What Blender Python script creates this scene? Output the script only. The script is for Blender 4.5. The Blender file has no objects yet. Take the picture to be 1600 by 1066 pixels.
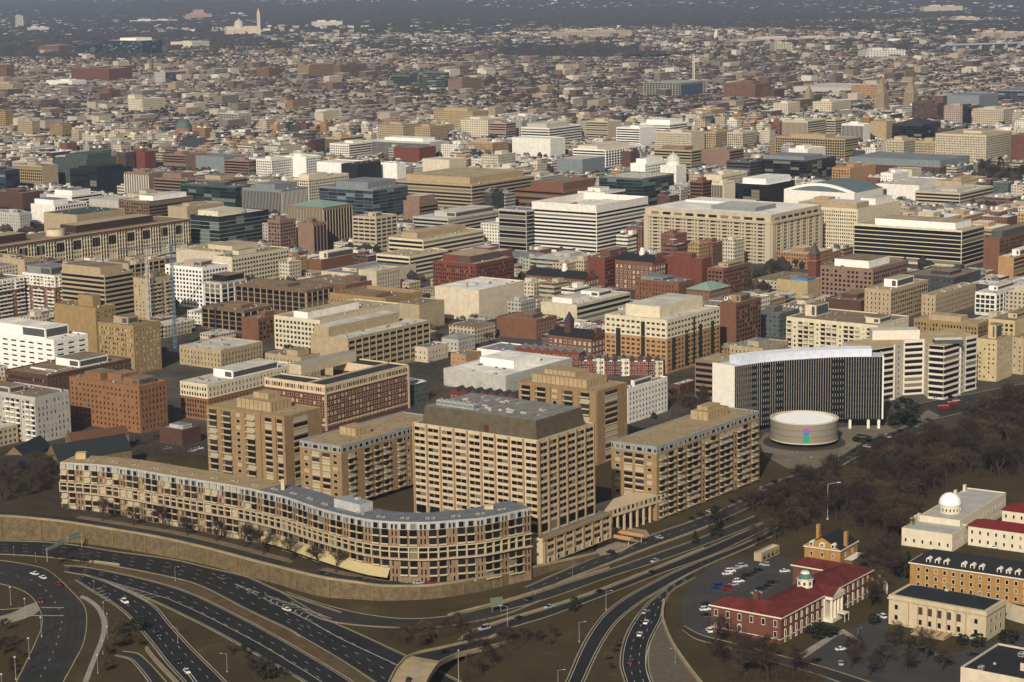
import bpy, math, random
import numpy as np
random.seed(7)
R = math.radians
sc = bpy.context.scene
# ------------------------------------------------------------------ camera
F, YH, H, ROLL = 3300., -50., 270., R(-0.9)
T = math.atan((533 - YH) / F)
cT, sT, cR, sR = math.cos(T), math.sin(T), math.cos(ROLL), math.sin(ROLL)
def W(px, py, z=0.):
    """point of the plane at height z seen at a pixel of the 1600x1066 photo"""
    x, y = px - 800, 533 - py
    x, y = cR * x - sR * y, sR * x + cR * y
    dy, dz = y * sT + F * cT, y * cT - F * sT
    t = (z - H) / dz
    return (x * t, dy * t)
def P(x, y, z=0.):
    z -= H
    d = y * cT - z * sT
    X, Y = F * x / d, F * (y * sT + z * cT) / d
    return (800 + cR * X + sR * Y, 533 - (-sR * X + cR * Y))
cam = bpy.data.cameras.new('camera'); co = bpy.data.objects.new('camera', cam)
sc.collection.objects.link(co); sc.camera = co
cam.sensor_width = 36; cam.lens = 36 * F / 1600; cam.clip_start = 5; cam.clip_end = 80000
from mathutils import Matrix
rt = (cR, sR * sT, sR * cT); up = (-sR, cR * sT, cR * cT); bk = (0, -cT, sT)
co.matrix_world = Matrix(((rt[0], up[0], bk[0], 0), (rt[1], up[1], bk[1], 0), (rt[2], up[2], bk[2], H), (0, 0, 0, 1)))
sc.render.resolution_x, sc.render.resolution_y = 1024, 682
# ------------------------------------------------------------------ light
SUN_AZ, SUN_EL = 256., 31.          # world angle (from +x) the sun stands at
wd = bpy.data.worlds.new('World'); sc.world = wd; wd.use_nodes = True
nt = wd.node_tree; bg = nt.nodes['Background']; sky = nt.nodes.new('ShaderNodeTexSky')
sky.sky_type = 'NISHITA'; sky.sun_disc = False; sky.sun_elevation = R(SUN_EL); sky.sun_rotation = R(90 - SUN_AZ)
sky.air_density = 1.2; sky.dust_density = 3.0
nt.links.new(sky.outputs[0], bg.inputs[0]); bg.inputs[1].default_value = 0.06
sl = bpy.data.lights.new('sun', 'SUN'); so = bpy.data.objects.new('sun', sl); sc.collection.objects.link(so)
sl.energy = 4.7; sl.angle = R(0.6); sl.color = (1, .91, .8)
so.rotation_euler = (R(90 - SUN_EL), 0, R(SUN_AZ + 90)); so.location = (0, 0, 900)
sc.view_settings.view_transform = 'Standard'; sc.view_settings.look = 'None'
sc.view_settings.exposure = 0.08; sc.view_settings.gamma = 1
# ------------------------------------------------------------------ materials
def lin(h):
    c = [int(h[i:i + 2], 16) / 255 for i in (0, 2, 4)]
    return tuple([(x / 12.92 if x < .04045 else ((x + .055) / 1.055) ** 2.4) for x in c]) + (1,)
PAL = dict(tan='a09072', ltan='b3a486', beige='b9ae95', cream='c6bba0', white='d6d2c6', lgrey='a9a69c', grey='7e7d78', dgrey='4a4a49',
    brick='6c4a36', dbrick='4f372c', obrick='7f5a3c', rbrick='67392b', brown='6b5540', dbrown='43362b', green='3c4b46', teal='505f5c',
    dark='191a1c', yellow='b3a279', ybrick='8e7750', orange='a07c54', pink='a48c80', rosy='7d6556', concrete='b0a48c', stone='c2b59d',
    bluegrey='737a7b', copper='7a9082', slate='33353a', redroof='7c2522', blackroof='1d1f22', tanroof='a08f70', brownroof='7a6a54',
    greyroof='75777a', lroof='b9b3a5', wroof='d6d2c6', navy='222c38', whiteb='e2dfd6', mans='84898c', gravel='8b8068', blue='3b78b0', gold='9f8d6b')
_m = {}
def mat(col, rough=.85, noise=.18, scale=.25, name=None, spec=.3, metal=0.):
    k = (col, rough, noise, scale, metal)
    if k in _m: return _m[k]
    m = bpy.data.materials.new(name or col); m.use_nodes = True; t = m.node_tree; b = t.nodes['Principled BSDF']
    c = lin(PAL.get(col, col)); b.inputs['Roughness'].default_value = rough; b.inputs['Metallic'].default_value = metal
    b.inputs['Specular IOR Level'].default_value = spec
    if noise:
        tc = t.nodes.new('ShaderNodeTexCoord'); n = t.nodes.new('ShaderNodeTexNoise'); n.inputs['Scale'].default_value = scale
        n.inputs['Detail'].default_value = 6; n.inputs['Roughness'].default_value = .7
        t.links.new(tc.outputs['Object'], n.inputs['Vector'])
        r = t.nodes.new('ShaderNodeMapRange'); r.inputs[1].default_value = .25; r.inputs[2].default_value = .75
        r.inputs[3].default_value = 1 - noise * 1.6; r.inputs[4].default_value = 1 + noise
        mx = t.nodes.new('ShaderNodeMix'); mx.data_type = 'RGBA'; mx.blend_type = 'MULTIPLY'; mx.inputs[0].default_value = 1
        mx.inputs[6].default_value = c; t.links.new(n.outputs['Fac'], r.inputs[0]); t.links.new(r.outputs[0], mx.inputs[7])
        t.links.new(mx.outputs[2], b.inputs['Base Color'])
    else: b.inputs['Base Color'].default_value = c
    _m[k] = m; return m
def glassmat(name, a, b_, light=.12, lightcol='9c9580', rough=.25, clampf=.8):
    """dark panes; a share of them shows pale blinds (random per pane and per object)"""
    k = ('g', name)
    if k in _m: return _m[k]
    m = bpy.data.materials.new(name); m.use_nodes = True; t = m.node_tree; b = t.nodes['Principled BSDF']
    g = t.nodes.new('ShaderNodeNewGeometry'); o = t.nodes.new('ShaderNodeObjectInfo')
    ad = t.nodes.new('ShaderNodeMath'); ad.operation = 'ADD'; fr = t.nodes.new('ShaderNodeMath'); fr.operation = 'FRACT'
    t.links.new(g.outputs['Random Per Island'], ad.inputs[0]); t.links.new(o.outputs['Random'], ad.inputs[1]); t.links.new(ad.outputs[0], fr.inputs[0])
    cr = t.nodes.new('ShaderNodeValToRGB'); e = cr.color_ramp; e.interpolation = 'CONSTANT'
    e.elements[0].color = lin(a); e.elements[1].position = .45; e.elements[1].color = lin(b_)
    x = e.elements.new(1 - light); x.color = lin(lightcol)
    t.links.new(fr.outputs[0], cr.inputs[0]); t.links.new(cr.outputs[0], b.inputs['Base Color'])
    b.inputs['Roughness'].default_value = rough; b.inputs['Specular IOR Level'].default_value = .22
    _m[k] = m; return m
def G_(n='dark'):
    return {'dark': lambda: glassmat('window_glass', '0f1012', '1d1e1f', .14, '6e6857'), 'home': lambda: glassmat('apartment_window_glass', '1a1a1b', '35332f', .36, 'a09880'),
            'green': lambda: glassmat('green_glass', '171f1d', '27322f', .12, '5f6b66'), 'blue': lambda: glassmat('blue_glass', '1b2329', '2f3a42', .1, '66727a')}[n]()
def patmat(col, sx=3.6, sz=3.4, wx=.5, wz=.5, g='1a1b1d', band=False):
    """wall with a grid of windows laid out in metres along the wall (UV)"""
    k = ('pat', col, sx, sz, wx, wz, g, band)
    if k in _m: return _m[k]
    m = bpy.data.materials.new('windowed_wall_' + col); m.use_nodes = True; t = m.node_tree; b = t.nodes['Principled BSDF']
    N = lambda op, x, y=None: _math(t, op, x, y)
    uv = t.nodes.new('ShaderNodeUVMap'); s = t.nodes.new('ShaderNodeSeparateXYZ'); t.links.new(uv.outputs[0], s.inputs[0])
    u = N('DIVIDE', s.outputs[0], sx); v = N('DIVIDE', s.outputs[1], sz)
    fu, fv = N('FRACT', u), N('FRACT', v)
    mz = N('MULTIPLY', N('GREATER_THAN', fv, .5 - wz / 2), N('LESS_THAN', fv, .5 + wz / 2))
    mk = mz if band else N('MULTIPLY', mz, N('MULTIPLY', N('GREATER_THAN', fu, .5 - wx / 2), N('LESS_THAN', fu, .5 + wx / 2)))
    mk = N('MULTIPLY', mk, N('GREATER_THAN', s.outputs[1], .01))
    wn = t.nodes.new('ShaderNodeTexWhiteNoise'); wn.noise_dimensions = '2D'
    cb = t.nodes.new('ShaderNodeCombineXYZ'); t.links.new(N('FLOOR', u), cb.inputs[0]); t.links.new(N('FLOOR', v), cb.inputs[1]); t.links.new(cb.outputs[0], wn.inputs['Vector'])
    cr = t.nodes.new('ShaderNodeValToRGB'); cr.color_ramp.elements[0].color = lin(g); cr.color_ramp.elements[1].color = lin('4f4c44'); cr.color_ramp.elements[0].position = .45
    t.links.new(wn.outputs['Value'], cr.inputs[0])
    tc = t.nodes.new('ShaderNodeTexCoord'); n = t.nodes.new('ShaderNodeTexNoise'); n.inputs['Scale'].default_value = .12; n.inputs['Detail'].default_value = 5
    t.links.new(tc.outputs['Object'], n.inputs['Vector'])
    r = t.nodes.new('ShaderNodeMapRange'); r.inputs[1].default_value = .25; r.inputs[2].default_value = .75; r.inputs[3].default_value = .8; r.inputs[4].default_value = 1.1
    t.links.new(n.outputs['Fac'], r.inputs[0])
    mx = t.nodes.new('ShaderNodeMix'); mx.data_type = 'RGBA'; mx.blend_type = 'MULTIPLY'; mx.inputs[0].default_value = 1; mx.inputs[6].default_value = lin(PAL.get(col, col)); t.links.new(r.outputs[0], mx.inputs[7])
    m2 = t.nodes.new('ShaderNodeMix'); m2.data_type = 'RGBA'; t.links.new(mk, m2.inputs[0]); t.links.new(mx.outputs[2], m2.inputs[6]); t.links.new(cr.outputs[0], m2.inputs[7])
    t.links.new(m2.outputs[2], b.inputs['Base Color']); b.inputs['Roughness'].default_value = .8
    _m[k] = m; return m
def _math(t, op, x, y=None):
    n = t.nodes.new('ShaderNodeMath'); n.operation = op
    for i, a in enumerate((x, y)):
        if a is None: continue
        if isinstance(a, (int, float)): n.inputs[i].default_value = a
        else: t.links.new(a, n.inputs[i])
    return n.outputs[0]
# ------------------------------------------------------------------ mesh builder
class MB:
    def __init__(s): s.v = []; s.f = []; s.m = []; s.uv = []; s.mats = []
    def mi(s, m):
        if m not in s.mats: s.mats.append(m)
        return s.mats.index(m)
    def face(s, pts, m, uv=None):
        i = len(s.v); s.v += [tuple(p) for p in pts]; s.f.append(tuple(range(i, i + len(pts)))); s.m.append(s.mi(m))
        s.uv += list(uv) if uv else [(0, 0)] * len(pts)
    def box(s, x0, x1, y0, y1, z0, z1, m, top=None, bottom=True):
        s.prism([(x0, y0), (x1, y0), (x1, y1), (x0, y1)], z0, z1, m, top, bottom)
    def prism(s, pts, z0, z1, m, top=None, bottom=False, taper=None):
        """pts counter-clockwise; side walls carry UVs in metres"""
        n = len(pts); q = taper or pts; u = 0
        for i in range(n):
            a, b = pts[i], pts[(i + 1) % n]; c, d = q[i], q[(i + 1) % n]; L = math.dist(a, b)
            s.face([(a[0], a[1], z0), (b[0], b[1], z0), (d[0], d[1], z1), (c[0], c[1], z1)], m, [(0, 0), (L, 0), (L, z1 - z0), (0, z1 - z0)])
        if top is not False: s.face([(p[0], p[1], z1) for p in q], top or m)
        if bottom: s.face([(p[0], p[1], z0) for p in reversed(pts)], m)
    def obox(s, cx, cy, z, rot, w, d, h, m, top=None):
        c, n = math.cos(rot), math.sin(rot)
        f = lambda a, b: (cx + a * c - b * n, cy + a * n + b * c)
        s.prism([f(-w / 2, -d / 2), f(w / 2, -d / 2), f(w / 2, d / 2), f(-w / 2, d / 2)], z, z + h, m, top)
    def bar(s, a, b, r, m, n=4, r2=None):
        a, b = np.array(a, float), np.array(b, float); d = b - a; L = np.linalg.norm(d)
        if L < 1e-6: return
        d /= L; q = np.array((0, 0, 1.)) if abs(d[2]) < .9 else np.array((1., 0, 0)); e = np.cross(d, q); e /= np.linalg.norm(e); g = np.cross(d, e); r2 = r if r2 is None else r2
        A = [a + r * (math.cos(2 * math.pi * k / n) * e + math.sin(2 * math.pi * k / n) * g) for k in range(n)]
        B = [b + r2 * (math.cos(2 * math.pi * k / n) * e + math.sin(2 * math.pi * k / n) * g) for k in range(n)]
        for k in range(n): s.face([A[k], B[k], B[(k + 1) % n], A[(k + 1) % n]], m)
        if n > 3: s.face(B[::-1], m); s.face(A, m)
    def cyl(s, x, y, z0, z1, r, m, n=24, top=None, r2=None):
        c = [(math.cos(2 * math.pi * k / n), math.sin(2 * math.pi * k / n)) for k in range(n)]
        r2 = r if r2 is None else r2
        s.prism([(x + r * a, y + r * b) for a, b in c], z0, z1, m, top, False, [(x + r2 * a, y + r2 * b) for a, b in c])
    def dome(s, x, y, z, r, m, n=20, k=7, sz=1.):
        for j in range(k):
            a0, a1 = j * math.pi / 2 / k, (j + 1) * math.pi / 2 / k
            s.cyl(x, y, z + sz * r * math.sin(a0), z + sz * r * math.sin(a1), r * math.cos(a0), m, n, False, max(r * math.cos(a1), .01))
    def hip(s, x0, x1, y0, y1, z, h, m, over=.6, gable=False, end=None):
        x0 -= over; x1 += over; y0 -= over; y1 += over
        lx, ly = x1 - x0, y1 - y0; k = min(lx, ly) / 2
        if lx > ly: A, B = (x0 + (0 if gable else k), (y0 + y1) / 2, z + h), (x1 - (0 if gable else k), (y0 + y1) / 2, z + h)
        else: A, B = ((x0 + x1) / 2, y0 + (0 if gable else k), z + h), ((x0 + x1) / 2, y1 - (0 if gable else k), z + h)
        a, b, c, d = (x0, y0, z), (x1, y0, z), (x1, y1, z), (x0, y1, z)
        e = end or m
        if lx > ly: s.face([a, b, B, A], m); s.face([c, d, A, B], m); s.face([b, c, B], e if gable else m); s.face([d, a, A], e if gable else m)
        else: s.face([b, c, B, A], m); s.face([d, a, A, B], m); s.face([a, b, A], e if gable else m); s.face([c, d, B], e if gable else m)
        s.face([d, c, b, a], m)
    def mesh(s, name):
        me = bpy.data.meshes.new(name); me.from_pydata(s.v, [], s.f)
        for m in s.mats: me.materials.append(m)
        me.polygons.foreach_set('material_index', s.m)
        ul = me.uv_layers.new(name='UVMap'); ul.data.foreach_set('uv', [c for p in s.uv for c in p]); me.update(); return me
    def obj(s, name, parent=None):
        o = bpy.data.objects.new(name, s.mesh(name)); sc.collection.objects.link(o)
        if parent: o.parent = parent
        return o
def tag(o, label=None, cat=None, group=None, kind=None):
    if label: o['label'] = label
    if cat: o['category'] = cat
    if group: o['group'] = group
    if kind: o['kind'] = kind
    return o
def thing(name, label, cat, loc, rz=0., group=None):
    o = bpy.data.objects.new(name, None); sc.collection.objects.link(o)
    o.location = (loc[0], loc[1], loc[2] if len(loc) > 2 else 0); o.rotation_euler = (0, 0, rz); o.empty_display_size = 1
    return tag(o, label, cat, group)
def copy_tree(o, parent=None):
    c = o.copy(); sc.collection.objects.link(c)
    if parent: c.parent = parent
    for ch in KIDS.get(o.name, []): copy_tree(ch, c)
    return c
KIDS = {}
def remember(root, parts):
    KIDS[root.name] = parts
# repeated parts: unit shapes, x along the wall, y outwards, z up
_tm = {}
def tmpl(shape, m1, m2=None):
    k = (shape, m1.name, m2.name if m2 else '')
    if k in _tm: return _tm[k]
    b = MB()
    if shape == 'box': b.box(-.5, .5, 0, 1, 0, 1, m1, bottom=True)
    elif shape == 'win':        # frame ring round a slightly recessed pane
        b.box(-.42, .42, 0, .5, .08, .93, m2)
        for x0, x1, z0, z1 in ((-.5, -.42, 0, 1), (.42, .5, 0, 1), (-.42, .42, .93, 1), (-.42, .42, 0, .08)): b.box(x0, x1, 0, 1, z0, z1, m1)
    elif shape == 'pair':       # two panes with a mullion
        b.box(-.46, -.03, 0, 1, 0, 1, m2); b.box(.03, .46, 0, 1, 0, 1, m2); b.box(-.03, .03, 0, .8, 0, 1, m1)
    elif shape == 'balc':       # slab with parapet on three sides
        b.box(-.5, .5, 0, 1, 0, .12, m1)
        b.box(-.5, .5, .92, 1, .12, 1, m1); b.box(-.5, -.47, 0, .92, .12, 1, m1); b.box(.47, .5, 0, .92, .12, 1, m1)
    elif shape == 'dorm':       # dormer: little gabled house with a pane
        b.box(-.5, .5, 0, 1, 0, .7, m1); b.box(-.3, .3, 1, 1.03, .12, .62, m2)
        b.face([(-.6, 1.1, .68), (0, 1.1, 1), (0, 0, 1), (-.6, 0, .68)], m1); b.face([(0, 1.1, 1), (.6, 1.1, .68), (.6, 0, .68), (0, 0, 1)], m1); b.face([(-.5, 1.02, .7), (.5, 1.02, .7), (0, 1.02, .97)], m1)
    elif shape == 'col': b.cyl(0, 0, 0, 1, .5, m1, 10)
    elif shape == 'unit':       # roof plant: casing, recessed louvre, fan
        b.box(-.5, .5, -.5, .5, 0, .8, m1); b.box(-.44, .44, -.52, -.5, .15, .65, m2); b.box(-.52, -.5, -.44, .44, .15, .65, m2); b.cyl(-.2, 0, .8, 1, .22, m2, 10); b.cyl(.25, 0, .8, .95, .18, m1, 10)
    elif shape == 'arch':
        b.box(-.42, .42, 0, .5, .05, .75, m2); b.box(-.5, -.42, 0, 1, 0, .75, m1); b.box(.42, .5, 0, 1, 0, .75, m1); b.box(-.5, .5, 0, 1.2, -.04, .04, m1)
        pr = [(.5 * math.cos(a), .75 + .25 * math.sin(a)) for a in [math.pi * k / 8 for k in range(9)]]; pi = [(.38 * math.cos(a), .75 + .17 * math.sin(a)) for a in [math.pi * k / 8 for k in range(9)]]
        for j in range(8): b.face([(pr[j + 1][0], 1, pr[j + 1][1]), (pr[j][0], 1, pr[j][1]), (pi[j][0], 1, pi[j][1]), (pi[j + 1][0], 1, pi[j + 1][1])], m1); b.face([(pr[j][0], 0, pr[j][1]), (pr[j][0], 1, pr[j][1]), (pr[j + 1][0], 1, pr[j + 1][1]), (pr[j + 1][0], 0, pr[j + 1][1])], m1)
        b.face([(-.4, .5, .75)] + [(x, .5, z) for x, z in reversed(pi)] , m2)
    _tm[k] = (b, b.mesh(shape)); return _tm[k]
class Parts:
    """collects repeated parts of one thing; the 100 nearest become objects, the rest of that kind one object"""
    def __init__(s, th): s.th = th; s.it = {}; s.o = th.location; s.r = th.rotation_euler[2]
    def add(s, name, tm, x, y, z, rot, w, d, h): s.it.setdefault(name, []).append((tm, x, y, z, rot, w, d, h))
    def dist(s, i):
        c, n = math.cos(s.r), math.sin(s.r); X = s.o[0] + i[1] * c - i[2] * n; Y = s.o[1] + i[1] * n + i[2] * c
        return -(i[5] * i[7]) / (X * X + Y * Y)
    def done(s, cap=100):
        kids = []
        for name, L in s.it.items():
            L.sort(key=s.dist)
            if len(L) <= cap + 4: k = len(L)
            else: k = cap
            for (b, me), x, y, z, rot, w, d, h in L[:k]:
                o = bpy.data.objects.new(name, me); sc.collection.objects.link(o); o.parent = s.th
                o.location = (x, y, z); o.rotation_euler = (0, 0, rot); o.scale = (w, d, h); kids.append(o)
            if k < len(L):
                mb = MB()
                for (b, me), x, y, z, rot, w, d, h in L[k:]:
                    c, n = math.cos(rot), math.sin(rot); i0 = len(mb.v)
                    mb.v += [(x + p[0] * w * c - p[1] * d * n, y + p[0] * w * n + p[1] * d * c, z + p[2] * h) for p in b.v]
                    mb.f += [tuple(q + i0 for q in f) for f in b.f]; mb.m += [mb.mi(b.mats[q]) for q in b.m]; mb.uv += b.uv
                o = mb.obj(name, s.th); o['kind'] = 'stuff'; kids.append(o)
        return kids
# ------------------------------------------------------------------ buildings
GA, GB = R(143.5), R(53.5)          # the street grid: left-hand faces run along GA, right-hand faces along GB
FOOT = []                            # footprints already taken (world)
PROT = []                            # faces that must stay visible: (px0, px1, py0, py1, distance)
STY = dict(p=('punch', 3.5, 3.15, 1.25, 1.6), q=('hole', 3.7, 3.5, 2.1, 1.9), r=('hole', 2.3, 3.3, 1.1, 1.9), b=('band', 0, 3.7, 0, .55), B=('band', 0, 3.9, 0, .8), c=('bandpier', 7.5, 3.7, .7, .5),
    g=('grid', 3.8, 3.6, .8, .9), G=('grid', 7., 3.8, .7, .9), v=('fins', 2.2, 0, .7, 0), V=('fins', 4.4, 0, 1.2, 0), d=('curtain', 4., 3.8, .12, .25), k=('balcony', 4.4, 3.0, 3.4, 1.4), s=('slots', 3.2, 3.4, .7, 1.9), l=('hole', 8.5, 3.6, 5., 1.), w=('pairs', 4.2, 3.3, 2.6, 1.5))
def facade(p, ax, ay, rot, L, z0, h, st, wall, glass, trim, dist):
    if st in ('n', 'x', 'y', ''): return
    kind, sp, fl, ww, wh = STY[st]; c, s = math.cos(rot), math.sin(rot)
    at = lambda u, o=0: (ax + u * c - o * s, ay + u * s + o * c)
    nf = max(1, round((h - 1.2) / fl)) if fl else 1; f = (h - 1.2) / nf
    B = lambda name, tm, u, z, w, d, hh, o=0: p.add(name, tm, *at(u, o), z, rot, w, d, hh)
    gb, wb, tb = tmpl('box', glass), tmpl('box', wall), tmpl('box', trim)
    if kind in ('punch', 'hole', 'slots', 'pairs'):
        n = max(1, round((L - 1.5) / sp)); e = (L - 1.5) / n
        t = tmpl('win', trim, glass) if kind == 'punch' else tmpl('pair', trim, glass) if kind == 'pairs' else gb
        for j in range(nf):
            for i in range(n): B('window', t, .75 + (i + .5) * e, z0 + j * f + (f - wh) * .5, ww, .07, wh)
        if kind == 'hole' and dist < 1700:
            for j in range(nf): B('string_course', wb, L / 2, z0 + (j + 1) * f - .1, L, .12, .25)
    elif kind in ('band', 'bandpier'):
        for j in range(nf):
            B('window_band', gb, L / 2, z0 + j * f + f * (1 - wh), L - 1.2, .06, f * wh)
            B('spandrel', wb, L / 2, z0 + j * f + .0, L, .22, f * (1 - wh))
        if kind == 'bandpier':
            n = max(1, round(L / sp))
            for i in range(n + 1): B('pier', wb, .4 + i * (L - .8) / n, z0, .8, .55, h - 1)
    elif kind == 'grid':
        for j in range(nf):
            B('window_band', gb, L / 2, z0 + j * f + .9, L - 1, .05, f - .9)
            B('spandrel', wb, L / 2, z0 + j * f, L, .42, .9 + .1)
        n = max(1, round(L / sp))
        for i in range(n + 1): B('pier', tb, .45 + i * (L - .9) / n, z0, ww, .6, h - 1)
    elif kind == 'fins':
        B('glazing', gb, L / 2, z0 + 1, L - 1, .05, h - 3)
        n = max(1, round(L / sp))
        for i in range(n + 1): B('fin', tb, .4 + i * (L - .8) / n, z0 + .5, ww * .55, .7, h - 2.2)
    elif kind == 'curtain':
        nn = max(1, round(L / 12))
        for j in range(nf):
            for i in range(nn): B('window_band', gb, (i + .5) * L / nn, z0 + j * f + .35, L / nn - .3, .06, f - .45)
            B('floor_edge', tb, L / 2, z0 + j * f, L, .16, .35)
    elif kind == 'balcony':
        n = max(1, round(L / sp)); e = L / n
        for j in range(nf):
            for i in range(n):
                u = (i + .5) * e; z = z0 + j * f
                if i % 4 == 2: B('window', tmpl('win', trim, glass), u, z + .6, 1.6, .07, 1.7); continue
                B('window', gb, u, z + .15, e * .72, .06, f - .75)
                B('balcony', tmpl('balc', trim), u, z, e * .82, 1.3, 1.15)
        for i in range(n + 1): B('pier', wb, .35 + i * (L - .7) / n, z0, .7, .5, h - 1)
CNT = dict(n=0)
def body(th, x0, x1, y0, y1, z0, z1, wall, roof, par=.7, name='wall', band=None):
    """walls with a parapet, and the sunk roof deck as a part of its own"""
    m = MB(); q = [(x0, y0), (x1, y0), (x1, y1), (x0, y1)]; t = .45
    if band:
        m.prism(q, z0, z1 - band[1], wall, False); m.prism(q, z1 - band[1], z1 + par, band[0], False); tw = band[0]
    else: m.prism(q, z0, z1 + par, wall, False); tw = wall
    i = [(x0 + t, y0 + t), (x1 - t, y0 + t), (x1 - t, y1 - t), (x0 + t, y1 - t)]
    for k in range(4):
        a, b, c, d = q[k], q[(k + 1) % 4], i[(k + 1) % 4], i[k]
        m.face([(*a, z1 + par), (*b, z1 + par), (*c, z1 + par), (*d, z1 + par)], tw)
        m.face([(*d, z1 + par), (*c, z1 + par), (*c, z1 - .05), (*d, z1 - .05)], tw)
    o = m.obj(name, th)
    r = MB(); r.face([(*p, z1) for p in i], roof); ro = r.obj('roof', th)
    return o, ro
def place(xl, cx, xr, cy, ht, ga=GA, gb=GB):
    C = W(cx, cy, ht)
    def ext(g, tx):
        lo, hi = 0., 700.; sgn = 1 if tx > cx else -1
        for _ in range(40):
            m = (lo + hi) / 2; x = P(C[0] + m * math.cos(g), C[1] + m * math.sin(g), ht)[0]
            if (x - tx) * sgn < 0: lo = m
            else: hi = m
        return lo
    return C, max(ext(ga, xl), 4), max(ext(gb, xr), 4)
def building(name, xl, cx, xr, cy, h, sl_, sr_, wall, roof, label, z0=0., cat=None, glass='dark', trim=None, top=None, pent='A', hip=None, gable=False, ga=GA, gb=GB, maxr=90, maxl=110, units=None, prot=.97, wl=None, wr=None, group=None, par=.7, deep=None, keep=False, strips=()):
    (X, Y), WL, WR = place(xl, cx, xr, cy, h + z0, ga, gb)
    WL, WR = wl or min(WL, maxl), wr or min(WR, maxr)
    if deep: WR = deep
    dist = math.hypot(X, Y); rz = gb; rnd = random.Random(int(cx * 7 + cy * 13))
    th = thing(name, label, cat or name.replace('_', ' '), (X, Y, z0), rz, group)
    c, s = math.cos(rz), math.sin(rz)
    FOOT.append((X + (WR * c - WL * s) / 2, Y + (WR * s + WL * c) / 2, WR / 2 + 5, WL / 2 + 5, rz))
    for (ax, bx) in ((xl, cx), (cx, xr)):
        if bx > ax: PROT.append((ax, bx, cy, P(X, Y, z0 + h * (1 - prot))[1], dist + 22))
    wm = mat(wall) if sl_ not in 'xy' else patmat(wall, 3.6, 3.5, .5, .5) if sl_ == 'x' else patmat(wall, 3, 3.6, 1, .45, band=True)
    tm = mat(trim) if trim else mat(wall); gm = G_(glass); rm = mat(roof, .95, .3, .08)
    band = (mat(top[0]), top[1]) if top else None
    body(th, 0, WR, 0, WL, 0, h, wm, rm, par, band=band)
    p = Parts(th)
    ww = mat(wall)
    if top:
        hb = h - top[1]; tw = mat(top[0])
        for (a, b, r_, L, st) in ((0, 0, math.pi / 2, WL, sl_), (WR, 0, math.pi, WR, sr_)):
            facade(p, a, b, r_, L, 1, hb - 1, st, ww, gm, tm, dist); facade(p, a, b, r_, L, hb, top[1] + .6, st, tw, gm, tm, dist)
        p.add('string_course', tmpl('box', tw), 0, WL / 2, hb - .2, math.pi / 2, WL, .3, .5); p.add('string_course', tmpl('box', tw), WR / 2, 0, hb - .2, math.pi, WR, .3, .5)
    else:
        facade(p, 0, 0, math.pi / 2, WL, 1.2, h - 1.4, sl_, ww, gm, tm, dist); facade(p, WR, 0, math.pi, WR, 1.2, h - 1.4, sr_, ww, gm, tm, dist)
    for fc, t, w_, z_, hh in strips: p.add('glass_strip', tmpl('box', mat('1f2a26', .4, .1)), 0 if fc == 'L' else t * WR, t * WL if fc == 'L' else 0, z_, math.pi / 2 if fc == 'L' else math.pi, w_, .3, hh)
    if hip:
        m = MB(); m.hip(0, WR, 0, WL, h + par + .02, hip[1], mat(hip[0], .8, .2, .3), .4, gable, ww); m.obj('pitched_roof', th)
    elif pent:
        if pent == 'A':
            a, b = rnd.uniform(.15, .35), rnd.uniform(.2, .4); pent = [(a, min(.92, a + rnd.uniform(.3, .5)), b, min(.9, b + rnd.uniform(.3, .45)), rnd.uniform(2.8, 4.5), wall)]
        for (a, b, c_, d, ph, pc) in pent:
            pw = mat(pc); m = MB(); m.box(a * WR, b * WR, c_ * WL, d * WL, h, h + ph, pw, mat(roof, .95, .3, .08), bottom=False); po = m.obj('penthouse', th)
            if dist < 2300 and (b - a) * WR > 5 and rnd.random() < .45:
                m = MB(); m.box(a * WR + 1, b * WR - 1, c_ * WL - .06, c_ * WL, h + .8, h + ph - .9, mat('dgrey')); m.box(a * WR - .06, a * WR, c_ * WL + 1, (c_ + (d - c_) * .4) * WL, h + .8, h + ph - 1, mat('dgrey')); m.obj('louvre', po)
    if not hip and dist < 2700:
        n = units if units is not None else int(min(9, 2 + WL * WR / 260))
        tu = tmpl('unit', mat('lgrey', .6), mat('dgrey'))
        pts = []
        for _ in range(n * 3):
            if len(pts) >= n: break
            x, y = rnd.uniform(2.5, WR - 2.5) if WR > 6 else WR / 2, rnd.uniform(2.5, WL - 2.5) if WL > 6 else WL / 2
            if any(a * WR - 2 < x < b * WR + 2 and c_ * WL - 2 < y < d * WL + 2 for (a, b, c_, d, *_) in (pent or [])): continue
            if any(abs(x - i) < 3.4 and abs(y - j) < 3.4 for i, j in pts): continue
            pts.append((x, y))
        for x, y in pts: k = rnd.uniform(.8, 2.3); p.add('rooftop_unit', tu, x, y, h, rnd.choice((0, 1.5708)), k * 1.2, k, rnd.uniform(.6, 1.7))
    if keep: return th, p, WL, WR, dist
    p.done(); return th
_ = None
O, A_, RH = 'office_building', 'apartment_building', 'row_house'
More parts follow.
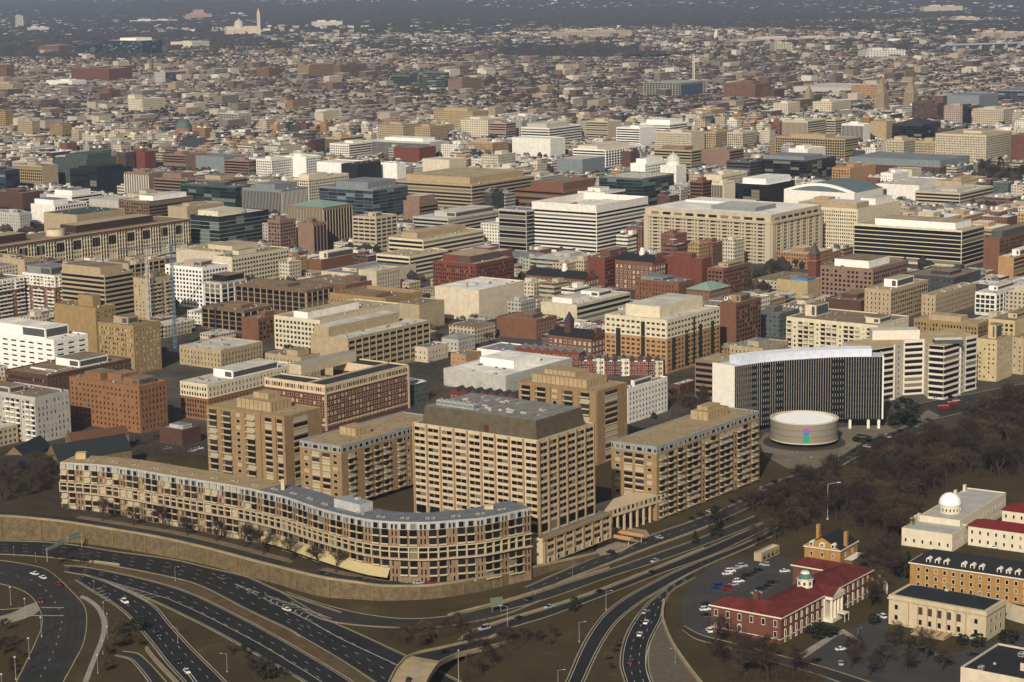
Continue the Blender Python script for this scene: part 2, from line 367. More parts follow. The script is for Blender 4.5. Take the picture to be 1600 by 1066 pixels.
LST = [
# near left
(A_, -30, 55, 108, 623, 27, 'k', 's', 'lgrey', 'brownroof', 'pale grey apartment slab with long balconies and blank side wall at the left edge', dict(trim='white', glass='home', pent=[(.05, .5, .5, .95, 4, 'lgrey')])),
(A_, 108, 217, 260, 606, 28, 'p', 's', 'obrick', 'brownroof', 'orange brown brick apartment slab with small pale windows, three brick boxes on its roof', dict(trim='obrick', glass='dark', pent=[(.2, .8, .62, .85, 4, 'obrick'), (.3, .9, .36, .56, 4.5, 'obrick'), (.2, .8, .08, .3, 3.8, 'obrick')])),
(O, 8, 74, 204, 589, 17, 'r', 'p', 'dbrick', 'brownroof', 'low dark red brick building with brown gravel roof below the white sloping building', dict(trim='tan', pent=[(.45, .8, .15, .7, 5, 'whiteb'), (.2, .38, .2, .8, 1.2, 'white')])),
(O, -40, 84, 137, 533, 27, 'l', 'l', 'whiteb', 'wroof', 'bright white concrete building with sloped upper storeys and long slit windows at left', dict(pent=[(.12, .8, .15, .85, 7, 'whiteb')])),
(A_, 153, 208, 250, 511, 33, 'w', 'p', 'ybrick', 'brownroof', 'tan brick apartment house with pale blinds down its corner, right of the white sloping building', dict(trim='cream', glass='home', pent=[(.2, .6, .3, .7, 5, 'tan')])),
(A_, 84, 149, 180, 483, 34, 'n', 'p', 'ybrick', 'brownroof', 'tan brick apartment block with square lift tower, behind the tan one with pale blinds', dict(glass='home', pent=[(.3, .7, .2, .55, 8, 'ybrick')])),
(A_, 35, 85, 133, 432, 32, 'k', 'k', 'brick', 'greyroof', 'red brick and white corner condominium with grey rooftop box, left of the tan striped office', dict(trim='white', glass='home', top=('white', 9), pent=[(.1, .8, .2, .95, 6, 'grey')])),
(A_, -50, -10, 37, 440, 30, 'k', 'k', 'brick', 'greyroof', 'white framed balcony apartment block cut by the left edge beside the brick and white condominium', dict(trim='white', glass='home', top=('white', 9))),
(O, 95, 163, 208, 431, 36, 'b', 'b', 'tan', 'brownroof', 'tan office block with window strips and louvred top, behind the tan brick apartments', dict(pent=[(.02, .8, .1, .98, 6, 'tan')])),
(A_, 208, 232, 270, 437, 34, 'p', 'k', 'tan', 'brownroof', 'narrow tan apartment tower with stacked balconies left of the blue crane', dict(trim='concrete', glass='home')),
(O, 258, 316, 356, 420, 33, 'q', 'q', 'whiteb', 'lroof', 'cream white office block with square dark windows just right of the blue crane', dict(pent=[(.3, .75, .25, .7, 4, 'pink')])),
(O, 311, 345, 385, 443, 22, 'G', 'G', 'lgrey', 'brownroof', 'low dark glass office with white columns, directly right of the blue crane', dict(trim='white', pent=[(.3, .95, .05, .8, 5, 'dark')])),
(O, 358, 478, 522, 456, 19, 'G', 'G', 'brown', 'brownroof', 'long low dark glass office with brown slabs and two white roof dishes', dict(trim='tan')),
(O, 315, 380, 424, 487, 17, 'G', 'G', 'brown', 'brownroof', 'brown framed open-grid office below the dark glass offices', dict(trim='tan')),
(O, 377, 403, 450, 500, 17, 'n', 'q', 'brick', 'brownroof', 'plain red brick cube in front of the brown framed office', dict(pent=[(.4, .7, .3, .7, 3.5, 'brick')])),
(O, 428, 500, 640, 502, 24, 'q', 'n', 'cream', 'tanroof', 'cream office block with tall slot windows and a long white rooftop screen', dict(glass='green', pent=[(.02, .65, .3, .6, 5, 'whiteb')])),
(O, 485, 543, 671, 531, 26, 'n', 'c', 'tan', 'lroof', 'massive tan concrete building with deep window strips in front of the cream office', dict(pent=[(.0, .85, .5, .9, 7, 'tan')])),
(O, 281, 324, 466, 603, 22, 'r', 's', 'obrick', 'lroof', 'brown brick building with cream top storey beside the red U-shaped hotel', dict(top=('cream', 8), pent=[(.3, .8, .1, .8, 5, 'whiteb')])),
(O, 249, 284, 313, 674, 9, 'n', 'n', 'dbrick', 'greyroof', 'small two-storey dark brick box by the car park', dict(pent=[(.3, .8, .2, .8, 2, 'lgrey')])),
(O, 693, 790, 926, 589, 11, 'n', 'n', 'lgrey', 'wroof', 'wide low building with bright white roof behind the office tower', dict(pent=[(.35, .75, .25, .8, 5, 'whiteb')], maxr=75, maxl=70)),
(A_, 969, 981, 1043, 609, 21, 'n', 'p', 'white', 'brownroof', 'small white painted apartment house left of the columned hall', dict(trim='lgrey')),
(O, 945, 1042, 1125, 502, 36, 'w', 'w', 'orange', 'lroof', 'orange brick hotel with cream top floors and dark glass strips, centre right', dict(top=('cream', 12), pent=[(.1, .9, .2, .75, 8, 'cream')], strips=[('L', .78, 3.6, 6, 22), ('L', .38, 3, 6, 28), ('R', .12, 3.6, 2, 22), ('R', .36, 3.6, 2, 24), ('R', .62, 3.6, 2, 26), ('R', .85, 3.6, 2, 26), ('R', .5, 2, 2, 32)])),
(O, 1125, 1150, 1189, 476, 33, 'n', 'q', 'brick', 'brownroof', 'brown brick tower with blank red side and tan windowed face right of the orange hotel', dict(trim='tan', pent=[(.3, .7, .2, .8, 5, 'ybrick')])),
(O, 679, 748, 819, 455, 24, 'n', 'n', 'stone', 'wroof', 'windowless pale marble block with white roof in the centre', dict(pent=_)),
(O, 620, 655, 694, 478, 19, 'n', 'n', 'tan', 'brownroof', 'plain tan stone block attached left of the marble block', dict(pent=_)),
(O, 560, 588, 625, 425, 20, 'n', 's', 'concrete', 'lroof', 'blank pale concrete stair tower block between the red brick office and low roofs', dict(pent=_)),
(O, 676, 743, 803, 414, 26, 'r', 'r', 'rbrick', 'tanroof', 'red brick office with pale window rows and red rooftop block, centre', dict(pent=[(.1, .85, .2, .85, 6, 'rbrick')])),
(O, 607, 661, 786, 376, 30, 'b', 'b', 'cream', 'tanroof', 'cream office with black window strips and planted terraces left of the white striped block', dict(pent=[(.1, .9, .35, .8, 5, 'gold')])),
(O, 588, 640, 700, 402, 21, 'b', 'b', 'cream', 'tanroof', 'lower stepped wing with planted terraces in front of the cream striped office', dict(pent=_)),
(O, 551, 587, 620, 341, 33, 'c', 'c', 'concrete', 'tanroof', 'grey stone office with ribbed window strips behind the cream terraces', dict()),
(O, 450, 505, 550, 326, 40, 'V', 'V', 'rosy', 'brownroof', 'brown stone office tower with arched top and green copper roof', dict(trim='tan', hip=('copper', 5))),
(O, 465, 489, 510, 350, 29, 'n', 'V', 'rosy', 'brownroof', 'narrow brown office with red vertical stripes below the green copper roof', dict(trim='rosy')),
(O, 418, 437, 462, 346, 33, 'q', 'q', 'rosy', 'brownroof', 'dark brown office with rounded bays left of the green copper roof', dict(trim='tan')),
(O, 297, 342, 420, 340, 30, 'd', 'd', 'dark', 'lroof', 'black glass office with a white lattice edge and cream rooftop storey', dict(glass='green', trim='lgrey', pent=[(.1, .6, .2, .9, 5, 'cream')])),
(O, 275, 350, 418, 396, 23, 'n', 'b', 'beige', 'tanroof', 'broad beige office with blank upper wall behind the blue crane', dict(pent=[(.3, .9, .1, .6, 4, 'beige')])),
(O, 333, 362, 452, 403, 25, 'n', 'q', 'cream', 'brownroof', 'cream office with a deep egg-crate window grid, right of the crane', dict()),
(O, 163, 200, 258, 413, 29, 'n', 'G', 'tan', 'brownroof', 'tan framed office between the long white arcade building and the crane', dict()),
(O, -30, 38, 63, 407, 27, 'n', 'r', 'tan', 'brownroof', 'flat tan building at the left edge below the long white arcade building', dict()),
(O, 481, 502, 560, 407, 15, 'n', 'n', 'brick', 'wroof', 'brick hall with pale rooftop box beside the egg-crate office', dict(pent=[(.2, .9, .1, .7, 6, 'cream')])),
(O, 502, 560, 650, 430, 14, 'n', 'n', 'beige', 'greyroof', 'low beige complex with grey roofs below the cream terraces', dict()),
(O, 463, 540, 600, 447, 12, 's', 's', 'brick', 'brownroof', 'long low red brick wing left of the brown slab-roofed building', dict(pent=[(.5, .8, .1, .4, 4, 'brick')])),
(O, 515, 602, 660, 472, 19, 's', 's', 'ybrick', 'brownroof', 'brown stone building with broad projecting roof slab, left of the marble block', dict(par=3, pent=[(.2, .6, .3, .7, 3, 'brown')])),
(O, 845, 901, 985, 478, 15, 'n', 'b', 'beige', 'lroof', 'modern beige stone building with two white roof boxes, right of the marble block', dict(glass='green', pent=[(.08, .4, .25, .8, 4, 'white'), (.6, .85, .3, .8, 4, 'white')])),
(O, 776, 838, 870, 502, 14, 'n', 'p', 'brick', 'brownroof', 'small brick building with cream street side left of the dark-roofed red school', dict(trim='cream')),
(O, 918, 945, 990, 404, 26, 'n', 'q', 'rbrick', 'brownroof', 'bright red brick block at the foot of the white striped office', dict(pent=[(.3, .9, .2, .8, 5, 'rbrick')])),
(O, 1032, 1097, 1112, 406, 26, 'n', 'n', 'rbrick', 'brownroof', 'plain red brick wing right of the second dark-roofed hall', dict()),
(O, 1105, 1130, 1170, 421, 20, 'q', 'q', 'brick', 'tanroof', 'orange brown brick building with window rows at the foot of the large beige office', dict(pent=[(.3, .9, .2, .8, 3, 'tan')])),
(O, 992, 1060, 1086, 443, 17, 's', 's', 'brick', 'greyroof', 'brick building crowded with grey rooftop machines left of the green hipped roof', dict(units=14, pent=[(.1, .8, .4, .9, 3, 'grey')])),
(O, 1072, 1110, 1142, 456, 11, 'p', 'p', 'brick', 'brownroof', 'small brick hall with pale green hipped copper roof', dict(trim='white', hip=('copper', 5))),
(O, 779, 822, 846, 330, 40, 'B', 'B', 'lgrey', 'greyroof', 'dark glass striped annex joined to the left side of the white striped office', dict(pent=_)),
(O, 831, 932, 1016, 331, 42, 'b', 'b', 'white', 'wroof', 'big white office with black window strips in the centre', dict(pent=[(.05, .5, .7, .98, 3, 'white'), (.2, .9, .1, .6, 2, 'lgrey')], par=6)),
(O, 1281, 1340, 1445, 328, 40, 'r', 'n', 'cream', 'lroof', 'tall cream tower with rows of tiny slits behind the large beige office', dict(pent=[(.02, .3, .05, .98, 6, 'gold'), (.5, .9, .1, .5, 6, 'white')])),
(O, 1334, 1503, 1538, 361, 33, 'B', 'B', 'cream', 'tanroof', 'wide black glass office with thin pale floor lines and long white roof box, right', dict(pent=[(.1, .8, .08, .82, 6, 'whiteb')])),
(O, 1537, 1562, 1640, 374, 30, 'n', 'q', 'brick', 'brownroof', 'brown brick office at the right edge beside the wide black office', dict(pent=[(.1, .9, .1, .8, 6, 'dgrey')])),
(O, 1560, 1584, 1640, 403, 20, 'n', 'b', 'orange', 'wroof', 'orange brick block at the right edge in front of the brown brick office', dict(pent=[(.2, .6, .1, .6, 5, 'white')])),
(O, 1282, 1364, 1418, 422, 25, 'q', 'q', 'rosy', 'brownroof', 'brown brick hotel with cream balconies and white rooftop screen below the black office', dict(trim='cream', pent=[(.1, .7, .15, .8, 6, 'whiteb')])),
(O, 1214, 1262, 1283, 441, 14, 'n', 'n', 'gold', 'brownroof', 'low tan party wall building with blue sheeting beside the red turret', dict(pent=[(.2, .8, .1, .6, 2, 'blue')])),
(O, 1290, 1345, 1391, 472, 13, 'n', 's', 'dbrick', 'brownroof', 'dark purple brick building with blank wall in front of the brown brick hotel', dict()),
(A_, 1229, 1372, 1420, 510, 25, 'k', 'p', 'cream', 'brownroof', 'long cream apartment slab with square rooftop tower, behind the columned hall', dict(trim='cream', glass='home', pent=[(.3, .7, .78, .9, 8, 'cream'), (.2, .6, .05, .2, 4, 'cream')])),
(A_, 1351, 1392, 1450, 455, 24, 's', 'q', 'tan', 'tanroof', 'tan apartment block with a white square box on its roof', dict(pent=[(.3, .75, .2, .7, 6, 'whiteb')])),
(A_, 1440, 1462, 1525, 463, 17, 's', 's', 'tan', 'tanroof', 'long low tan apartment row with many roof vents', dict(units=14, pent=_)),
(A_, 1428, 1528, 1546, 508, 15, 'r', 'r', 'ybrick', 'tanroof', 'yellow brick apartment wing behind the white ribbon-windowed office', dict(pent=[(.2, .8, .3, .8, 4, 'tan')])),
(O, 1524, 1556, 1640, 460, 17, 'g', 'G', 'white', 'lroof', 'white framed modern building with tall windows at the right edge', dict(glass='green')),
(A_, 1545, 1586, 1640, 503, 22, 'q', 'n', 'yellow', 'brownroof', 'yellow brick apartment house with plants on its roof near the right edge', dict()),
(A_, 1527, 1558, 1582, 533, 27, 'p', 'p', 'yellow', 'brownroof', 'yellow brick apartment tower right of the white ribbon-windowed office', dict(trim='cream', glass='home', pent=[(.3, .7, .3, .7, 9, 'yellow')])),
(A_, 1580, 1600, 1660, 530, 24, 'p', 'p', 'tan', 'brownroof', 'tan apartment house cut by the right edge beside the yellow tower', dict(trim='cream', glass='home')),
(O, 1086, 1146, 1178, 569, 25, 'b', 'b', 'rosy', 'tanroof', 'brown concrete office with deep window strips hidden partly by the tall columned slab', dict(pent=_)),
(O, 1140, 1192, 1232, 546, 13, 's', 's', 'tan', 'greyroof', 'low tan house with grey roof behind the tall columned slab', dict()),
(O, 280, 345, 410, 549, 13, 's', 's', 'tan', 'lroof', 'low tan annexe by the construction site below the brick cube', dict(pent=_)),
(O, 414, 470, 500, 560, 16, 's', 's', 'tan', 'brownroof', 'stepped tan wing between the cream office and the red hotel', dict(pent=[(.2, .8, .2, .5, 4, 'tan')])),
(O, 512, 555, 590, 549, 9, 'n', 'n', 'pink', 'greyroof', 'low pinkish concrete roof above the red hotel court', dict(pent=_)),
(O, 704, 728, 752, 556, 8, 'p', 'p', 'orange', 'greyroof', 'small peach coloured corner house beside the white garden wall', dict(trim='white', pent=_)),
(O, 745, 800, 838, 552, 5, 'n', 'n', 'whiteb', 'greyroof', 'low white garden-wall building in front of the small brick buildings', dict(pent=_)),
(A_, 1046, 1062, 1090, 603, 8, 'p', 'p', 'dbrick', 'lroof', 'low brick garage with pale roof right of the Victorian terrace', dict(pent=_)),
(A_, 645, 668, 700, 545, 10, 'p', 'p', 'beige', 'greyroof', 'small pale house right of the massive tan building', dict(pent=_)),
(A_, 690, 716, 742, 532, 9, 'p', 'p', 'lgrey', 'greyroof', 'small grey roofed house in the gardens of the marble block', dict(hip=('grey', 3))),
# middle distance, left
(O, 82, 135, 182, 251, 34, 'x', 'x', 'green', 'green', 'green tinted office with stepped green roof, upper left', dict(pent=[(.1, .9, .05, .7, 7, 'green')])),
(O, 109, 150, 207, 267, 32, 'd', 'v', 'dark', 'blackroof', 'black glass box with vertical ribs at upper left', dict(trim='navy', pent=[(.1, .8, .1, .8, 4, 'dark')])),
(O, 22, 66, 90, 260, 29, 'g', 'n', 'tan', 'brownroof', 'tan gridded office left of the black ribbed box', dict(trim='tan')),
(O, -30, 8, 30, 267, 28, 'd', 'd', 'slate', 'greyroof', 'slate blue glass office at the left edge', dict(glass='blue')),
(O, 194, 232, 259, 272, 30, 'V', 'n', 'rosy', 'greyroof', 'white-columned office with rosy side wall right of the black ribbed box', dict(trim='whiteb')),
(O, 240, 292, 332, 282, 25, 'b', 'b', 'rosy', 'brownroof', 'rosy concrete office with stepped window strips right of the white-columned office', dict(pent=[(.3, .8, .4, .95, 6, 'rosy')])),
(O, 298, 346, 386, 283, 25, 'b', 'b', 'rosy', 'brownroof', 'twin-roofed rosy office with broad eaves', dict(pent=[(.2, .7, .2, .7, 5, 'tan')])),
(O, 282, 367, 392, 293, 27, 'd', 'd', 'green', 'greyroof', 'green glass low office in front of the twin-roofed rosy office', dict(glass='green')),
(O, 73, 112, 160, 307, 20, 'n', 'b', 'white', 'greyroof', 'white stepped penthouse block upper left with slatted side', dict(pent=[(.1, .7, .1, .8, 6, 'whiteb')])),
(O, 48, 85, 135, 322, 24, 'n', 'g', 'white', 'greyroof', 'white building with arcade windows below the stepped penthouse block', dict(pent=[(.05, .5, .1, .9, 6, 'whiteb')])),
(O, 139, 186, 225, 315, 20, 'n', 'n', 'lgrey', 'lroof', 'plain pale box left of the tan double-window office', dict(pent=_)),
(O, 185, 232, 302, 316, 24, 'q', 'b', 'brown', 'lroof', 'brown office with big paired windows and a long white roof screen', dict(pent=[(.2, .95, .15, .6, 5, 'whiteb')])),
(O, 262, 292, 350, 325, 22, 'n', 'n', 'tan', 'tanroof', 'flat tan roofed building behind the black lattice-edged glass office', dict()),
(O, -10, 30, 46, 334, 22, 's', 's', 'lgrey', 'greyroof', 'grey stepped block at the left edge above the long arcade building', dict()),
(O, 68, 120, 195, 337, 22, 'n', 'n', 'tan', 'green', 'wide building with flat moss green roof behind the long arcade building', dict(pent=_)),
(O, -20, 35, 62, 303, 22, 'n', 'n', 'dbrick', 'brownroof', 'dark red brick building upper left near the edge', dict()),
(O, 190, 226, 243, 238, 26, 'n', 'x', 'rbrick', 'brownroof', 'dark red office behind the black ribbed box', dict()),
(O, 255, 290, 322, 243, 24, 'b', 'n', 'rosy', 'brownroof', 'rosy strip-windowed office below the domed cathedral', dict()),
(O, 293, 350, 384, 246, 22, 'n', 'n', 'bluegrey', 'greyroof', 'long low blue grey roof below the red gabled church', dict(pent=_)),
(O, 350, 388, 402, 252, 24, 'b', 'b', 'rosy', 'tanroof', 'small terraced office with slanting window recesses', dict()),
(O, 200, 226, 256, 305, 20, 'n', 'r', 'concrete', 'tanroof', 'pale double-decked building right of the white stepped penthouse', dict()),
# middle
(O, 378, 440, 481, 298, 30, 'v', 'v', 'bluegrey', 'greyroof', 'blue grey ribbed office with silver roof screen', dict(trim='lgrey', glass='blue', pent=[(.05, .9, .2, .7, 6, 'bluegrey')])),
(O, 460, 482, 545, 280, 30, 'q', 'q', 'cream', 'lroof', 'cream office with dark square windows behind the blue grey glass office', dict(pent=[(.05, .5, .1, .8, 5, 'cream')])),
(O, 499, 582, 637, 297, 33, 'd', 'd', 'bluegrey', 'greyroof', 'blue grey glass office with silver stepped top', dict(glass='blue', trim='bluegrey', pent=[(.1, .9, .15, .75, 7, 'bluegrey')])),
(O, 533, 558, 595, 258, 30, 'n', 'n', 'dark', 'blackroof', 'plain black box on the skyline of offices', dict(pent=_)),
(O, 612, 737, 835, 290, 34, 'b', 'b', 'tan', 'tanroof', 'very large tan office with continuous dark window lines and heavy tan upper storey', dict(pent=[(.1, .95, .1, .9, 7, 'gold')], maxl=140, maxr=140)),
(O, 595, 620, 634, 256, 28, 'n', 'n', 'whiteb', 'wroof', 'plain white box right of the black box', dict(pent=_)),
(O, 660, 702, 728, 251, 26, 'n', 'n', 'cream', 'lroof', 'plain cream box above the very large tan office', dict(pent=_)),
(O, 495, 540, 572, 256, 24, 'n', 'n', 'whiteb', 'wroof', 'long white roof screen left of the black box', dict(pent=_)),
(O, 630, 655, 684, 316, 26, 'n', 'b', 'rosy', 'lroof', 'brown brick block with rounded roof drum', dict(pent=[(.1, .9, .1, .9, 6, 'rosy')])),
(O, 645, 700, 785, 343, 27, 'b', 'b', 'lgrey', 'lroof', 'pale grey stepped office behind the cream terraced office', dict(pent=[(.2, .9, .1, .7, 5, 'lgrey')])),
(O, 575, 672, 696, 223, 24, 'v', 'n', 'lgrey', 'wroof', 'long pale museum-like building with white raised roof', dict(trim='lgrey', pent=[(.1, .9, .15, .8, 5, 'whiteb')])),
(O, 615, 655, 681, 232, 20, 'n', 'n', 'rbrick', 'greyroof', 'dark red low building in front of the pale museum-like building', dict(pent=_)),
(O, 590, 630, 652, 196, 30, 'x', 'x', 'tan', 'tanroof', 'rose tan office with even windows', dict()),
(O, 640, 672, 700, 199, 26, 'x', 'x', 'gold', 'tanroof', 'golden brick office next to the rose tan office', dict()),
(O, 677, 738, 762, 175, 34, 'x', 'x', 'gold', 'tanroof', 'large ochre office with crenellated upper storey', dict(pent=[(.2, .8, .2, .8, 5, 'gold')])),
(O, 720, 762, 792, 188, 30, 'x', 'n', 'cream', 'lroof', 'cream office half blank, right of the ochre office', dict()),
(O, 764, 790, 806, 193, 26, 'b', 'b', 'pink', 'brownroof', 'pink grey striped office beside the cream half blank one', dict()),
(O, 508, 532, 567, 216, 26, 'v', 'b', 'tan', 'tanroof', 'tan ribbed office above the white strip-windowed one', dict()),
(O, 515, 545, 587, 226, 20, 'q', 'b', 'white', 'lroof', 'small white office with strip windows', dict()),
(O, 400, 424, 462, 250, 26, 'q', 'q', 'white', 'lroof', 'white office with square windows left of the plain white roof screen', dict()),
(O, 445, 478, 500, 246, 27, 'n', 'q', 'whiteb', 'wroof', 'white rooftop block above the cream office', dict()),
# right of centre
(O, 814, 858, 908, 201, 30, 'b', 'b', 'white', 'lroof', 'white office with black strips on the far side of downtown', dict(pent=[(.1, .8, .2, .9, 6, 'lgrey')])),
(O, 915, 950, 971, 191, 28, 'b', 'n', 'concrete', 'lroof', 'grey stone stepped office right of the far white striped office', dict()),
(O, 963, 1000, 1026, 201, 28, 'b', 'n', 'whiteb', 'wroof', 'white office with blank corner left of the round-topped white one', dict()),
(O, 1000, 1046, 1074, 195, 28, 'b', 'b', 'whiteb', 'wroof', 'white office with a colonnaded drum on top', dict(pent=[(.2, .9, .1, .9, 6, 'whiteb')])),
(O, 1023, 1080, 1101, 208, 28, 'r', 'n', 'beige', 'tanroof', 'beige office with tiny dotted windows', dict()),
(O, 1100, 1118, 1142, 207, 26, 'q', 'q', 'gold', 'tanroof', 'small gold gridded office', dict()),
(O, 1136, 1160, 1182, 208, 24, 'q', 'q', 'concrete', 'lroof', 'concrete office with crenellated terrace right of the gold gridded one', dict()),
(O, 800, 860, 883, 218, 27, 'n', 'n', 'white', 'wroof', 'white roof slab above dark glass walls', dict(pent=_)),
(O, 895, 946, 1003, 235, 24, 'b', 'G', 'whiteb', 'lroof', 'white office with open framed ground storeys', dict(pent=[(.05, .9, .3, .9, 5, 'cream')])),
(O, 1022, 1080, 1096, 236, 26, 'b', 'b', 'tan', 'tanroof', 'tan ledged office below the beige dotted one', dict(pent=[(.1, .9, .2, .8, 5, 'rosy')])),
(O, 1095, 1140, 1162, 236, 22, 'n', 'b', 'rosy', 'tanroof', 'brown low office right of the tan ledged one', dict()),
(O, 870, 910, 945, 250, 22, 'n', 'n', 'bluegrey', 'lroof', 'long grey low roof below the open framed white office', dict(pent=_)),
(O, 805, 882, 937, 300, 24, 'b', 'b', 'brick', 'brownroof', 'red brown brick office with raised windowless top, above the white striped block', dict(pent=[(.1, .98, .1, .75, 9, 'brick')])),
(O, 936, 1004, 1053, 280, 35, 'd', 'd', 'teal', 'lroof', 'teal glass office with slanted roof', dict(glass='green', trim='teal', pent=_)),
(O, 900, 945, 985, 302, 22, 'n', 'd', 'white', 'lroof', 'white low wing with glass end in front of the teal glass office', dict(glass='green')),
(O, 985, 1008, 1050, 257, 28, 'n', 'q', 'whiteb', 'wroof', 'white stepped building with rounded corner above the teal glass office', dict(pent=[(.1, .7, .1, .8, 6, 'whiteb')])),
(O, 1078, 1098, 1113, 285, 30, 'b', 'b', 'brick', 'brownroof', 'brown brick office with rounded bays left of the cream ribbed one', dict()),
(O, 1112, 1130, 1148, 287, 32, 'v', 'v', 'cream', 'lroof', 'slim cream office with tall ribs', dict(trim='cream')),
(O, 1100, 1128, 1168, 275, 22, 'n', 'r', 'cream', 'lroof', 'cream roofs behind the slim ribbed office', dict()),
(O, 1148, 1200, 1242, 290, 27, 'd', 'n', 'dark', 'wroof', 'dark glass office with a big white roof box', dict(pent=[(.05, .95, .1, .8, 7, 'whiteb')])),
(O, 1135, 1172, 1202, 254, 22, 'b', 'b', 'dgrey', 'greyroof', 'dark grey office with rows of small windows', dict()),
# right
(O, 1182, 1262, 1306, 252, 24, 'd', 'd', 'slate', 'greyroof', 'dark glass office with grey roof screens and a mast in front', dict(pent=[(.05, .7, .1, .9, 5, 'bluegrey')])),
(O, 1210, 1320, 1341, 218, 28, 'g', 'b', 'gold', 'tanroof', 'tan curved-front office with open square windows, upper right', dict(trim='tan', pent=[(.1, .8, .3, .8, 5, 'gold')])),
(O, 1232, 1262, 1290, 234, 22, 'n', 'n', 'white', 'wroof', 'white stepped roofs before the tan curved-front office', dict()),
(O, 1300, 1328, 1368, 264, 22, 'q', 'n', 'orange', 'tanroof', 'orange brick office with dark square windows', dict()),
(O, 1327, 1469, 1515, 252, 20, 'n', 'n', 'dbrick', 'greyroof', 'long dark red brick building with grey metal upper storey', dict(top=('bluegrey', 8), pent=_, maxl=150)),
(O, 1389, 1425, 1440, 266, 18, 'n', 'n', 'beige', 'tanroof', 'plain beige rounded block in front of the long grey-topped brick building', dict(pent=_)),
(O, 1376, 1395, 1420, 272, 17, 's', 's', 'whiteb', 'wroof', 'little white ribbed block beside the beige rounded one', dict()),
(O, 1372, 1436, 1493, 291, 17, 'n', 'n', 'white', 'lroof', 'low white building with a dark glass pyramid on its wall', dict(pent=_)),
(O, 1465, 1502, 1542, 285, 18, 'n', 'v', 'tan', 'tanroof', 'tan colonnaded building near the dark trees at right', dict()),
(O, 1430, 1500, 1570, 303, 14, 'b', 'b', 'concrete', 'lroof', 'flat concrete museum block with long ledges', dict()),
(O, 1462, 1541, 1582, 212, 38, 'r', 'r', 'beige', 'tanroof', 'tall beige stone office with many small windows beside the dark trees', dict()),
(O, 1580, 1612, 1660, 213, 36, 'x', 'x', 'rbrick', 'brownroof', 'deep red brick office at the right edge', dict()),
(O, 1385, 1412, 1433, 220, 24, 'r', 'r', 'concrete', 'tanroof', 'grey stone block left of the tall beige stone office', dict()),
(O, 1430, 1462, 1484, 222, 24, 'r', 'r', 'tan', 'tanroof', 'warm stone block touching the tall beige stone office', dict()),
(O, 1315, 1350, 1360, 195, 26, 'v', 'n', 'white', 'wroof', 'white building with tall arched windows', dict()),
(O, 1360, 1385, 1400, 191, 26, 'n', 'n', 'gold', 'tanroof', 'plain ochre wall left of the dark hipped office', dict(pent=_)),
(O, 1394, 1440, 1470, 196, 26, 'd', 'd', 'slate', 'greyroof', 'dark office with faceted green grey hipped roof', dict(hip=('slate', 7))),
(O, 1222, 1262, 1290, 190, 28, 'v', 'b', 'beige', 'lroof', 'pale curved ribbed office at far right of centre', dict()),
(O, 1290, 1305, 1322, 188, 26, 'b', 'b', 'concrete', 'lroof', 'small pale striped office wedge', dict()),
(O, 1425, 1465, 1478, 162, 30, 'y', 'y', 'dbrick', 'brownroof', 'dark maroon striped office', dict()),
(O, 1475, 1503, 1512, 166, 30, 'x', 'n', 'pink', 'lroof', 'pale pink office beside a dark glass shaft', dict()),
(O, 1504, 1512, 1518, 164, 32, 'd', 'd', 'slate', 'greyroof', 'slim dark glass shaft beside the pale pink office', dict(pent=_)),
(O, 1520, 1568, 1590, 172, 28, 'x', 'x', 'concrete', 'lroof', 'grey stone office with cornice at the far right', dict()),
(O, 1480, 1530, 1560, 150, 26, 'n', 'n', 'bluegrey', 'greyroof', 'long blue grey flat roof at far right', dict(pent=_)),
(O, 1560, 1600, 1640, 142, 26, 'd', 'd', 'bluegrey', 'greyroof', 'grey glass convention hall at the right edge', dict(pent=_, glass='blue')),
(O, 1330, 1372, 1384, 136, 26, 'x', 'x', 'orange', 'orange', 'bright orange brick office on the far downtown edge', dict()),
(O, 1131, 1180, 1230, 132, 32, 'x', 'x', 'brick', 'brownroof', 'wide brown brick apartment block on the far downtown edge', dict(maxr=60)),
(O, 1158, 1210, 1226, 141, 20, 'n', 'n', 'dbrick', 'brownroof', 'low dark red block in front of the wide brown brick apartments', dict()),
(O, 1240, 1330, 1400, 138, 14, 'n', 'n', 'lgrey', 'lroof', 'huge flat pale roof beyond downtown', dict(maxl=150, maxr=150, pent=_)),
(O, 1270, 1300, 1330, 160, 22, 'x', 'x', 'cream', 'lroof', 'cream office before the huge flat pale roof', dict()),
(O, 1208, 1232, 1250, 162, 24, 'x', 'x', 'cream', 'lroof', 'cream gridded office left of the steepled church', dict()),
# far landmarks
(O, 110, 148, 160, 70, 36, 'd', 'd', 'navy', 'lroof', 'lower stepped wing of the dark blue glass office on the far left skyline', dict(glass='blue', maxr=60)),
(O, 146, 222, 262, 64, 50, 'd', 'd', 'navy', 'wroof', 'long dark blue glass office on the far left skyline', dict(glass='blue', maxl=190, maxr=90, pent=[(.1, .9, .2, .6, 9, 'whiteb')])),
(O, 262, 300, 340, 66, 22, 'n', 'x', 'cream', 'lroof', 'long cream hospital wing right of the dark blue glass office', dict()),
(A_, 95, 170, 207, 108, 34, 'x', 'x', 'rbrick', 'tanroof', 'big red brick slab building far left', dict(maxl=140, maxr=80)),
(A_, 45, 92, 118, 72, 30, 'x', 'x', 'brick', 'lroof', 'brick hospital block left of the dark blue glass office', dict()),
(A_, 465, 482, 524, 103, 34, 'x', 'y', 'ybrick', 'brownroof', 'long brown office bar far centre left', dict(maxr=150)),
(A_, 520, 532, 573, 103, 32, 'x', 'x', 'brown', 'brownroof', 'darker half of the long brown office bar', dict(maxr=130)),
(A_, 400, 420, 437, 108, 26, 'x', 'y', 'brick', 'lroof', 'orange brick office left of the long brown bar', dict()),
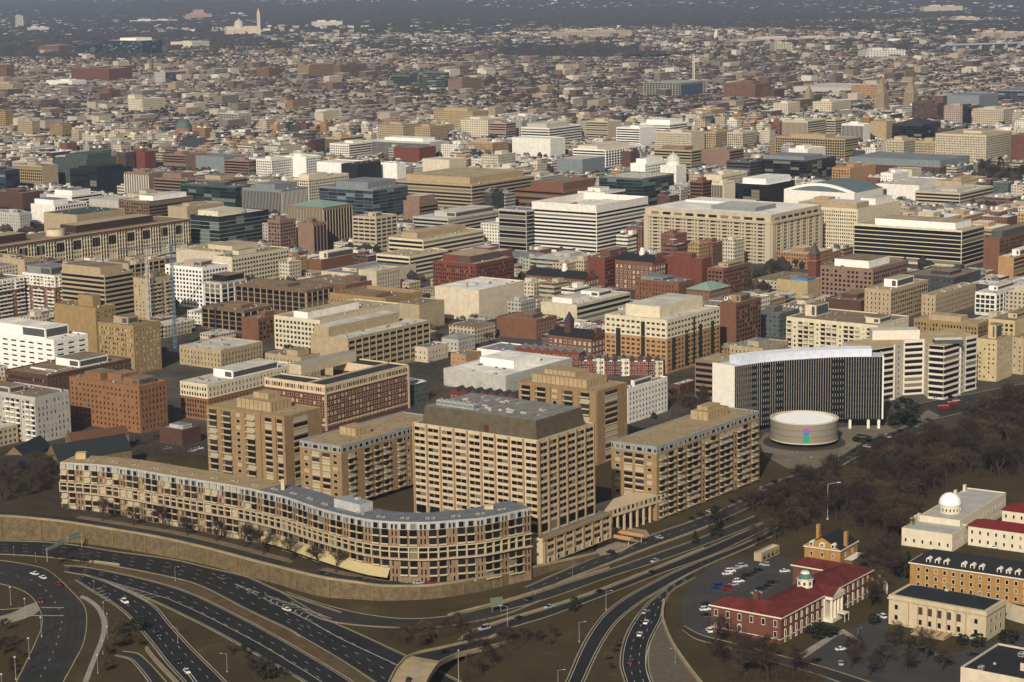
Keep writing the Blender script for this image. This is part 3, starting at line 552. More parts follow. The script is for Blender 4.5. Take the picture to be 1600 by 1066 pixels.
(O, 654, 695, 702, 114, 42, 'd', 'd', 'teal', 'greyroof', 'blue green glass cube far centre', dict(glass='green', trim='lgrey')),
(A_, 700, 722, 752, 124, 30, 'x', 'x', 'rosy', 'brownroof', 'pair of tall brown apartment blocks right of the blue green glass cube', dict()),
(O, 612, 640, 652, 117, 26, 'g', 'n', 'green', 'brownroof', 'green and tan gridded block left of the blue green glass cube', dict()),
(A_, 200, 222, 258, 156, 26, 'x', 'x', 'cream', 'lroof', 'cream apartment house with corner turret far left', dict(pent=[(.0, .3, .5, 1, 8, 'cream')])),
(O, 241, 258, 275, 113, 30, 'x', 'd', 'lgrey', 'greyroof', 'pale grey blue glass slab far left of centre', dict(glass='blue')),
(O, 262, 274, 288, 130, 20, 'x', 'n', 'gold', 'tanroof', 'small golden block beside the pale grey slab', dict()),
(O, 72, 112, 135, 127, 14, 'n', 'n', 'white', 'wroof', 'low white curved-roof hall far left', dict()),
(O, 152, 170, 188, 141, 22, 'x', 'x', 'brick', 'lroof', 'plain brick block beyond the low white hall', dict()),
(A_, 342, 372, 392, 178, 26, 'g', 'g', 'lgrey', 'lroof', 'pale gridded apartment block far left of centre', dict()),
(A_, -20, 8, 20, 174, 34, 'x', 'x', 'ybrick', 'brownroof', 'tall yellow brown tower cut by the left edge', dict()),
(A_, 27, 50, 62, 190, 28, 'x', 'x', 'gold', 'tanroof', 'tan stepped apartment house right of the tall edge tower', dict()),
(A_, 78, 97, 110, 196, 24, 'x', 'x', 'ybrick', 'brownroof', 'small ochre brick block at far left', dict()),
(A_, -20, 20, 38, 132, 24, 'x', 'x', 'tan', 'tanroof', 'tan brick apartments on the left edge below the red brick slab', dict()),
(A_, 0, 10, 22, 106, 30, 'x', 'x', 'brick', 'lroof', 'dark brick tower on the left edge', dict()),
]
# ------------------------------------------------------------------ ground
def ground_mat():
    m = bpy.data.materials.new('winter_ground'); m.use_nodes = True; t = m.node_tree; b = t.nodes['Principled BSDF']; b.inputs['Roughness'].default_value = 1; b.inputs['Specular IOR Level'].default_value = .1
    tc = t.nodes.new('ShaderNodeTexCoord'); L = t.links.new
    def noise(s, d=8):
        n = t.nodes.new('ShaderNodeTexNoise'); n.inputs['Scale'].default_value = s; n.inputs['Detail'].default_value = d; n.inputs['Roughness'].default_value = .68; L(tc.outputs['Object'], n.inputs['Vector']); return n.outputs['Fac']
    def ramp(f, els):
        r = t.nodes.new('ShaderNodeValToRGB'); L(f, r.inputs[0]); e = r.color_ramp
        e.elements[0].position, e.elements[0].color = els[0][0], lin(els[0][1]); e.elements[1].position, e.elements[1].color = els[1][0], lin(els[1][1])
        for p_, c in els[2:]: x = e.elements.new(p_); x.color = lin(c)
        return r.outputs[0]
    def mix(f, a, c):
        x = t.nodes.new('ShaderNodeMix'); x.data_type = 'RGBA'; L(f, x.inputs[0]); L(a, x.inputs[6]); L(c, x.inputs[7]); return x.outputs[2]
    grass = ramp(noise(.035, 12), [(.3, '241f15'), (.7, '5f5033'), (.46, '3c3422'), (.56, '3e3b25')])  # near grass tones darkened in place of cloud shade over the foreground
    fine = ramp(noise(.8, 6), [(.3, '1f1a11'), (.7, '5a4a31')]); g2 = t.nodes.new('ShaderNodeMix'); g2.data_type = 'RGBA'; g2.inputs[0].default_value = .4; L(grass, g2.inputs[6]); L(fine, g2.inputs[7])
    city = ramp(noise(.012, 10), [(.35, '35332f'), (.65, '5b554b')])
    wood = ramp(noise(.0035, 12), [(.35, '2a2a26'), (.68, '5a5246'), (.52, '3a3831')])
    s = t.nodes.new('ShaderNodeSeparateXYZ'); L(tc.outputs['Object'], s.inputs[0])
    def rng(a, c):
        r = t.nodes.new('ShaderNodeMapRange'); r.inputs[1].default_value = a; r.inputs[2].default_value = c; L(s.outputs[1], r.inputs[0]); return r.outputs[0]
    L(mix(rng(5200, 6800), mix(rng(1180, 1260), g2.outputs[2], city), wood), b.inputs['Base Color'])
    return m
def sheet(name, pts, z, m, kind='structure', parent=None, label=None):
    """flat area from photo outline points lying at height z"""
    mb = MB(); w = [W(x, y, z) for x, y in pts]
    A = sum(w[i][0] * w[(i + 1) % len(w)][1] - w[(i + 1) % len(w)][0] * w[i][1] for i in range(len(w)))
    if A < 0: w.reverse()
    mb.face([(x, y, z) for x, y in w], m); o = mb.obj(name, parent)
    if kind: o['kind'] = kind
    return o
def resample(pts, n):
    p = np.array(pts, float); d = np.r_[0, np.cumsum(np.hypot(*(p[1:] - p[:-1]).T[:2]))]; s = np.linspace(0, d[-1], n)
    return np.array([np.interp(s, d, p[:, k]) for k in range(p.shape[1])]).T
def smooth(pts, n=60):
    """Catmull-Rom through world points"""
    p = np.array(pts, float); p = np.vstack([2 * p[0] - p[1], p, 2 * p[-1] - p[-2]]); out = []
    k = max(2, n // (len(p) - 3))
    for i in range(1, len(p) - 2):
        for t in np.linspace(0, 1, k, endpoint=False):
            a, b, c, d = p[i - 1], p[i], p[i + 1], p[i + 2]
            out.append(.5 * (2 * b + (c - a) * t + (2 * a - 5 * b + 4 * c - d) * t * t + (-a + 3 * b - 3 * c + d) * t ** 3))
    out.append(p[-2]); return resample(out, n)
ASPH = mat('201f1e', .9, .5, .05, 'asphalt'); ASPH2 = mat('2e2c28', .9, .45, .04, 'worn_asphalt'); CONC = mat('8d7f62', .9, .25, .1, 'kerb_concrete'); PAINT = mat('a3a198', .7, .1, .5, 'road_paint')  # ASPH is darkened to carry the foreground cloud shade in its colour
DIRT = mat('5d4b31', .95, .3, .12, 'verge_soil'); PAVE = mat('6d6353', .9, .25, .06, 'paving')
ROADS = {}
ROADL = []
def strip(mb, a, b, z, m, za=None):
    for i in range(len(a) - 1):
        q = [(a[i][0], a[i][1]), (b[i][0], b[i][1]), (b[i + 1][0], b[i + 1][1]), (a[i + 1][0], a[i + 1][1])]
        A = sum(q[k][0] * q[(k + 1) % 4][1] - q[(k + 1) % 4][0] * q[k][1] for k in range(4))
        zz = z if not callable(z) else None
        P4 = [(x, y, z(x, y) if callable(z) else z) for x, y in q]
        mb.face(P4 if A > 0 else P4[::-1], m)
def road(name, up, lo, z=.05, m=None, dashes=(), edges=(True, True), kerbs=(True, True), n=70):
    za = z if callable(z) else (lambda x, y: z)
    base = z if not callable(z) else 0
    a = smooth([W(x, y, base) for x, y in up], n); b = smooth([W(x, y, base) for x, y in lo], n)
    mb = MB(); strip(mb, a, b, z, m or ASPH); r = mb.obj(name); r['kind'] = 'structure'
    z2 = (lambda x, y: za(x, y) + .02)
    pm = MB()
    wd_ = np.linalg.norm(a - b, axis=1, keepdims=True) + .01; dr = (b - a) / wd_
    for k, (e, src, sg) in enumerate(((edges[0], a, 1), (edges[1], b, -1))):
        if e: strip(pm, src + dr * sg * .7, src + dr * sg * .98, z2, PAINT)
    for t in dashes:
        c = resample(a * (1 - t) + b * t, 400); s = 0; L = float(np.sum(np.linalg.norm(c[1:] - c[:-1], axis=1)))
        N = int(L / 10)
        c = resample(c, N * 10 + 1)
        for j in range(N):
            p, q = c[j * 10], c[j * 10 + 3]; d = (q - p) / (np.linalg.norm(q - p) + 1e-6); nn = np.array((-d[1], d[0])) * .11
            strip(pm, [p + nn, q + nn], [p - nn, q - nn], z2, PAINT)
    if pm.f: pm.obj('lane_markings', r)
    ds = [0.] + list(dashes) + [1.]; tm = MB(); tw = mat('191817' if (m or ASPH) is ASPH else '252320', .85, .3, .03, 'tyre_wear')
    for q0, q1 in zip(ds[:-1], ds[1:]):
        for f_ in (.34, .68):
            c = a * (1 - (q0 + (q1 - q0) * f_)) + b * (q0 + (q1 - q0) * f_); strip(tm, c - dr * .28, c + dr * .28, (lambda x, y: za(x, y) + .008), tw)
    if name not in ('footpath',): tm.obj('tyre_tracks', r)
    km = MB()
    for e, src, sg in ((kerbs[0], a, -1), (kerbs[1], b, 1)):
        if not e: continue
        A, B = src, src + dr * sg * .55
        zt = lambda x, y: za(x, y) + .13
        strip(km, A, B, zt, CONC)
        for i in range(len(A) - 1):
            km.face([(*A[i], za(*A[i]) - .05), (*A[i + 1], za(*A[i + 1]) - .05), (*A[i + 1], zt(*A[i + 1])), (*A[i], zt(*A[i]))], CONC)
            km.face([(*B[i + 1], za(*B[i + 1]) - .05), (*B[i], za(*B[i]) - .05), (*B[i], zt(*B[i])), (*B[i + 1], zt(*B[i + 1]))], CONC)
    if km.f: km.obj('kerb', r)
    ROADS[name] = (a, b, z); ROADL.append((a, b, z)); return r
g = MB()
g.face([(-16000, -500, 0), (16000, -500, 0), (30000, 45000, 0), (-30000, 45000, 0)], ground_mat()); go = g.obj('ground'); go['kind'] = 'structure'
# terrace above the expressway held by the stone retaining wall: photo x, wall top y, wall foot y
WALL = [(-60, 806, 842), (15, 808, 844), (60, 812, 845), (105, 817, 847), (180, 829, 856), (250, 841, 868), (320, 857, 882), (380, 873, 899), (430, 886, 912), (500, 903, 932), (560, 912, 937), (600, 917, 939), (660, 917, 937), (700, 913, 933), (760, 903, 922), (810, 893, 910), (860, 882, 894), (905, 872, 881), (935, 865, 870)]
wf = [W(x, yb) for x, yt, yb in WALL]
def zfor(X, Y, py):      # height at which the point above (X,Y) shows at photo row py
    lo, hi = 0., 40.
    for _ in range(30):
        m = (lo + hi) / 2
        if P(X, Y, m)[1] > py: lo = m
        else: hi = m
    return lo
wz = [zfor(x, y, t) for (x, y), (_, t, _) in zip(wf, WALL)]
wc = smooth([(x, y, z) for (x, y), z in zip(wf, wz)], 110)
def terr(x, y):
    d = (wc[:, 0] - x) ** 2 + (wc[:, 1] - y) ** 2 * .15; return float(wc[int(np.argmin(d)), 2])
STONE = mat('6f6044', .95, .35, .35, 'retaining_wall_stone')
def stone_mat():
    m = STONE; t = m.node_tree; b = t.nodes['Principled BSDF']; tc = t.nodes.new('ShaderNodeTexCoord'); v = t.nodes.new('ShaderNodeTexVoronoi'); v.inputs['Scale'].default_value = 1.4
    t.links.new(tc.outputs['Object'], v.inputs['Vector']); mx = t.nodes.new('ShaderNodeMix'); mx.data_type = 'RGBA'; mx.blend_type = 'MULTIPLY'; mx.inputs[0].default_value = .45
    old = b.inputs['Base Color'].links[0].from_socket; t.links.new(old, mx.inputs[6]); t.links.new(v.outputs['Distance'], mx.inputs[7]); t.links.new(mx.outputs[2], b.inputs['Base Color'])
stone_mat()
th = thing('retaining_wall', 'long curved brown stone retaining wall between the sunken expressway and the curved apartment building', 'wall', (wf[6][0], wf[6][1], 0))
ox, oy = wf[6]; mb = MB(); cp = MB(); nrm = []
for i in range(len(wc)):
    a, b = wc[max(0, i - 1)], wc[min(len(wc) - 1, i + 1)]; d = (b - a)[:2]; d /= np.linalg.norm(d); nrm.append((-d[1], d[0]))
for i in range(len(wc) - 1):
    (x0, y0, z0), (x1, y1, z1) = wc[i], wc[i + 1]; x0 -= ox; x1 -= ox; y0 -= oy; y1 -= oy; n0, n1 = nrm[i], nrm[i + 1]
    mb.face([(x0, y0, -.3), (x1, y1, -.3), (x1, y1, z1), (x0, y0, z0)], STONE)
    f = lambda x, y, n, k: (x + n[0] * k, y + n[1] * k)
    mb.face([(*f(x1, y1, n1, .8), -.3), (*f(x0, y0, n0, .8), -.3), (*f(x0, y0, n0, .8), z0), (*f(x1, y1, n1, .8), z1)], STONE)
    for k0, k1, a0, a1, in ((-.15, .95, .0, .35),):
        A, B, C_, D = f(x0, y0, n0, k0), f(x1, y1, n1, k0), f(x1, y1, n1, k1), f(x0, y0, n0, k1)
        cp.face([(*A, z0 + .9), (*B, z1 + .9), (*C_, z1 + .9), (*D, z0 + .9)], CONC); cp.face([(*A, z0), (*B, z1), (*B, z1 + .9), (*A, z0 + .9)], CONC); cp.face([(*C_, z1), (*D, z0), (*D, z0 + .9), (*C_, z1 + .9)], CONC)
mb.obj('stone_face', th); cp.obj('coping', th)
bt = tmpl('box', mat('6b5a3e', .95, .3, .5)); pw = Parts(th)
for i in range(6, len(wc) - 16, 6):
    x, y, z = wc[i]; n = nrm[i]; pw.add('buttress', bt, x - ox + n[0] * .25, y - oy + n[1] * .25, 0, math.atan2(-n[0], n[1]) + math.pi, 1., .6, z)
pw.done()
mb = MB(); far = []
TG = mat('3a3020', .98, .35, .12, 'terrace_soil')
for i in range(len(wc)):
    x, y, z = wc[i]; k = 75 if i < 80 else max(8, 75 * (len(wc) - i) / 30)
    if i < 22: k = 110
    far.append((x + nrm[i][0] * k * .3 , y + k, z))
for i in range(len(wc) - 1):
    a, b = wc[i], wc[i + 1]; mb.face([(a[0] + nrm[i][0] * .8, a[1] + nrm[i][1] * .8, a[2]), (b[0] + nrm[i + 1][0] * .8, b[1] + nrm[i + 1][1] * .8, b[2]), far[i + 1], far[i]], TG)
    mb.face([far[i], far[i + 1], (*far[i + 1][:2], -1), (*far[i][:2], -1)], TG)
o = mb.obj('terrace_ground'); o['kind'] = 'structure'
# lane along the top of the wall
mb = MB(); N_ = np.array(nrm); a = wc[:, :2] + N_ * 2.2; b = wc[:, :2] + N_ * 9.
for i in range(len(wc) - 1):
    z0, z1 = wc[i][2] + .05, wc[i + 1][2] + .05
    mb.face([(*a[i], z0), (*a[i + 1], z1), (*b[i + 1], z1), (*b[i], z0)], ASPH2)
o = mb.obj('terrace_lane'); o['kind'] = 'structure'
mb = MB()
for i in range(16, len(wc) - 6):
    z0, z1 = wc[i][2] + .12, wc[i + 1][2] + .12; c0, c1 = wc[i, :2] + N_[i] * 9., wc[i + 1, :2] + N_[i + 1] * 9.; d0, d1 = wc[i, :2] + N_[i] * 13.5, wc[i + 1, :2] + N_[i + 1] * 13.5
    mb.face([(*c0, z0), (*c1, z1), (*d1, z1), (*d0, z0)], mat('6b5a45', .95, .25, .2)); mb.face([(*c0, z0 - .12), (*c1, z1 - .12), (*c1, z1), (*c0, z0)], CONC)
o = mb.obj('terrace_pavement'); o['kind'] = 'structure'
# expressway carriageways
road('expressway', [(-60, 842), (0, 845), (67, 847), (117, 852), (180, 862), (267, 874), (333, 889), (387, 902), (447, 928), (533, 957)], [(-60, 866), (0, 866), (67, 870), (143, 879), (187, 886), (267, 902), (317, 917), (387, 953), (450, 983), (470, 996)], dashes=(.25, .5, .75), z=.05)
road('expressway', [(440, 926), (480, 950), (513, 969), (560, 990), (620, 1018), (680, 1046), (740, 1076), (800, 1108)], [(450, 983), (470, 994), (533, 1031), (583, 1064), (640, 1100), (700, 1140)], dashes=(.36, .58, .8), z=.055)
road('exit_ramp', [(447, 925), (490, 940), (533, 952), (570, 960), (630, 967), (700, 963), (783, 944), (830, 929)], [(455, 940), (490, 962), (517, 971), (570, 978), (640, 981), (700, 978), (783, 962), (846, 938)], z=.06, m=ASPH2, edges=(False, True))
road('lower_carriageway', [(100, 884), (143, 888), (233, 907), (300, 928), (367, 960), (433, 995), (533, 1054), (600, 1100)], [(100, 893), (157, 905), (237, 938), (300, 968), (350, 994), (400, 1022), (470, 1062), (540, 1108)], dashes=(.3, .56,), z=.05)
road('left_carriageway', [(130, 897), (180, 915), (237, 944), (267, 977), (300, 1013), (353, 1066), (400, 1120)], [(118, 906), (147, 925), (172, 940), (200, 962), (233, 1000), (262, 1037), (288, 1066), (330, 1120)], dashes=(.33, .66), z=.05)
ISL = mat('55452a', .98, .35, .15, 'median_soil')
o = sheet('median', [(100, 882), (143, 880), (187, 887), (267, 903), (317, 919), (387, 955), (450, 985), (533, 1033), (583, 1066), (640, 1102), (600, 1104), (533, 1053), (433, 993), (367, 959), (300, 927), (233, 906), (143, 887)], .08, ISL)
# streets on the left
road('side_street', [(-60, 872), (0, 876), (50, 884), (77, 893), (110, 923), (133, 953), (131, 1000), (112, 1040), (96, 1070), (70, 1130)], [(-60, 905), (0, 912), (40, 925), (60, 947), (67, 973), (58, 1000), (42, 1035), (27, 1066), (5, 1120)], z=.045, m=ASPH2, edges=(False, False), dashes=(.55,))
road('cross_street', [(-60, 950), (0, 953), (40, 950), (100, 950)], [(-60, 972), (0, 966), (40, 962), (100, 962)], z=.04, m=ASPH2, edges=(False, False))
PTH = mat('8a8375', .9, .2, .2, 'path_concrete')
o = road('footpath', [(128, 930), (140, 935), (158, 950), (168, 975), (163, 1000), (153, 1025), (138, 1066), (125, 1110)], [(124, 934), (135, 939), (151, 953), (159, 976), (155, 1000), (145, 1025), (129, 1066), (115, 1110)], z=.07, m=PTH, edges=(False, False), kerbs=(False, False))
o = road('footpath', [(0, 963), (20, 957), (40, 947), (58, 940)], [(0, 976), (25, 971), (50, 962), (62, 954)], z=.07, m=PTH, edges=(False, False), kerbs=(False, False))
o = road('slip_road', [(192, 1018), (215, 1022), (232, 1036), (245, 1050), (262, 1070), (300, 1120)], [(180, 1024), (203, 1030), (215, 1042), (228, 1058), (236, 1072), (260, 1120)], z=.045, m=ASPH2, edges=(False, True))
# ramps toward the upper right
zr = lambda x, y: .07
road('street', [(820, 918), (870, 896), (926, 872), (952, 863), (994, 845), (1040, 828), (1076, 816), (1140, 791), (1176, 772), (1210, 753), (1250, 740), (1300, 720), (1350, 690), (1420, 665)], [(836, 927), (880, 908), (952, 880), (1016, 855), (1080, 832), (1120, 816), (1180, 789), (1212, 775), (1250, 757), (1290, 742), (1340, 714), (1390, 694), (1450, 672)], z=.07, m=ASPH2, edges=(True, True), dashes=(.5,))
road('ramp', [(780, 943), (828, 930), (880, 913), (952, 890), (1010, 870), (1080, 846), (1130, 826), (1180, 806)], [(783, 955), (840, 940), (900, 920), (960, 899), (1020, 880), (1090, 855), (1140, 836), (1190, 816)], z=.065, m=ASPH2, edges=(True, False))
road('ramp', [(716, 1000), (745, 986), (780, 973), (854, 951), (924, 928), (1010, 895), (1100, 858), (1160, 832), (1210, 810)], [(735, 1006), (765, 994), (790, 983), (850, 965), (892, 950), (960, 924), (1040, 893), (1110, 868), (1165, 842), (1215, 818)], z=.06, edges=(True, False))
road('curving_ramp', [(860, 1110), (885, 1066), (905, 1020), (922, 989), (945, 959), (977, 934), (1015, 913), (1048, 896), (1100, 874), (1160, 850), (1220, 822)], [(895, 1110), (912, 1066), (931, 1024), (949, 992), (970, 966), (1003, 940), (1033, 922), (1060, 906), (1108, 882), (1168, 856), (1228, 828)], z=.055)
road('lower_expressway', [(985, 1110), (977, 1066), (970, 1038), (975, 1003), (989, 973), (1012, 943), (1033, 926), (1050, 912), (1080, 895)], [(1040, 1110), (1019, 1066), (1012, 1038), (1015, 1006), (1026, 982), (1034, 966), (1040, 940), (1052, 922), (1086, 902)], z=.05, dashes=(.35, .68))
sheet('gravel_shoulder', [(1034, 967), (1026, 983), (1016, 1007), (1013, 1038), (1020, 1066), (1040, 1110), (1130, 1110), (1092, 1066), (1072, 1040), (1053, 1012), (1043, 992)], .04, mat('5a5143', .95, .25, .4, 'gravel'))
# low concrete wall along the gravel
def low_wall(name, label, pts, h, w, m, z=0., cap=None):
    q = smooth([W(x, y, z) for x, y in pts], 40); o0 = q[len(q) // 2]; th = thing(name, label, 'wall', (o0[0], o0[1], z)); mb = MB()
    for i in range(len(q) - 1):
        a, b = q[i] - o0, q[i + 1] - o0; d = (b - a) / np.linalg.norm(b - a); n = np.array((-d[1], d[0])) * w / 2
        mb.prism([tuple(a - n), tuple(b - n), tuple(b + n), tuple(a + n)], 0, h, m)
    mb.obj('wall_body', th)
    if cap:
        mb = MB()
        for i in range(len(q) - 1):
            a, b = q[i] - o0, q[i + 1] - o0; d = (b - a) / np.linalg.norm(b - a); n = np.array((-d[1], d[0])) * (w / 2 + .1)
            mb.prism([tuple(a - n), tuple(b - n), tuple(b + n), tuple(a + n)], h + .01, h + .2, cap)
        mb.obj('coping', th)
    return th
low_wall('parapet_wall', 'pale curved parapet wall at the edge of the gravel shoulder, bottom right of centre', [(1038, 940), (1035, 966), (1043, 992), (1053, 1012), (1072, 1040), (1092, 1066), (1125, 1105)], 1.2, .9, mat('8f8064', .9, .2, .4), cap=CONC)
low_wall('parapet_wall', 'short straight concrete wall beside the left carriageway at the bottom', [(229, 1016), (243, 1034), (256, 1048), (275, 1068), (300, 1095)], 1.6, 1.2, mat('7d7260', .9, .2, .4))
low_wall('crash_barrier', 'pale concrete barrier along the upper side of the middle ramp', [(722, 997), (745, 984), (780, 972), (854, 950), (924, 927), (1010, 894), (1100, 857)], .85, .45, CONC)
low_wall('crash_barrier', 'pale concrete barrier along the upper ramp above the road sign', [(700, 962), (780, 942), (828, 928), (880, 911), (952, 888)], .85, .45, CONC)
low_wall('crash_barrier', 'concrete barrier between the street and the upper ramp', [(836, 929), (880, 910), (952, 882), (1016, 857), (1080, 834), (1120, 818)], .85, .4, CONC)
low_wall('crash_barrier', 'low barrier along the inner edge of the median', [(187, 884), (160, 880), (140, 878)], .9, .5, CONC)
# painted gores
def gore(name, tip, l1, l2, n, flip=1):
    mb = MB(); z = .085
    A, B1, B2 = np.array(W(*tip)), np.array(W(*l1)), np.array(W(*l2))
    def line(p, q, w=.3):
        d = (q - p) / np.linalg.norm(q - p); nn = np.array((-d[1], d[0])) * w / 2; strip(mb, [p + nn, q + nn], [p - nn, q - nn], z, PAINT)
    line(A, B1, .4); line(A, B2, .4)
    for k in range(2, n):
        t = k / n; p, q = A + (B1 - A) * t, A + (B2 - A) * t; c = (p + q) / 2 + (B1 + B2 - 2 * A) / 2 * .06 * flip * -1
        line(p, c, .35); line(c, q, .35)
    o = mb.obj(name); o['kind'] = 'structure'
gore('road_marking', (365, 912), (518, 967), (486, 972), 14)
gore('road_marking', (157, 905), (264, 936), (236, 943), 9)
ln = MB()
def line_px(pts, w=.28, z=.088):
    q = smooth([W(x, y, z) for x, y in pts], 40)
    for i in range(39):
        d = (q[i + 1] - q[i]) / np.linalg.norm(q[i + 1] - q[i]); nn = np.array((-d[1], d[0])) * w / 2; strip(ln, [q[i] + nn, q[i + 1] + nn], [q[i] - nn, q[i + 1] - nn], z, PAINT)
line_px([(486, 972), (533, 998), (590, 1025), (645, 1050)], .4); line_px([(264, 936), (317, 960), (400, 1003), (467, 1043), (510, 1070)], .35); line_px([(290, 1048), (300, 1062), (312, 1080)], .4); line_px([(293, 1046), (308, 1066), (316, 1078)], .4)
line_px([(1034, 968), (1016, 1004), (1009, 1038), (1016, 1066)], .35)
for k in range(5): line_px([(150 + k * 3, 921 + k * 4.6), (160 + k * 3.4, 918 + k * 4.8)], .5)
o = ln.obj('road_marking'); o['kind'] = 'structure'
# car park and drives by the red-roofed building
LOT = mat('3a3834', .93, .25, .07, 'car_park_asphalt')
sheet('car_park', [(1064, 962), (1066, 938), (1080, 912), (1105, 889), (1150, 872), (1200, 866), (1258, 880), (1262, 925), (1122, 958), (1118, 1002), (1092, 994), (1072, 982)], .035, LOT)
road('drive', [(1068, 978), (1095, 992), (1140, 1004), (1200, 1020), (1290, 1044), (1400, 1080)], [(1066, 984), (1090, 999), (1140, 1012), (1195, 1030), (1285, 1056), (1385, 1095)], z=.03, m=ASPH2, edges=(False, False))
sheet('car_park', [(1262, 1010), (1310, 990), (1350, 972), (1385, 958), (1388, 1000), (1440, 1018), (1500, 1020), (1560, 1000), (1640, 985), (1640, 1100), (1300, 1100)], .025, LOT)
sheet('footpath', [(1248, 1022), (1300, 990), (1318, 983), (1345, 1000), (1341, 1004), (1317, 990), (1303, 997), (1255, 1030)], .06, PTH)
# plaza round the drum-shaped hall
sheet('plaza', [(1186, 690), (1200, 668), (1385, 664), (1400, 672), (1432, 655), (1450, 640), (1470, 650), (1440, 664), (1395, 690), (1345, 712), (1295, 735), (1230, 732), (1195, 712)], .05, PAVE)
sheet('forecourt', [(926, 872), (972, 862), (1000, 846), (1016, 838), (1010, 828), (960, 822), (935, 850)], .09, mat('8a7d68', .9, .2, .1))
road('avenue', [(1400, 640), (1450, 628), (1520, 615), (1600, 600), (1680, 590)], [(1420, 664), (1480, 650), (1560, 632), (1620, 622), (1700, 612)], z=.03, m=ASPH2, edges=(False, False), dashes=(.5,))
sheet('car_park', [(175, 700), (320, 712), (325, 680), (240, 672), (165, 684)], 0.03, LOT)
road('street', [(-60, 742), (0, 744), (40, 742), (80, 737)], [(-60, 770), (0, 772), (50, 768), (85, 760)], z=lambda x, y: terr(x, y) + .03, m=ASPH2, edges=(False, False), kerbs=(False, False))
# ------------------------------------------------------------------ near landmark buildings
def aptface(p, ax, ay, rot, L, cols, z0, nf, fl, wall, trim, rail, glass, mans=None, bd=1.3, bh=.85):
    """columns along a wall: b balcony bay, p plain pier, w window column, n narrow windows pair, r recess, P proud pier"""
    c, s = math.cos(rot), math.sin(rot); at = lambda u, o=0: (ax + u * c - o * s, ay + u * s + o * c)
    tot = sum(x[1] for x in cols); k = L / tot; u = 0
    gb, wb, tb, bl, wn = tmpl('box', glass), tmpl('box', wall), tmpl('box', trim), tmpl('balc', rail), tmpl('win', trim, glass)
    for ty, w_ in cols:
        w = w_ * k; m = u + w / 2
        if ty == 'P': p.add('pier', wb, *at(m), z0, rot, w * .9, .7, nf * fl + .3)
        for j in range(nf):
            z = z0 + j * fl
            if ty == 'b':
                p.add('window', gb, *at(m), z + .15, rot, w * .8, .06, fl - .8); p.add('balcony', bl, *at(m), z, rot, w * .92, bd, bh)
            elif ty == 'w': p.add('window', wn, *at(m), z + .7, rot, w * .62, .08, fl - 1.4)
            elif ty == 'n':
                for q in (-.22, .22): p.add('window', gb, *at(m + q * w), z + .75, rot, w * .2, .07, fl - 1.5)
            elif ty == 'W':
                p.add('window', gb, *at(m), z + .5, rot, w * .86, .06, fl - 1.2); p.add('spandrel', tb, *at(m), z - .1, rot, w * .9, .12, .7)
        u += w
def cols(s): return [(x[0], float(x[1:])) for x in s.split()]
BR_ = mat('8a7150', .9, .2, .3, 'plaza_brick'); TR_ = mat('b8a485', .85, .15, .4, 'plaza_trim'); RL_ = mat('a39578', .85, .15, .4, 'balcony_concrete'); TAN_ = mat('94805f', .9, .2, .15, 'plaza_roof')
HOME = G_('home'); DK = G_('dark')
def apt(name, label, C3, L3, R3, h, z0, lc, rc, nf, mans=None, wl=None, wr=None, pents=(), ga=None, gb=None):
    ga = ga or GA; gb = gb or GB
    (X, Y), WL, WR = place(L3, C3[0], R3, C3[1], h + z0, ga, gb); WL = wl or WL; WR = wr or WR
    th = thing(name, label, 'apartment building', (X, Y, z0), gb)
    c, s = math.cos(gb), math.sin(gb); FOOT.append((X + (WR * c - WL * s) / 2, Y + (WR * s + WL * c) / 2, WR / 2 + 3, WL / 2 + 3, gb))
    PROT.append((L3, R3, C3[1] - 8, P(X, Y, z0 + 4)[1], math.hypot(X, Y)))
    body(th, 0, WR, 0, WL, 0, h, BR_, TAN_, .5, band=(mat(mans), 3.4) if mans else None)
    p = Parts(th); fl = (h - (3.6 if mans else .6) - 1) / nf
    aptface(p, 0, 0, math.pi / 2, WL, lc, 1., nf, fl, BR_, TR_, RL_, HOME); aptface(p, WR, 0, math.pi, WR, rc, 1., nf, fl, BR_, TR_, RL_, HOME)
    if mans:
        aptface(p, 0, 0, math.pi / 2, WL, [('w' if a in 'bw' else 'w', b) for a, b in lc], h - 3.5, 1, 3.5, BR_, TR_, RL_, DK); aptface(p, WR, 0, math.pi, WR, [('w', b) for a, b in rc], h - 3.5, 1, 3.5, BR_, TR_, RL_, DK)
    for a, b, c_, d, ph in pents:
        m = MB(); m.box(a * WR, b * WR, c_ * WL, d * WL, h, h + ph, mat('gold'), TAN_, bottom=False); po = m.obj('penthouse', th)
        for k in range(int((b - a) * WR / 3)): p.add('rib', tmpl('box', BR_), a * WR + k * 3 + .4, c_ * WL, h, math.pi, .4, .2, ph)
        for k in range(int((d - c_) * WL / 3)): p.add('rib', tmpl('box', BR_), a * WR, c_ * WL + k * 3 + .4, h, math.pi / 2, .4, .2, ph)
    rnd = random.Random(int(X)); tu = tmpl('unit', mat('lgrey', .6), mat('dgrey'))
    for k in range(max(3, int(WL * WR / 160))):
        x, y = rnd.uniform(2, WR - 2), rnd.uniform(2, WL - 2)
        if any(a * WR - 2 < x < b * WR + 2 and c_ * WL - 2 < y < d * WL + 2 for a, b, c_, d, _ in pents): continue
        p.add('roof_vent', tu, x, y, h, 0, 1.8, 1.2, .8)
    p.done(); return th, X, Y, WL, WR
apt('apartment_tower', 'tall tan apartment tower with recessed balcony columns at left, a ribbed box on its roof', (444, 653), 322, 502, 42, 0, cols('p1 W3 P2.2 W4 p1.5 P3 b5 P2.4 w3.4 p1.6 b5 P2.4 b5 p1'), cols('p5 W6 p3'), 12, pents=[(.25, .8, .28, .72, 5), (.45, .75, .4, .6, 8)])
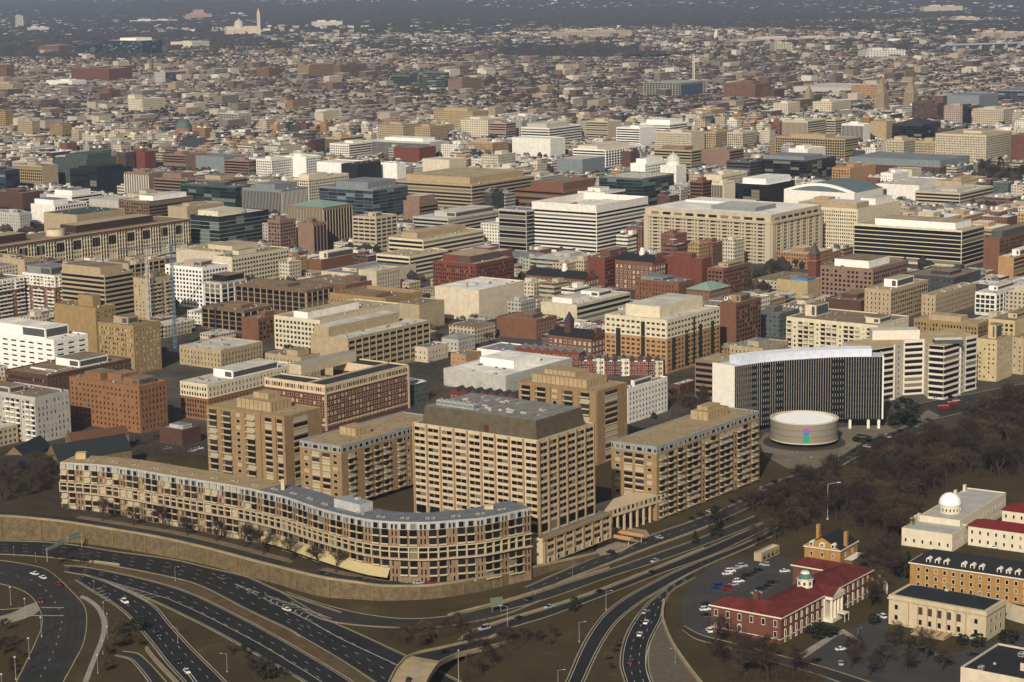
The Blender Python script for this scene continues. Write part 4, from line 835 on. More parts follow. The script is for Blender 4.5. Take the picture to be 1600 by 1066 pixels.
apt('apartment_tower', 'tall tan apartment tower with balcony columns behind the beige office tower', (933, 613), 810, 980, 41, 0, cols('P3 b5 P2.6 b5 P2 w3.6 P2 b5 P2.2 b5 p1'), cols('p4 W6 p3'), 12, pents=[(.2, .85, .2, .9, 4.5), (.35, .8, .4, .8, 7)])
apt('apartment_building', 'tan mid-rise apartment block with blue grey top storey, left of the beige office tower', (533, 699), 468, 692, 31, 2, cols('p1 w2.4 p.4 W3 p.6 W3 p.6 w2.4 p1'), cols('p2 b3 p2 p1 b3 w2.4 b3 p1 w2 w2 b3 p2 w2 b3 p1.5 b3 p2 b3 p3 w2 b3 p3'), 8, 'mans', pents=[(.28, .42, .35, .75, 4)])
apt('apartment_building', 'long tan apartment block with rows of projecting balconies in front of the round hall', (1026, 700), 955, 1187, 37, 0, cols('p1 w2.4 p.4 W3 p.5 W3 p.6 w2.4 p.8'), cols('p1.5 b3 p1.5 b2.8 b2.8 w1.6 w1.6 b2.8 b2.8 p1.6 b2.8 b2.8 w1.5 w1.5 b2.8 b2.8 p1.5 b2.8 w1.6 b2.8 p1.2 b3 p1'), 10, 'mans', pents=[(.66, .86, .4, .8, 4.5), (.7, .82, .5, .75, 6.5)])
# beige office tower on its podium
def tower():
    z0 = 4.; h = 56.; (X, Y), WL, WR = place(645, 841, 928, 690, h + z0)
    th = thing('office_tower', 'tall beige gridded office tower with green grey sloping roof screen, centre', 'office tower', (X, Y, z0), GB); FOOT.append((X, Y + 30, 60, 60, GB))
    PROT.append((645, 928, 670, 830, math.hypot(X, Y)))
    wm = mat('b5a487', .85, .15, .3, 'tower_spandrel'); pm = mat('937a58', .88, .15, .3, 'tower_pier'); rm = mat('6a6a60', .95, .3, .1)
    body(th, 0, WR, 0, WL, 0, h, wm, rm, .5); p = Parts(th); gb, pb, wb = tmpl('pair', pm, DK), tmpl('box', pm), tmpl('box', wm)
    zb = 13.; nf = 12; f = (h - zb - 4.5 - 1) / nf
    for ax, rot, L, n in ((0, math.pi / 2, WL, 9), (WR, math.pi, WR, 6)):
        c, s = math.cos(rot), math.sin(rot); e = L / n
        for i in range(n):
            for j in range(nf): p.add('window', gb, ax + (i + .5) * e * c, (i + .5) * e * s, zb + 4.6 + j * f + 1.1, rot, e * .8, .08, f * .54)
            p.add('window', tmpl('box', DK), ax + (i + .5) * e * c, (i + .5) * e * s, zb + .4, rot, e * .74, .08, 3.8)
            for j in range(nf): p.add('spandrel', wb, ax + (i + .5) * e * c, (i + .5) * e * s, zb + 4.6 + j * f + f * .88, rot, e * .8, .16, .3)
        for i in range(n + 1): p.add('pier', pb, ax + (.35 + i * (L - .7) / n) * c, (.35 + i * (L - .7) / n) * s, zb - 1, rot, .9, .5, h - zb + 1.3)
    q = lambda d: [(3 + d, 3 + d), (WR - 3 - d, 3 + d), (WR - 3 - d, WL - 3 - d), (3 + d, WL - 3 - d)]
    m = MB(); sm = mat('544b3a', .8, .25, .3, 'roof_screen'); m.prism(q(0), h, h + 8.2, sm, mat('77766f', .95, .35, .2), False, q(1.3)); sc_ = m.obj('roof_screen', th)
    m = MB(); m.box(2.95, 3.2, WL * .42, WL * .42 + 2.4, h + .1, h + 3.4, mat('5a2a20')); m.obj('door', sc_)
    rnd = random.Random(3); tu = tmpl('unit', mat('lgrey', .6), mat('bluegrey'))
    for k in range(26): p.add('rooftop_unit', tu, rnd.uniform(8, WR - 8), rnd.uniform(8, WL - 8), h + 8.2, rnd.choice((0, 1.57)), rnd.uniform(1.5, 4), rnd.uniform(1, 2), rnd.uniform(.4, 1.1))
    for k in range(7): p.add('cooling_tower', tu, 10, WL - 9 - k * 3.2, h + 8.2, 0, 3, 2.8, 3)
    # podium, wider than the shaft
    m = MB(); m.box(-4, WR + 7, -4.5, WL, 0, zb - .6, wm, rm); m.obj('podium', th)
    for j in range(3):
        for i in range(7):
            e = (WR + 8) / 7; x = WR + 6.5 - (i + .5) * e; p.add('window', gb, x, -4.5, 3.2 + j * 3.3, math.pi, e * .66, .08, 1.7)
    for i in range(8): p.add('pier', pb, WR + 6.5 - i * (WR + 9) / 7 , -4.5, 0, math.pi, .7, .5, zb - .6)
    m = MB(); m.box(-4.4, WR + 7.4, -5.2, -4.5, zb - 1.6, zb - .1, pm); m.obj('cornice', th)
    for i in range(8): p.add('doorway_arch', tmpl('arch', wm, DK), WR + 4 - i * (WR + 6) / 7.5, -4.5, .2, math.pi, 2.4, .3, 2.6)
    p.done()
    return X, Y, WL, WR
TX, TY, TL, TR = tower()
# arcade bridge between tower podium and right-hand apartments
a, b = W(943, 800, 13), W(1040, 770, 13)
L = math.dist(a, b); rz = math.atan2(b[1] - a[1], b[0] - a[0]); th = thing('colonnade', 'raised tan colonnade link between the beige office tower and the right-hand apartments', 'colonnade', (*a, 0), rz)
mb = MB(); mb.box(0, L, 0, 12, 9, 10.2, TR_, mat('77684e')); mb.box(0, L, 0, .6, 10.2, 13, TR_); mb.box(0, L, .6, 12, 12.6, 13.2, TR_); mb.obj('deck', th)
p = Parts(th)
for k in range(10): p.add('pillar', tmpl('box', TR_), 1.5 + k * (L - 3) / 9, .3, 0, 0, .9, .9, 9.)
for k in range(14): p.add('opening', tmpl('box', DK), 2 + k * (L - 4) / 13, 0, 10.5, math.pi, 1.5, .05, 1.9)
p.done()
# curved apartment building along the wall
def curved():
    rz_ = 33.
    fr = [(93, 722.5), (175, 728.5), (270, 744), (365, 759), (424, 771.5), (453, 779), (503, 796), (568, 811), (624, 816), (676, 816), (705, 813.5), (755, 809), (818, 796), (829, 794)]
    bk_ = [(127, 708), (190, 712), (283, 725), (378, 739), (446, 752), (483, 768), (529, 775), (582, 786), (630, 792), (676, 795), (712, 793), (755, 787), (800, 778), (806, 777)]
    Fp = smooth([W(x, y, rz_) for x, y in fr], 67); Bp = smooth([W(x, y, rz_) for x, y in bk_], 67); o0 = Fp[30].copy()
    # keep an even depth of 17 m behind the front line
    d = np.gradient(Fp, axis=0); d /= np.linalg.norm(d, axis=1, keepdims=True); n = np.c_[-d[:, 1], d[:, 0]]; Bp = Fp + n * 17
    th = thing('apartment_building', 'long curved low apartment building with bands of balconies above the stone retaining wall', 'apartment building', (*o0, 0), 0)
    Fp = Fp - o0; Bp = Bp - o0; k0 = 29
    for i in range(0, 67, 4): FOOT.append((Fp[i][0] + o0[0], Fp[i][1] + o0[1] + 9, 14, 16, 0))
    PROT.append((93, 829, 720, 900, 950))
    brick = mat('7e6850', .9, .25, .3, 'curved_brick'); cr_ = mat('ab9b7e', .85, .15, .4, 'curved_concrete'); band = mat('9b9a94', .8, .15, .5, 'zinc_mansard'); slate_ = mat('62666a', .9, .25, .25, 'grey_roofing')
    for nm, i0, i1, rm in (('wall', 0, 66, None),):
        m = MB(); r1 = MB(); r2 = MB(); mm = MB()
        for i in range(66):
            a, b, c, d_ = Fp[i], Fp[i + 1], Bp[i + 1], Bp[i]; zt = rz_ - 3.4
            z0 = 0
            m.face([(*a, 0), (*b, 0), (*b, zt), (*a, zt)], brick); m.face([(*c, 0), (*d_, 0), (*d_, rz_), (*c, rz_)], brick)
            nn = (Bp[i] - Fp[i]) / 17 * .7; n2 = (Bp[i + 1] - Fp[i + 1]) / 17 * .7
            mm.face([(*a, zt), (*b, zt), (*(b + n2), rz_), (*(a + nn), rz_)], band)
            (r1 if i < k0 else r2).face([(*(a + nn), rz_), (*(b + n2), rz_), (*c, rz_), (*d_, rz_)], TAN_ if i < k0 else slate_)
        for a, c in ((Fp[0], Bp[0]), (Bp[-1], Fp[-1])): m.face([(*c, 0), (*a, 0), (*a, rz_), (*c, rz_)], brick)
        m.obj('wall', th); mm.obj('mansard', th); o = r1.obj('roof', th); o['label'] = 'tan gravel roof of the left half'; o = r2.obj('roof', th); o['label'] = 'grey sheet roof of the right half'
        e = MB()
        for k in range(4, k0, 4):
            a, b = Fp[k] + (Bp[k] - Fp[k]) * .05, Bp[k]; dd = (Fp[k + 1] - Fp[k]) / np.linalg.norm(Fp[k + 1] - Fp[k]) * .3
            e.prism([tuple(a - dd), tuple(a + dd), tuple(b + dd), tuple(b - dd)], rz_ + .01, rz_ + .25, mat('a08a62'))
        e.obj('roof_joint', th)
    p = Parts(th); gl = HOME
    for i in range(66):
        a, b = Fp[i], Fp[i + 1]; t = math.atan2(*(a - b)[::-1]) ; L = float(np.linalg.norm(b - a)); mid = (a + b) / 2
        zt_ = terr(*(mid + o0)); right = i >= k0; gl = DK if right else HOME
        rows = np.linspace(rz_ - 3.5, zt_, 8)      # top storey base down to ground
        ty = 'bbn'[i % 3] if i % 6 < 6 else 'b'
        bx, bd, wn = tmpl('box', gl), tmpl('balc', cr_), tmpl('win', mat('white') , gl)
        zz = rz_ - 3.3
        if ty == 'n':
            for q in (-.22, .22): p.add('dormer_window', tmpl('win', band, gl), *(mid + (b - a) * q), zz, t, L * .26, .35, 2.5)
        else: p.add('dormer_window', tmpl('win', band, gl), *mid, zz, t, L * .62, .5, 2.8)
        H_ = zz - zt_; f = H_ / 6.6
        for j, lv in enumerate((1, 2)):
            z = zz - lv * f + .1
            if ty == 'n':
                for q in (-.2, .2): p.add('window', bx, *(mid + (b - a) * q), z + .7, t, L * .16, .07, f - 1.3)
            else:
                p.add('window', bx, *mid, z + .1, t, L * .78, .07, f - .5); p.add('balcony', bd, *mid, z, t, L * .84, 1.1, .72)
        z = zz - 2 * f - .4
        p.add('ledge', tmpl('box', cr_), *mid, z - .3, t, L * 1.03, 1.3, .4)
        z2 = z - f * 1.55
        p.add('window', bx, *mid, z2 + .4, t, L * .82, .1, f * 1.45); p.add('spandrel', tmpl('box', cr_), *mid, z - f * .75, t, L, .5, .55); p.add('pier', tmpl('box', cr_), *(a), z2, t, .55, 1.1, f * 1.6)
        p.add('ledge', tmpl('box', cr_), *mid, z2 - .3, t, L * 1.03, 1.5, .45)
        z3 = z2 - .4
        while z3 - f > zt_ - 1.5:
            z3 -= f
            if ty == 'n': 
                for q in (-.2, .2): p.add('window', bx, *(mid + (b - a) * q), z3 + .6, t, L * .16, .07, f - 1.3)
            else: p.add('window', bx, *mid, z3 + .3, t, L * .76, .07, f - .9); p.add('balcony', bd, *mid, z3, t, L * .84, 1.1, .72)
    # long sloped awning of the shops
    za_ = np.convolve([terr(*(a + o0)) for a in Fp], np.ones(9) / 9, 'same')
    aw = MB(); ym = mat('a89a70', .9, .1, .5, 'awning_canvas')
    for i in range(30, 50):
        a, b = Fp[i], Fp[i + 1]; za, zb_ = za_[i], za_[i + 1]; nn = -(Bp[i] - Fp[i]) / 17; n2 = -(Bp[i + 1] - Fp[i + 1]) / 17
        aw.face([(*(a + nn * 4.2), za + 3), (*(b + n2 * 4.2), zb_ + 3), (*(b + n2 * .1), zb_ + 6), (*(a + nn * .1), za + 6)], ym); aw.face([(*(a + nn * 4.2), za + 2.5), (*(b + n2 * 4.2), zb_ + 2.5), (*(b + n2 * 4.2), zb_ + 3), (*(a + nn * 4.2), za + 3)], ym)
    aw.obj('awning', th)
    tu = tmpl('unit', mat('b8ad96', .7), mat('dgrey'))
    for i in range(3, 64, 3):
        q = Fp[i] + (Bp[i] - Fp[i]) * .35; p.add('roof_vent', tu, *q, rz_, 0, 1.7, 1.2, .8); q = q + (Fp[i] - Fp[i - 1]) * .6; p.add('roof_vent', tu, *q, rz_, 0, 1.4, 1.1, .7)
    p.done()
    q = Fp[43] + (Bp[43] - Fp[43]) * .62; r = math.atan2(*(Fp[44] - Fp[42])[::-1]); m = MB(); m.obox(q[0], q[1], rz_, r, 17, 8, 4, mat('a9aaa6', .7, .2, .3), mat('85878a')); m.obox(q[0] + 2, q[1] + .5, rz_ + 4, r, 2, 2, 1, mat('lgrey')); m.obj('penthouse', th)
    q = Fp[31] + (Bp[31] - Fp[31]) * .5; m = MB(); m.obox(q[0], q[1], rz_, 0, 1.6, 1.6, 5, mat('b5a37f')); m.obj('chimney', th)
    q = Fp[1] + (Bp[1] - Fp[1]) * .6; m = MB(); m.obox(q[0] + 2, q[1], rz_, 0, 5, 4, 3, mat('b09a70')); m.obj('stair_head', th)
    q = Fp[63] + (Bp[63] - Fp[63]) * .6; m = MB(); m.obox(q[0] - 2, q[1], rz_, 0, 4, 3, 1.6, mat('b5a37f')); m.obj('stair_head', th)
curved()
# tall slab with white fins, and the round hall before it
def fin_slab():
    z1 = 43.; zb = 6.; Fp = smooth([W(1148, 573, z1), W(1190, 567, z1), W(1233, 563, z1), W(1299, 559, z1), W(1340, 558, z1), W(1379, 558, z1)], 63)
    o0 = Fp[30].copy(); Fp = Fp - o0; th = thing('office_building', 'tall curved black office slab with close white fins, behind the round hall', 'office slab', (*o0, 0))
    d = np.gradient(Fp, axis=0); d /= np.linalg.norm(d, axis=1, keepdims=True); n = np.c_[-d[:, 1], d[:, 0]]; Bp = Fp + n * 15
    for i in range(0, 63, 10): FOOT.append((Fp[i][0] + o0[0], Fp[i][1] + o0[1], 15, 25, 0))
    PROT.append((1111, 1380, 545, 660, 1205))
    wh = mat('d5cfc0', .7, .08, .3, 'white_marble'); bl = mat('08090a', .6, 0, name='black_spandrel', spec=.1)
    m = MB(); w = MB()
    for i in range(62):
        a, b, c, e = Fp[i], Fp[i + 1], Bp[i + 1], Bp[i]; m.face([(*a, zb), (*b, zb), (*b, z1), (*a, z1)], bl); m.face([(*c, zb), (*e, zb), (*e, z1), (*c, z1)], wh); m.face([(*b, zb), (*a, zb), (*e, zb), (*c, zb)], wh); w.face([(*a, z1), (*b, z1), (*c, z1), (*e, z1)], mat('b9bcc2', .8, .2, .2))
    m.obj('curtain_wall', th); w.obj('roof', th)
    m = MB()
    a, c = Fp[0], Bp[0] + np.array((-3., -1.5)); dd = np.array((.5, .3))
    m.prism([tuple(a - d[0] * .8), tuple(a + d[0] * .2), tuple(c + d[0] * .2), tuple(c - d[0] * .8)][::-1], 0, z1 + .6, wh); m.obj('end_wall', th)
    a, c = Fp[-1], Bp[-1]; m = MB(); m.prism([tuple(a), tuple(a + d[-1] * .9), tuple(c + d[-1] * .9), tuple(c)], zb, z1 + .6, wh); m.obj('end_wall', th)
    p = Parts(th); t = tmpl('box', mat('b5aea0', .7, .08, .3, 'fin_marble'))
    for i in range(0, 63): r = math.atan2(-d[i][1], -d[i][0]); p.add('fin', t, *Fp[i], zb, r, .15, .2, z1 - zb + .3)
    for j in range(10):
        for i in range(0, 62, 6): k = min(i + 6, 62); mid = (Fp[i] + Fp[k]) / 2; r = math.atan2(*(Fp[i] - Fp[k])[::-1]); p.add('window_strip', tmpl('box', mat('15171a', .5, 0, name='dark_strip', spec=.15)), *mid, zb + 1.2 + j * 3.62, r, float(np.linalg.norm(Fp[k] - Fp[i])), .12, 1.7)
    for i in (2, 12, 36, 43, 50, 57, 61):
        q = Fp[i] + n[i] * 1.2; p.add('stilt', tmpl('box', wh), *q, 0, 0, 1.5, 1.5, zb)
    p.done(60)
    m = MB()
    for i in range(4, 58, 2):
        k = i + 2; a, b = Fp[i] + n[i] * 2, Fp[k] + n[k] * 2; m.prism([tuple(a), tuple(b), tuple(b + n[k] * 10), tuple(a + n[i] * 10)], z1, z1 + 4.5, mat('c2c6cf', .7, .12, .3), mat('d5d7da'))
    m.obj('roof_screen', th)
    m = MB(); a = Fp[10] + n[10] * 8; m.prism([tuple(Fp[12] + n[12] * 6), tuple(Fp[50] + n[50] * 6), tuple(Fp[50] + n[50] * 9), tuple(Fp[12] + n[12] * 9)], 0, zb, mat('slate')); m.obj('ground_floor_core', th)
fin_slab()
def drum():
    cx, cy = W(1263, 690, 0)[0], 0; x0, y0 = W(1263, 702, 0); Rr = 19.3; y0 += Rr - 2; th = thing('round_hall', 'low round drum-shaped hall with lattice wall, white roof and a coloured banner', 'round hall', (x0, y0, 0)); FOOT.append((x0, y0, 30, 30, 0)); PROT.append((1208, 1318, 632, 700, y0 - Rr))
    lat = bpy.data.materials.new('pierced_lattice'); lat.use_nodes = True; t = lat.node_tree; b = t.nodes['Principled BSDF']; b.inputs['Roughness'].default_value = .8
    uv = t.nodes.new('ShaderNodeUVMap'); s = t.nodes.new('ShaderNodeSeparateXYZ'); t.links.new(uv.outputs[0], s.inputs[0])
    a = _math(t, 'FRACT', _math(t, 'DIVIDE', _math(t, 'ADD', s.outputs[0], s.outputs[1]), .9)); c = _math(t, 'FRACT', _math(t, 'DIVIDE', _math(t, 'SUBTRACT', s.outputs[0], s.outputs[1]), .9))
    k = _math(t, 'MULTIPLY', _math(t, 'GREATER_THAN', a, .45), _math(t, 'GREATER_THAN', c, .45)); mx = t.nodes.new('ShaderNodeMix'); mx.data_type = 'RGBA'; mx.inputs[6].default_value = lin('8d8674'); mx.inputs[7].default_value = lin('3a362c'); t.links.new(k, mx.inputs[0]); t.links.new(mx.outputs[2], b.inputs['Base Color'])
    wh = mat('white'); m = MB(); m.cyl(0, 0, 3.2, 14.2, Rr, lat, 72, False)
    u = 0; m.obj('lattice_wall', th)
    m = MB(); m3 = MB(); n = 72
    cs = [(math.cos(2 * math.pi * k / n), math.sin(2 * math.pi * k / n)) for k in range(n)]
    for k in range(n):
        p_, q = cs[k], cs[(k + 1) % n]
        for ra, rb, za, zb_ in ((Rr, Rr + .3, 14.2, 14.2), (Rr + .3, Rr + .3, 14.2, 14.7), (Rr + .3, Rr - .8, 14.7, 14.7), (Rr - .8, Rr - .8, 14.7, 13.4)):
            m.face([(p_[0] * ra, p_[1] * ra, za), (q[0] * ra, q[1] * ra, za), (q[0] * rb, q[1] * rb, zb_), (p_[0] * rb, p_[1] * rb, zb_)], mat('beige'))
        m3.face([(p_[0] * (Rr + .3), p_[1] * (Rr + .3), 3), (q[0] * (Rr + .3), q[1] * (Rr + .3), 3), (q[0] * (Rr + .3), q[1] * (Rr + .3), 3.7), (p_[0] * (Rr + .3), p_[1] * (Rr + .3), 3.7)], mat('beige'))
    m.obj('rim', th); m3.obj('lower_band', th)
    for zb_ in (7., 10.6):
        m = MB(); m.cyl(0, 0, zb_, zb_ + .45, Rr + .12, mat('6f6858'), 72, False); m.obj('storey_band', th)
    m = MB(); m.cyl(0, 0, 13.2, 13.6, Rr - .9, wh, 72); m.cyl(0, 0, 13.6, 14.3, Rr - 2.4, wh, 72, mat('efede8', .8, .04, .2), Rr - 2.8); m.obj('roof', th)
    m = MB(); m.cyl(0, 0, 0, 3.2, Rr - 3.5, mat('slate', .4), 48); m.obj('glazed_base', th)
    m = MB(); m.cyl(0, 0, .0, .55, Rr + 4, mat('4a4034'), 48, mat('3d372c')); m.obj('planter_ring', th)
    w = .20; 
    for z0, z1, c in ((10.2, 12.4, 'a0409a'), (8.8, 10.2, '2f6fae'), (4.0, 8.8, '1f8a6a')):
        m = MB()
        for j in range(4):
            a0, a1 = -math.pi / 2 - w / 2 - .04 + j * .04 - .02, -math.pi / 2 - w / 2 - .04 + (j + 1) * .04 - .02
            m.face([(math.cos(a0) * (Rr + .15), math.sin(a0) * (Rr + .15), z0), (math.cos(a1) * (Rr + .15), math.sin(a1) * (Rr + .15), z0), (math.cos(a1) * (Rr + .15), math.sin(a1) * (Rr + .15), z1), (math.cos(a0) * (Rr + .15), math.sin(a0) * (Rr + .15), z1)], mat(c, .8, .05))
        m.obj('banner', th)
drum()
# white office with ribbon windows on a curved street front
def ribbon():
    z1 = 34.; segs = [(1345, 549, 'b'), (1397, 541, 'p'), (1412, 535, 'B'), (1444, 533, 'p'), (1452, 539, 'c'), (1475, 541, 'c'), (1500, 534, 'p'), (1509, 530, 'B'), (1527, 526, '')]
    q = [np.array(W(x, y, z1)) for x, y, _ in segs]; o0 = q[3].copy(); th = thing('office_building', 'white office with black ribbon windows and bowed front right of the fin-fronted slab', 'office building', (*o0, 0)); q = [a - o0 for a in q]
    FOOT.append((o0[0], o0[1] + 18, 50, 24, 0)); PROT.append((1380, 1527, 530, 615, float(o0[1])))
    wm = mat('c9c0b0', .8, .12, .3, 'ribbon_white'); back = [a + np.array((-6., 34.)) for a in q]
    m = MB(); pts = [tuple(a) for a in q] + [tuple(back[-1]), tuple(back[0])]; m.prism(pts, 0, z1, wm, mat('a8966f', .95, .25, .1)); m.obj('wall', th)
    p = Parts(th); gb, wb = tmpl('box', DK), tmpl('box', wm); f = z1 / 9
    for i in range(len(q) - 1):
        a, b, k = q[i], q[i + 1], segs[i][2]; L = float(np.linalg.norm(b - a)); r = math.atan2(*(a - b)[::-1]); mid = (a + b) / 2
        for j in range(9):
            z = j * f
            if k == 'p': p.add('window', gb, *mid, z + 1.5, r, 1.4, .06, 1.6)
            else:
                p.add('window_band', gb, *mid, z + 1.3, r, L - (.3 if k != 'B' else 2), .08, 2.1); p.add('spandrel', wb, *mid, z, r, L + .2, .8 if k in 'bc' else .3, 1.2)
        if k == 'p': p.add('pier', wb, *a, 0, r, 1.2, 1., z1 + 1)
        if k == 'B': p.add('cornice', wb, *mid, z1 - .6, r, L, .5, 2.)
    p.done()
    m = MB(); m.box(q[2][0] - 18, q[2][0] + 12, q[2][1] + 10, q[2][1] + 22, z1, z1 + 6, wm, mat('lroof')); m.obj('penthouse', th)
    m = MB(); m.box(q[5][0] - 4, q[5][0] + 14, q[5][1] + 8, q[5][1] + 16, z1, z1 + 2.5, mat('dgrey'), mat('white')); m.obj('roof_canopy', th)
ribbon()
# red brick U-shaped hotel
def red_u():
    z1 = 27.; mk = lambda l: [W(x, y, z1) for x, y in l]
    (X, Y), WL, WR = place(466, 508, 703, 604, z1); th = thing('hotel', 'red brick U-shaped hotel with cream window bands and a dark sunken roof', 'hotel', (X, Y, 0), GB); FOOT.append((X + 15, Y + 35, 30, 45, GB)); PROT.append((465, 703, 570, 650, Y))
    rb, cr_ = mat('5f342a', .9, .2, .3, 'hotel_red_brick'), mat('c2b08e', .85, .15, .3, 'hotel_cream'); dk = mat('2e3134', .9, .3, .2, 'dark_membrane'); p = Parts(th)
    WR = min(WR, 78); WL = min(WL, 30); D = 15.
    FR = [(0, 0, WR, D), (0, D, D, D + 34), (WR - D, D, WR, D + 34)]
    for k, (x0, y0, x1, y1) in enumerate(FR):
        body(th, x0 + (.01 * k), x1 - .01 * k, y0 + .01 * k, y1, 0, z1, rb, dk, .8, 'wing', band=(cr_, 4.6))
    for ax, ay, r, L in ((WR, 0, math.pi, WR), (0, 0, math.pi / 2, D + 34)):
        c, s = math.cos(r), math.sin(r); n = int(L / 3.3); e = L / n
        for i in range(n):
            for j in range(6): p.add('window', tmpl('win', cr_, HOME), ax + (i + .5) * e * c, ay + (i + .5) * e * s, 2.2 + j * 3.25, r, 1.7, .1, 1.9)
            for q in (-.3, .3): p.add('attic_window', tmpl('win', cr_, HOME), ax + (i + .5 + q * .0) * e * c, ay + (i + .5) * e * s, z1 - 3.6, r, 1.7, .12, 2.6); break
            p.add('attic_panel', tmpl('box', rb), ax + (i) * e * c, ay + i * e * s, z1 - 3.6, r, .9, .08, 2.6)
        for zz in (21.9, 3.): p.add('string_course', tmpl('box', cr_), ax + L / 2 * c, ay + L / 2 * s, zz, r, L, .25, .7)
    for u in (0, WR): p.add('corner_strip', tmpl('box', cr_), u, 0, 0, math.pi, 1.6, .3, z1)
    p.done()
    m = MB(); m.box(20, WR - 6, D + 22, D + 32, z1 + .1, z1 + 6, mat('b5a78c'), mat('8f8c80')); m.obj('penthouse', th)
red_u()
# ------------------------------------------------------------------ lower right group
def foot(X, Y, WR, WL, rz, m=3):
    c, s = math.cos(rz), math.sin(rz); FOOT.append((X + (WR * c - WL * s) / 2, Y + (WR * s + WL * c) / 2, WR / 2 + m, WL / 2 + m, rz))
def redroof():
    h = 11.5; gb = R(54); ga = R(144); (X, Y), WL, WR = place(1111, 1220, 1362, 964.5, h, ga, gb); WL = min(WL, 44)
    th = thing('brick_house', 'two-storey red brick building with dark red hipped roof and white columned portico', 'brick building', (X, Y, 0), gb); foot(X, Y, WR, WL, gb)
    br, wh, rr = mat('633c2e', .9, .2, .5, 'red_brick'), mat('cdc3ae', .7, .1, .5, 'white_trim'), mat('5e2924', .85, .35, .2, 'red_metal_roof', .15)
    D = WL * .5; E_ = 11.
    m = MB(); m.prism([(0, 0), (WR, 0), (WR, WL), (WR - E_, WL), (WR - E_, D), (E_, D), (E_, WL), (0, WL)], 0, h - .6, br, False); m.obj('wall', th)
    o = .8; m = MB(); m.prism([(-o, -o), (WR + o, -o), (WR + o, WL + o), (WR - E_ - o, WL + o), (WR - E_ - o, D + o), (E_ + o, D + o), (E_ + o, WL + o), (-o, WL + o)], h - .6, h, wh); m.obj('cornice', th)
    # hipped roof over the U shape
    m = MB(); rh = 3.4; z = h + .02; a = D / 2 + o * 0; A = (a, a, z + rh); B = (WR - a, a, z + rh); q1 = (E_ / 2, WL - 4, z + 2.6); q2 = (WR - E_ / 2, WL - 4, z + 2.6)
    c0, c1, c2, c3 = (-o, -o, z), (WR + o, -o, z), (WR + o, WL + o, z), (-o, WL + o, z); i0, i1 = (E_ + o, D + o, z), (WR - E_ - o, D + o, z); e0, e1 = (E_ + o, WL + o, z), (WR - E_ - o, WL + o, z)
    for f in ([c0, c1, B, A], [c1, c2, q2, B], [c3, c0, A, q1], [i0, i1, B, A][::-1], [i0, A, q1, e0][::-1], [i1, B, q2, e1], [c2, e1, q2], [e0, c3, q1]): m.face(f, rr)
    m.obj('roof', th)
    p = Parts(th); win, arch = tmpl('win', wh, HOME), tmpl('arch', wh, HOME)
    for i in range(6):
        u = 2.4 + i * (WL - 4.8) / 5; p.add('window', win, 0, u, 6.9, math.pi / 2, 1.7, .2, 2.9)
        if i > 2: p.add('arched_window', arch, 0, u, 2.2, math.pi / 2, 1.9, .25, 3.4)
        elif i == 0: p.add('window', win, 0, u, 2.6, math.pi / 2, 1.5, .2, 2.6)
    n = 17; e = (WR - 3) / n
    for i in range(n):
        u = 1.5 + (i + .5) * e
        if abs(u - WR * .52) < 6.2: continue
        p.add('window', win, u, 0, 7.0, math.pi, 1.35, .2, 2.8); p.add('arched_window', arch, u, 0, 2.6, math.pi, 1.5, .25, 3.3); p.add('window', win, u, 0, .2, math.pi, 1.3, .2, 1.5)
    p.add('string_course', tmpl('box', wh), WR / 2, 0, 1.9, math.pi, WR, .15, .3); p.add('string_course', tmpl('box', wh), 0, WL / 2, 1.9, math.pi / 2, WL, .15, .3)
    c = WR * .52
    for k in range(4): p.add('column', tmpl('col', wh), c - 4.6 + k * 3.05, -3.2, 1.5, 0, 1.25, 1.25, 8.2)
    p.done()
    m = MB(); m.box(c - 5.6, c + 5.6, -4.4, 0, 0, 1.5, wh); m.box(c - 5.7, c + 5.7, -4.2, -.8, 9.7, 11.2, wh)
    a, b, d = (c - 6, -4.5, 11.2), (c + 6, -4.5, 11.2), (c, -4.5, 14.2); a2, b2, d2 = (c - 6, 3, 11.2), (c + 6, 3, 11.2), (c, 6, 14.2)
    m.face([a, b, d], wh); m.face([a, d, d2, a2], rr); m.face([b, b2, d2, d], rr); m.box(c - 5.5, c + 5.5, -.6, -.05, 1.5, 9.7, wh); po = m.obj('portico', th)
    m = MB(); m.box(c - 2, c + 2, -8.2, -4.3, 3.4, 3.7, wh); m.bar((c - 1.8, -8, 0), (c - 1.8, -8, 3.4), .12, wh); m.bar((c + 1.8, -8, 0), (c + 1.8, -8, 3.4), .12, wh); m.obj('canopy', po)
    m = MB(); x, y = WR * .44, D / 2; m.cyl(x, y, h + 2.5, h + 6, 3.4, wh, 8); m.cyl(x, y, h + 6, h + 6.4, 3.8, wh, 8); cu = m.obj('cupola', th)
    m = MB(); m.cyl(x, y, h + 6.4, h + 8.3, 3.7, mat('4a6357', .7, .2, .5), 8, None, 2.2); m.cyl(x, y, h + 8.3, h + 9.2, 2.1, mat('b9c2b8'), 8, None, 1.5); m.obj('dome_roof', cu)
    m = MB()
    for k in range(8): a = (k + .5) * math.pi / 4; m.obox(x + 3.2 * math.cos(a), y + 3.2 * math.sin(a), h + 3.8, a, .2, 1., 1.3, mat('slate'))
    m.obj('lunette', cu)
    for x, y in ((10, D + 1), (WR * .62, D - 1)):
        m = MB(); m.box(x, x + 2.2, y - 1, y + 1.2, h - 1, h + 4.6, br); m.obj('chimney', th)
redroof()
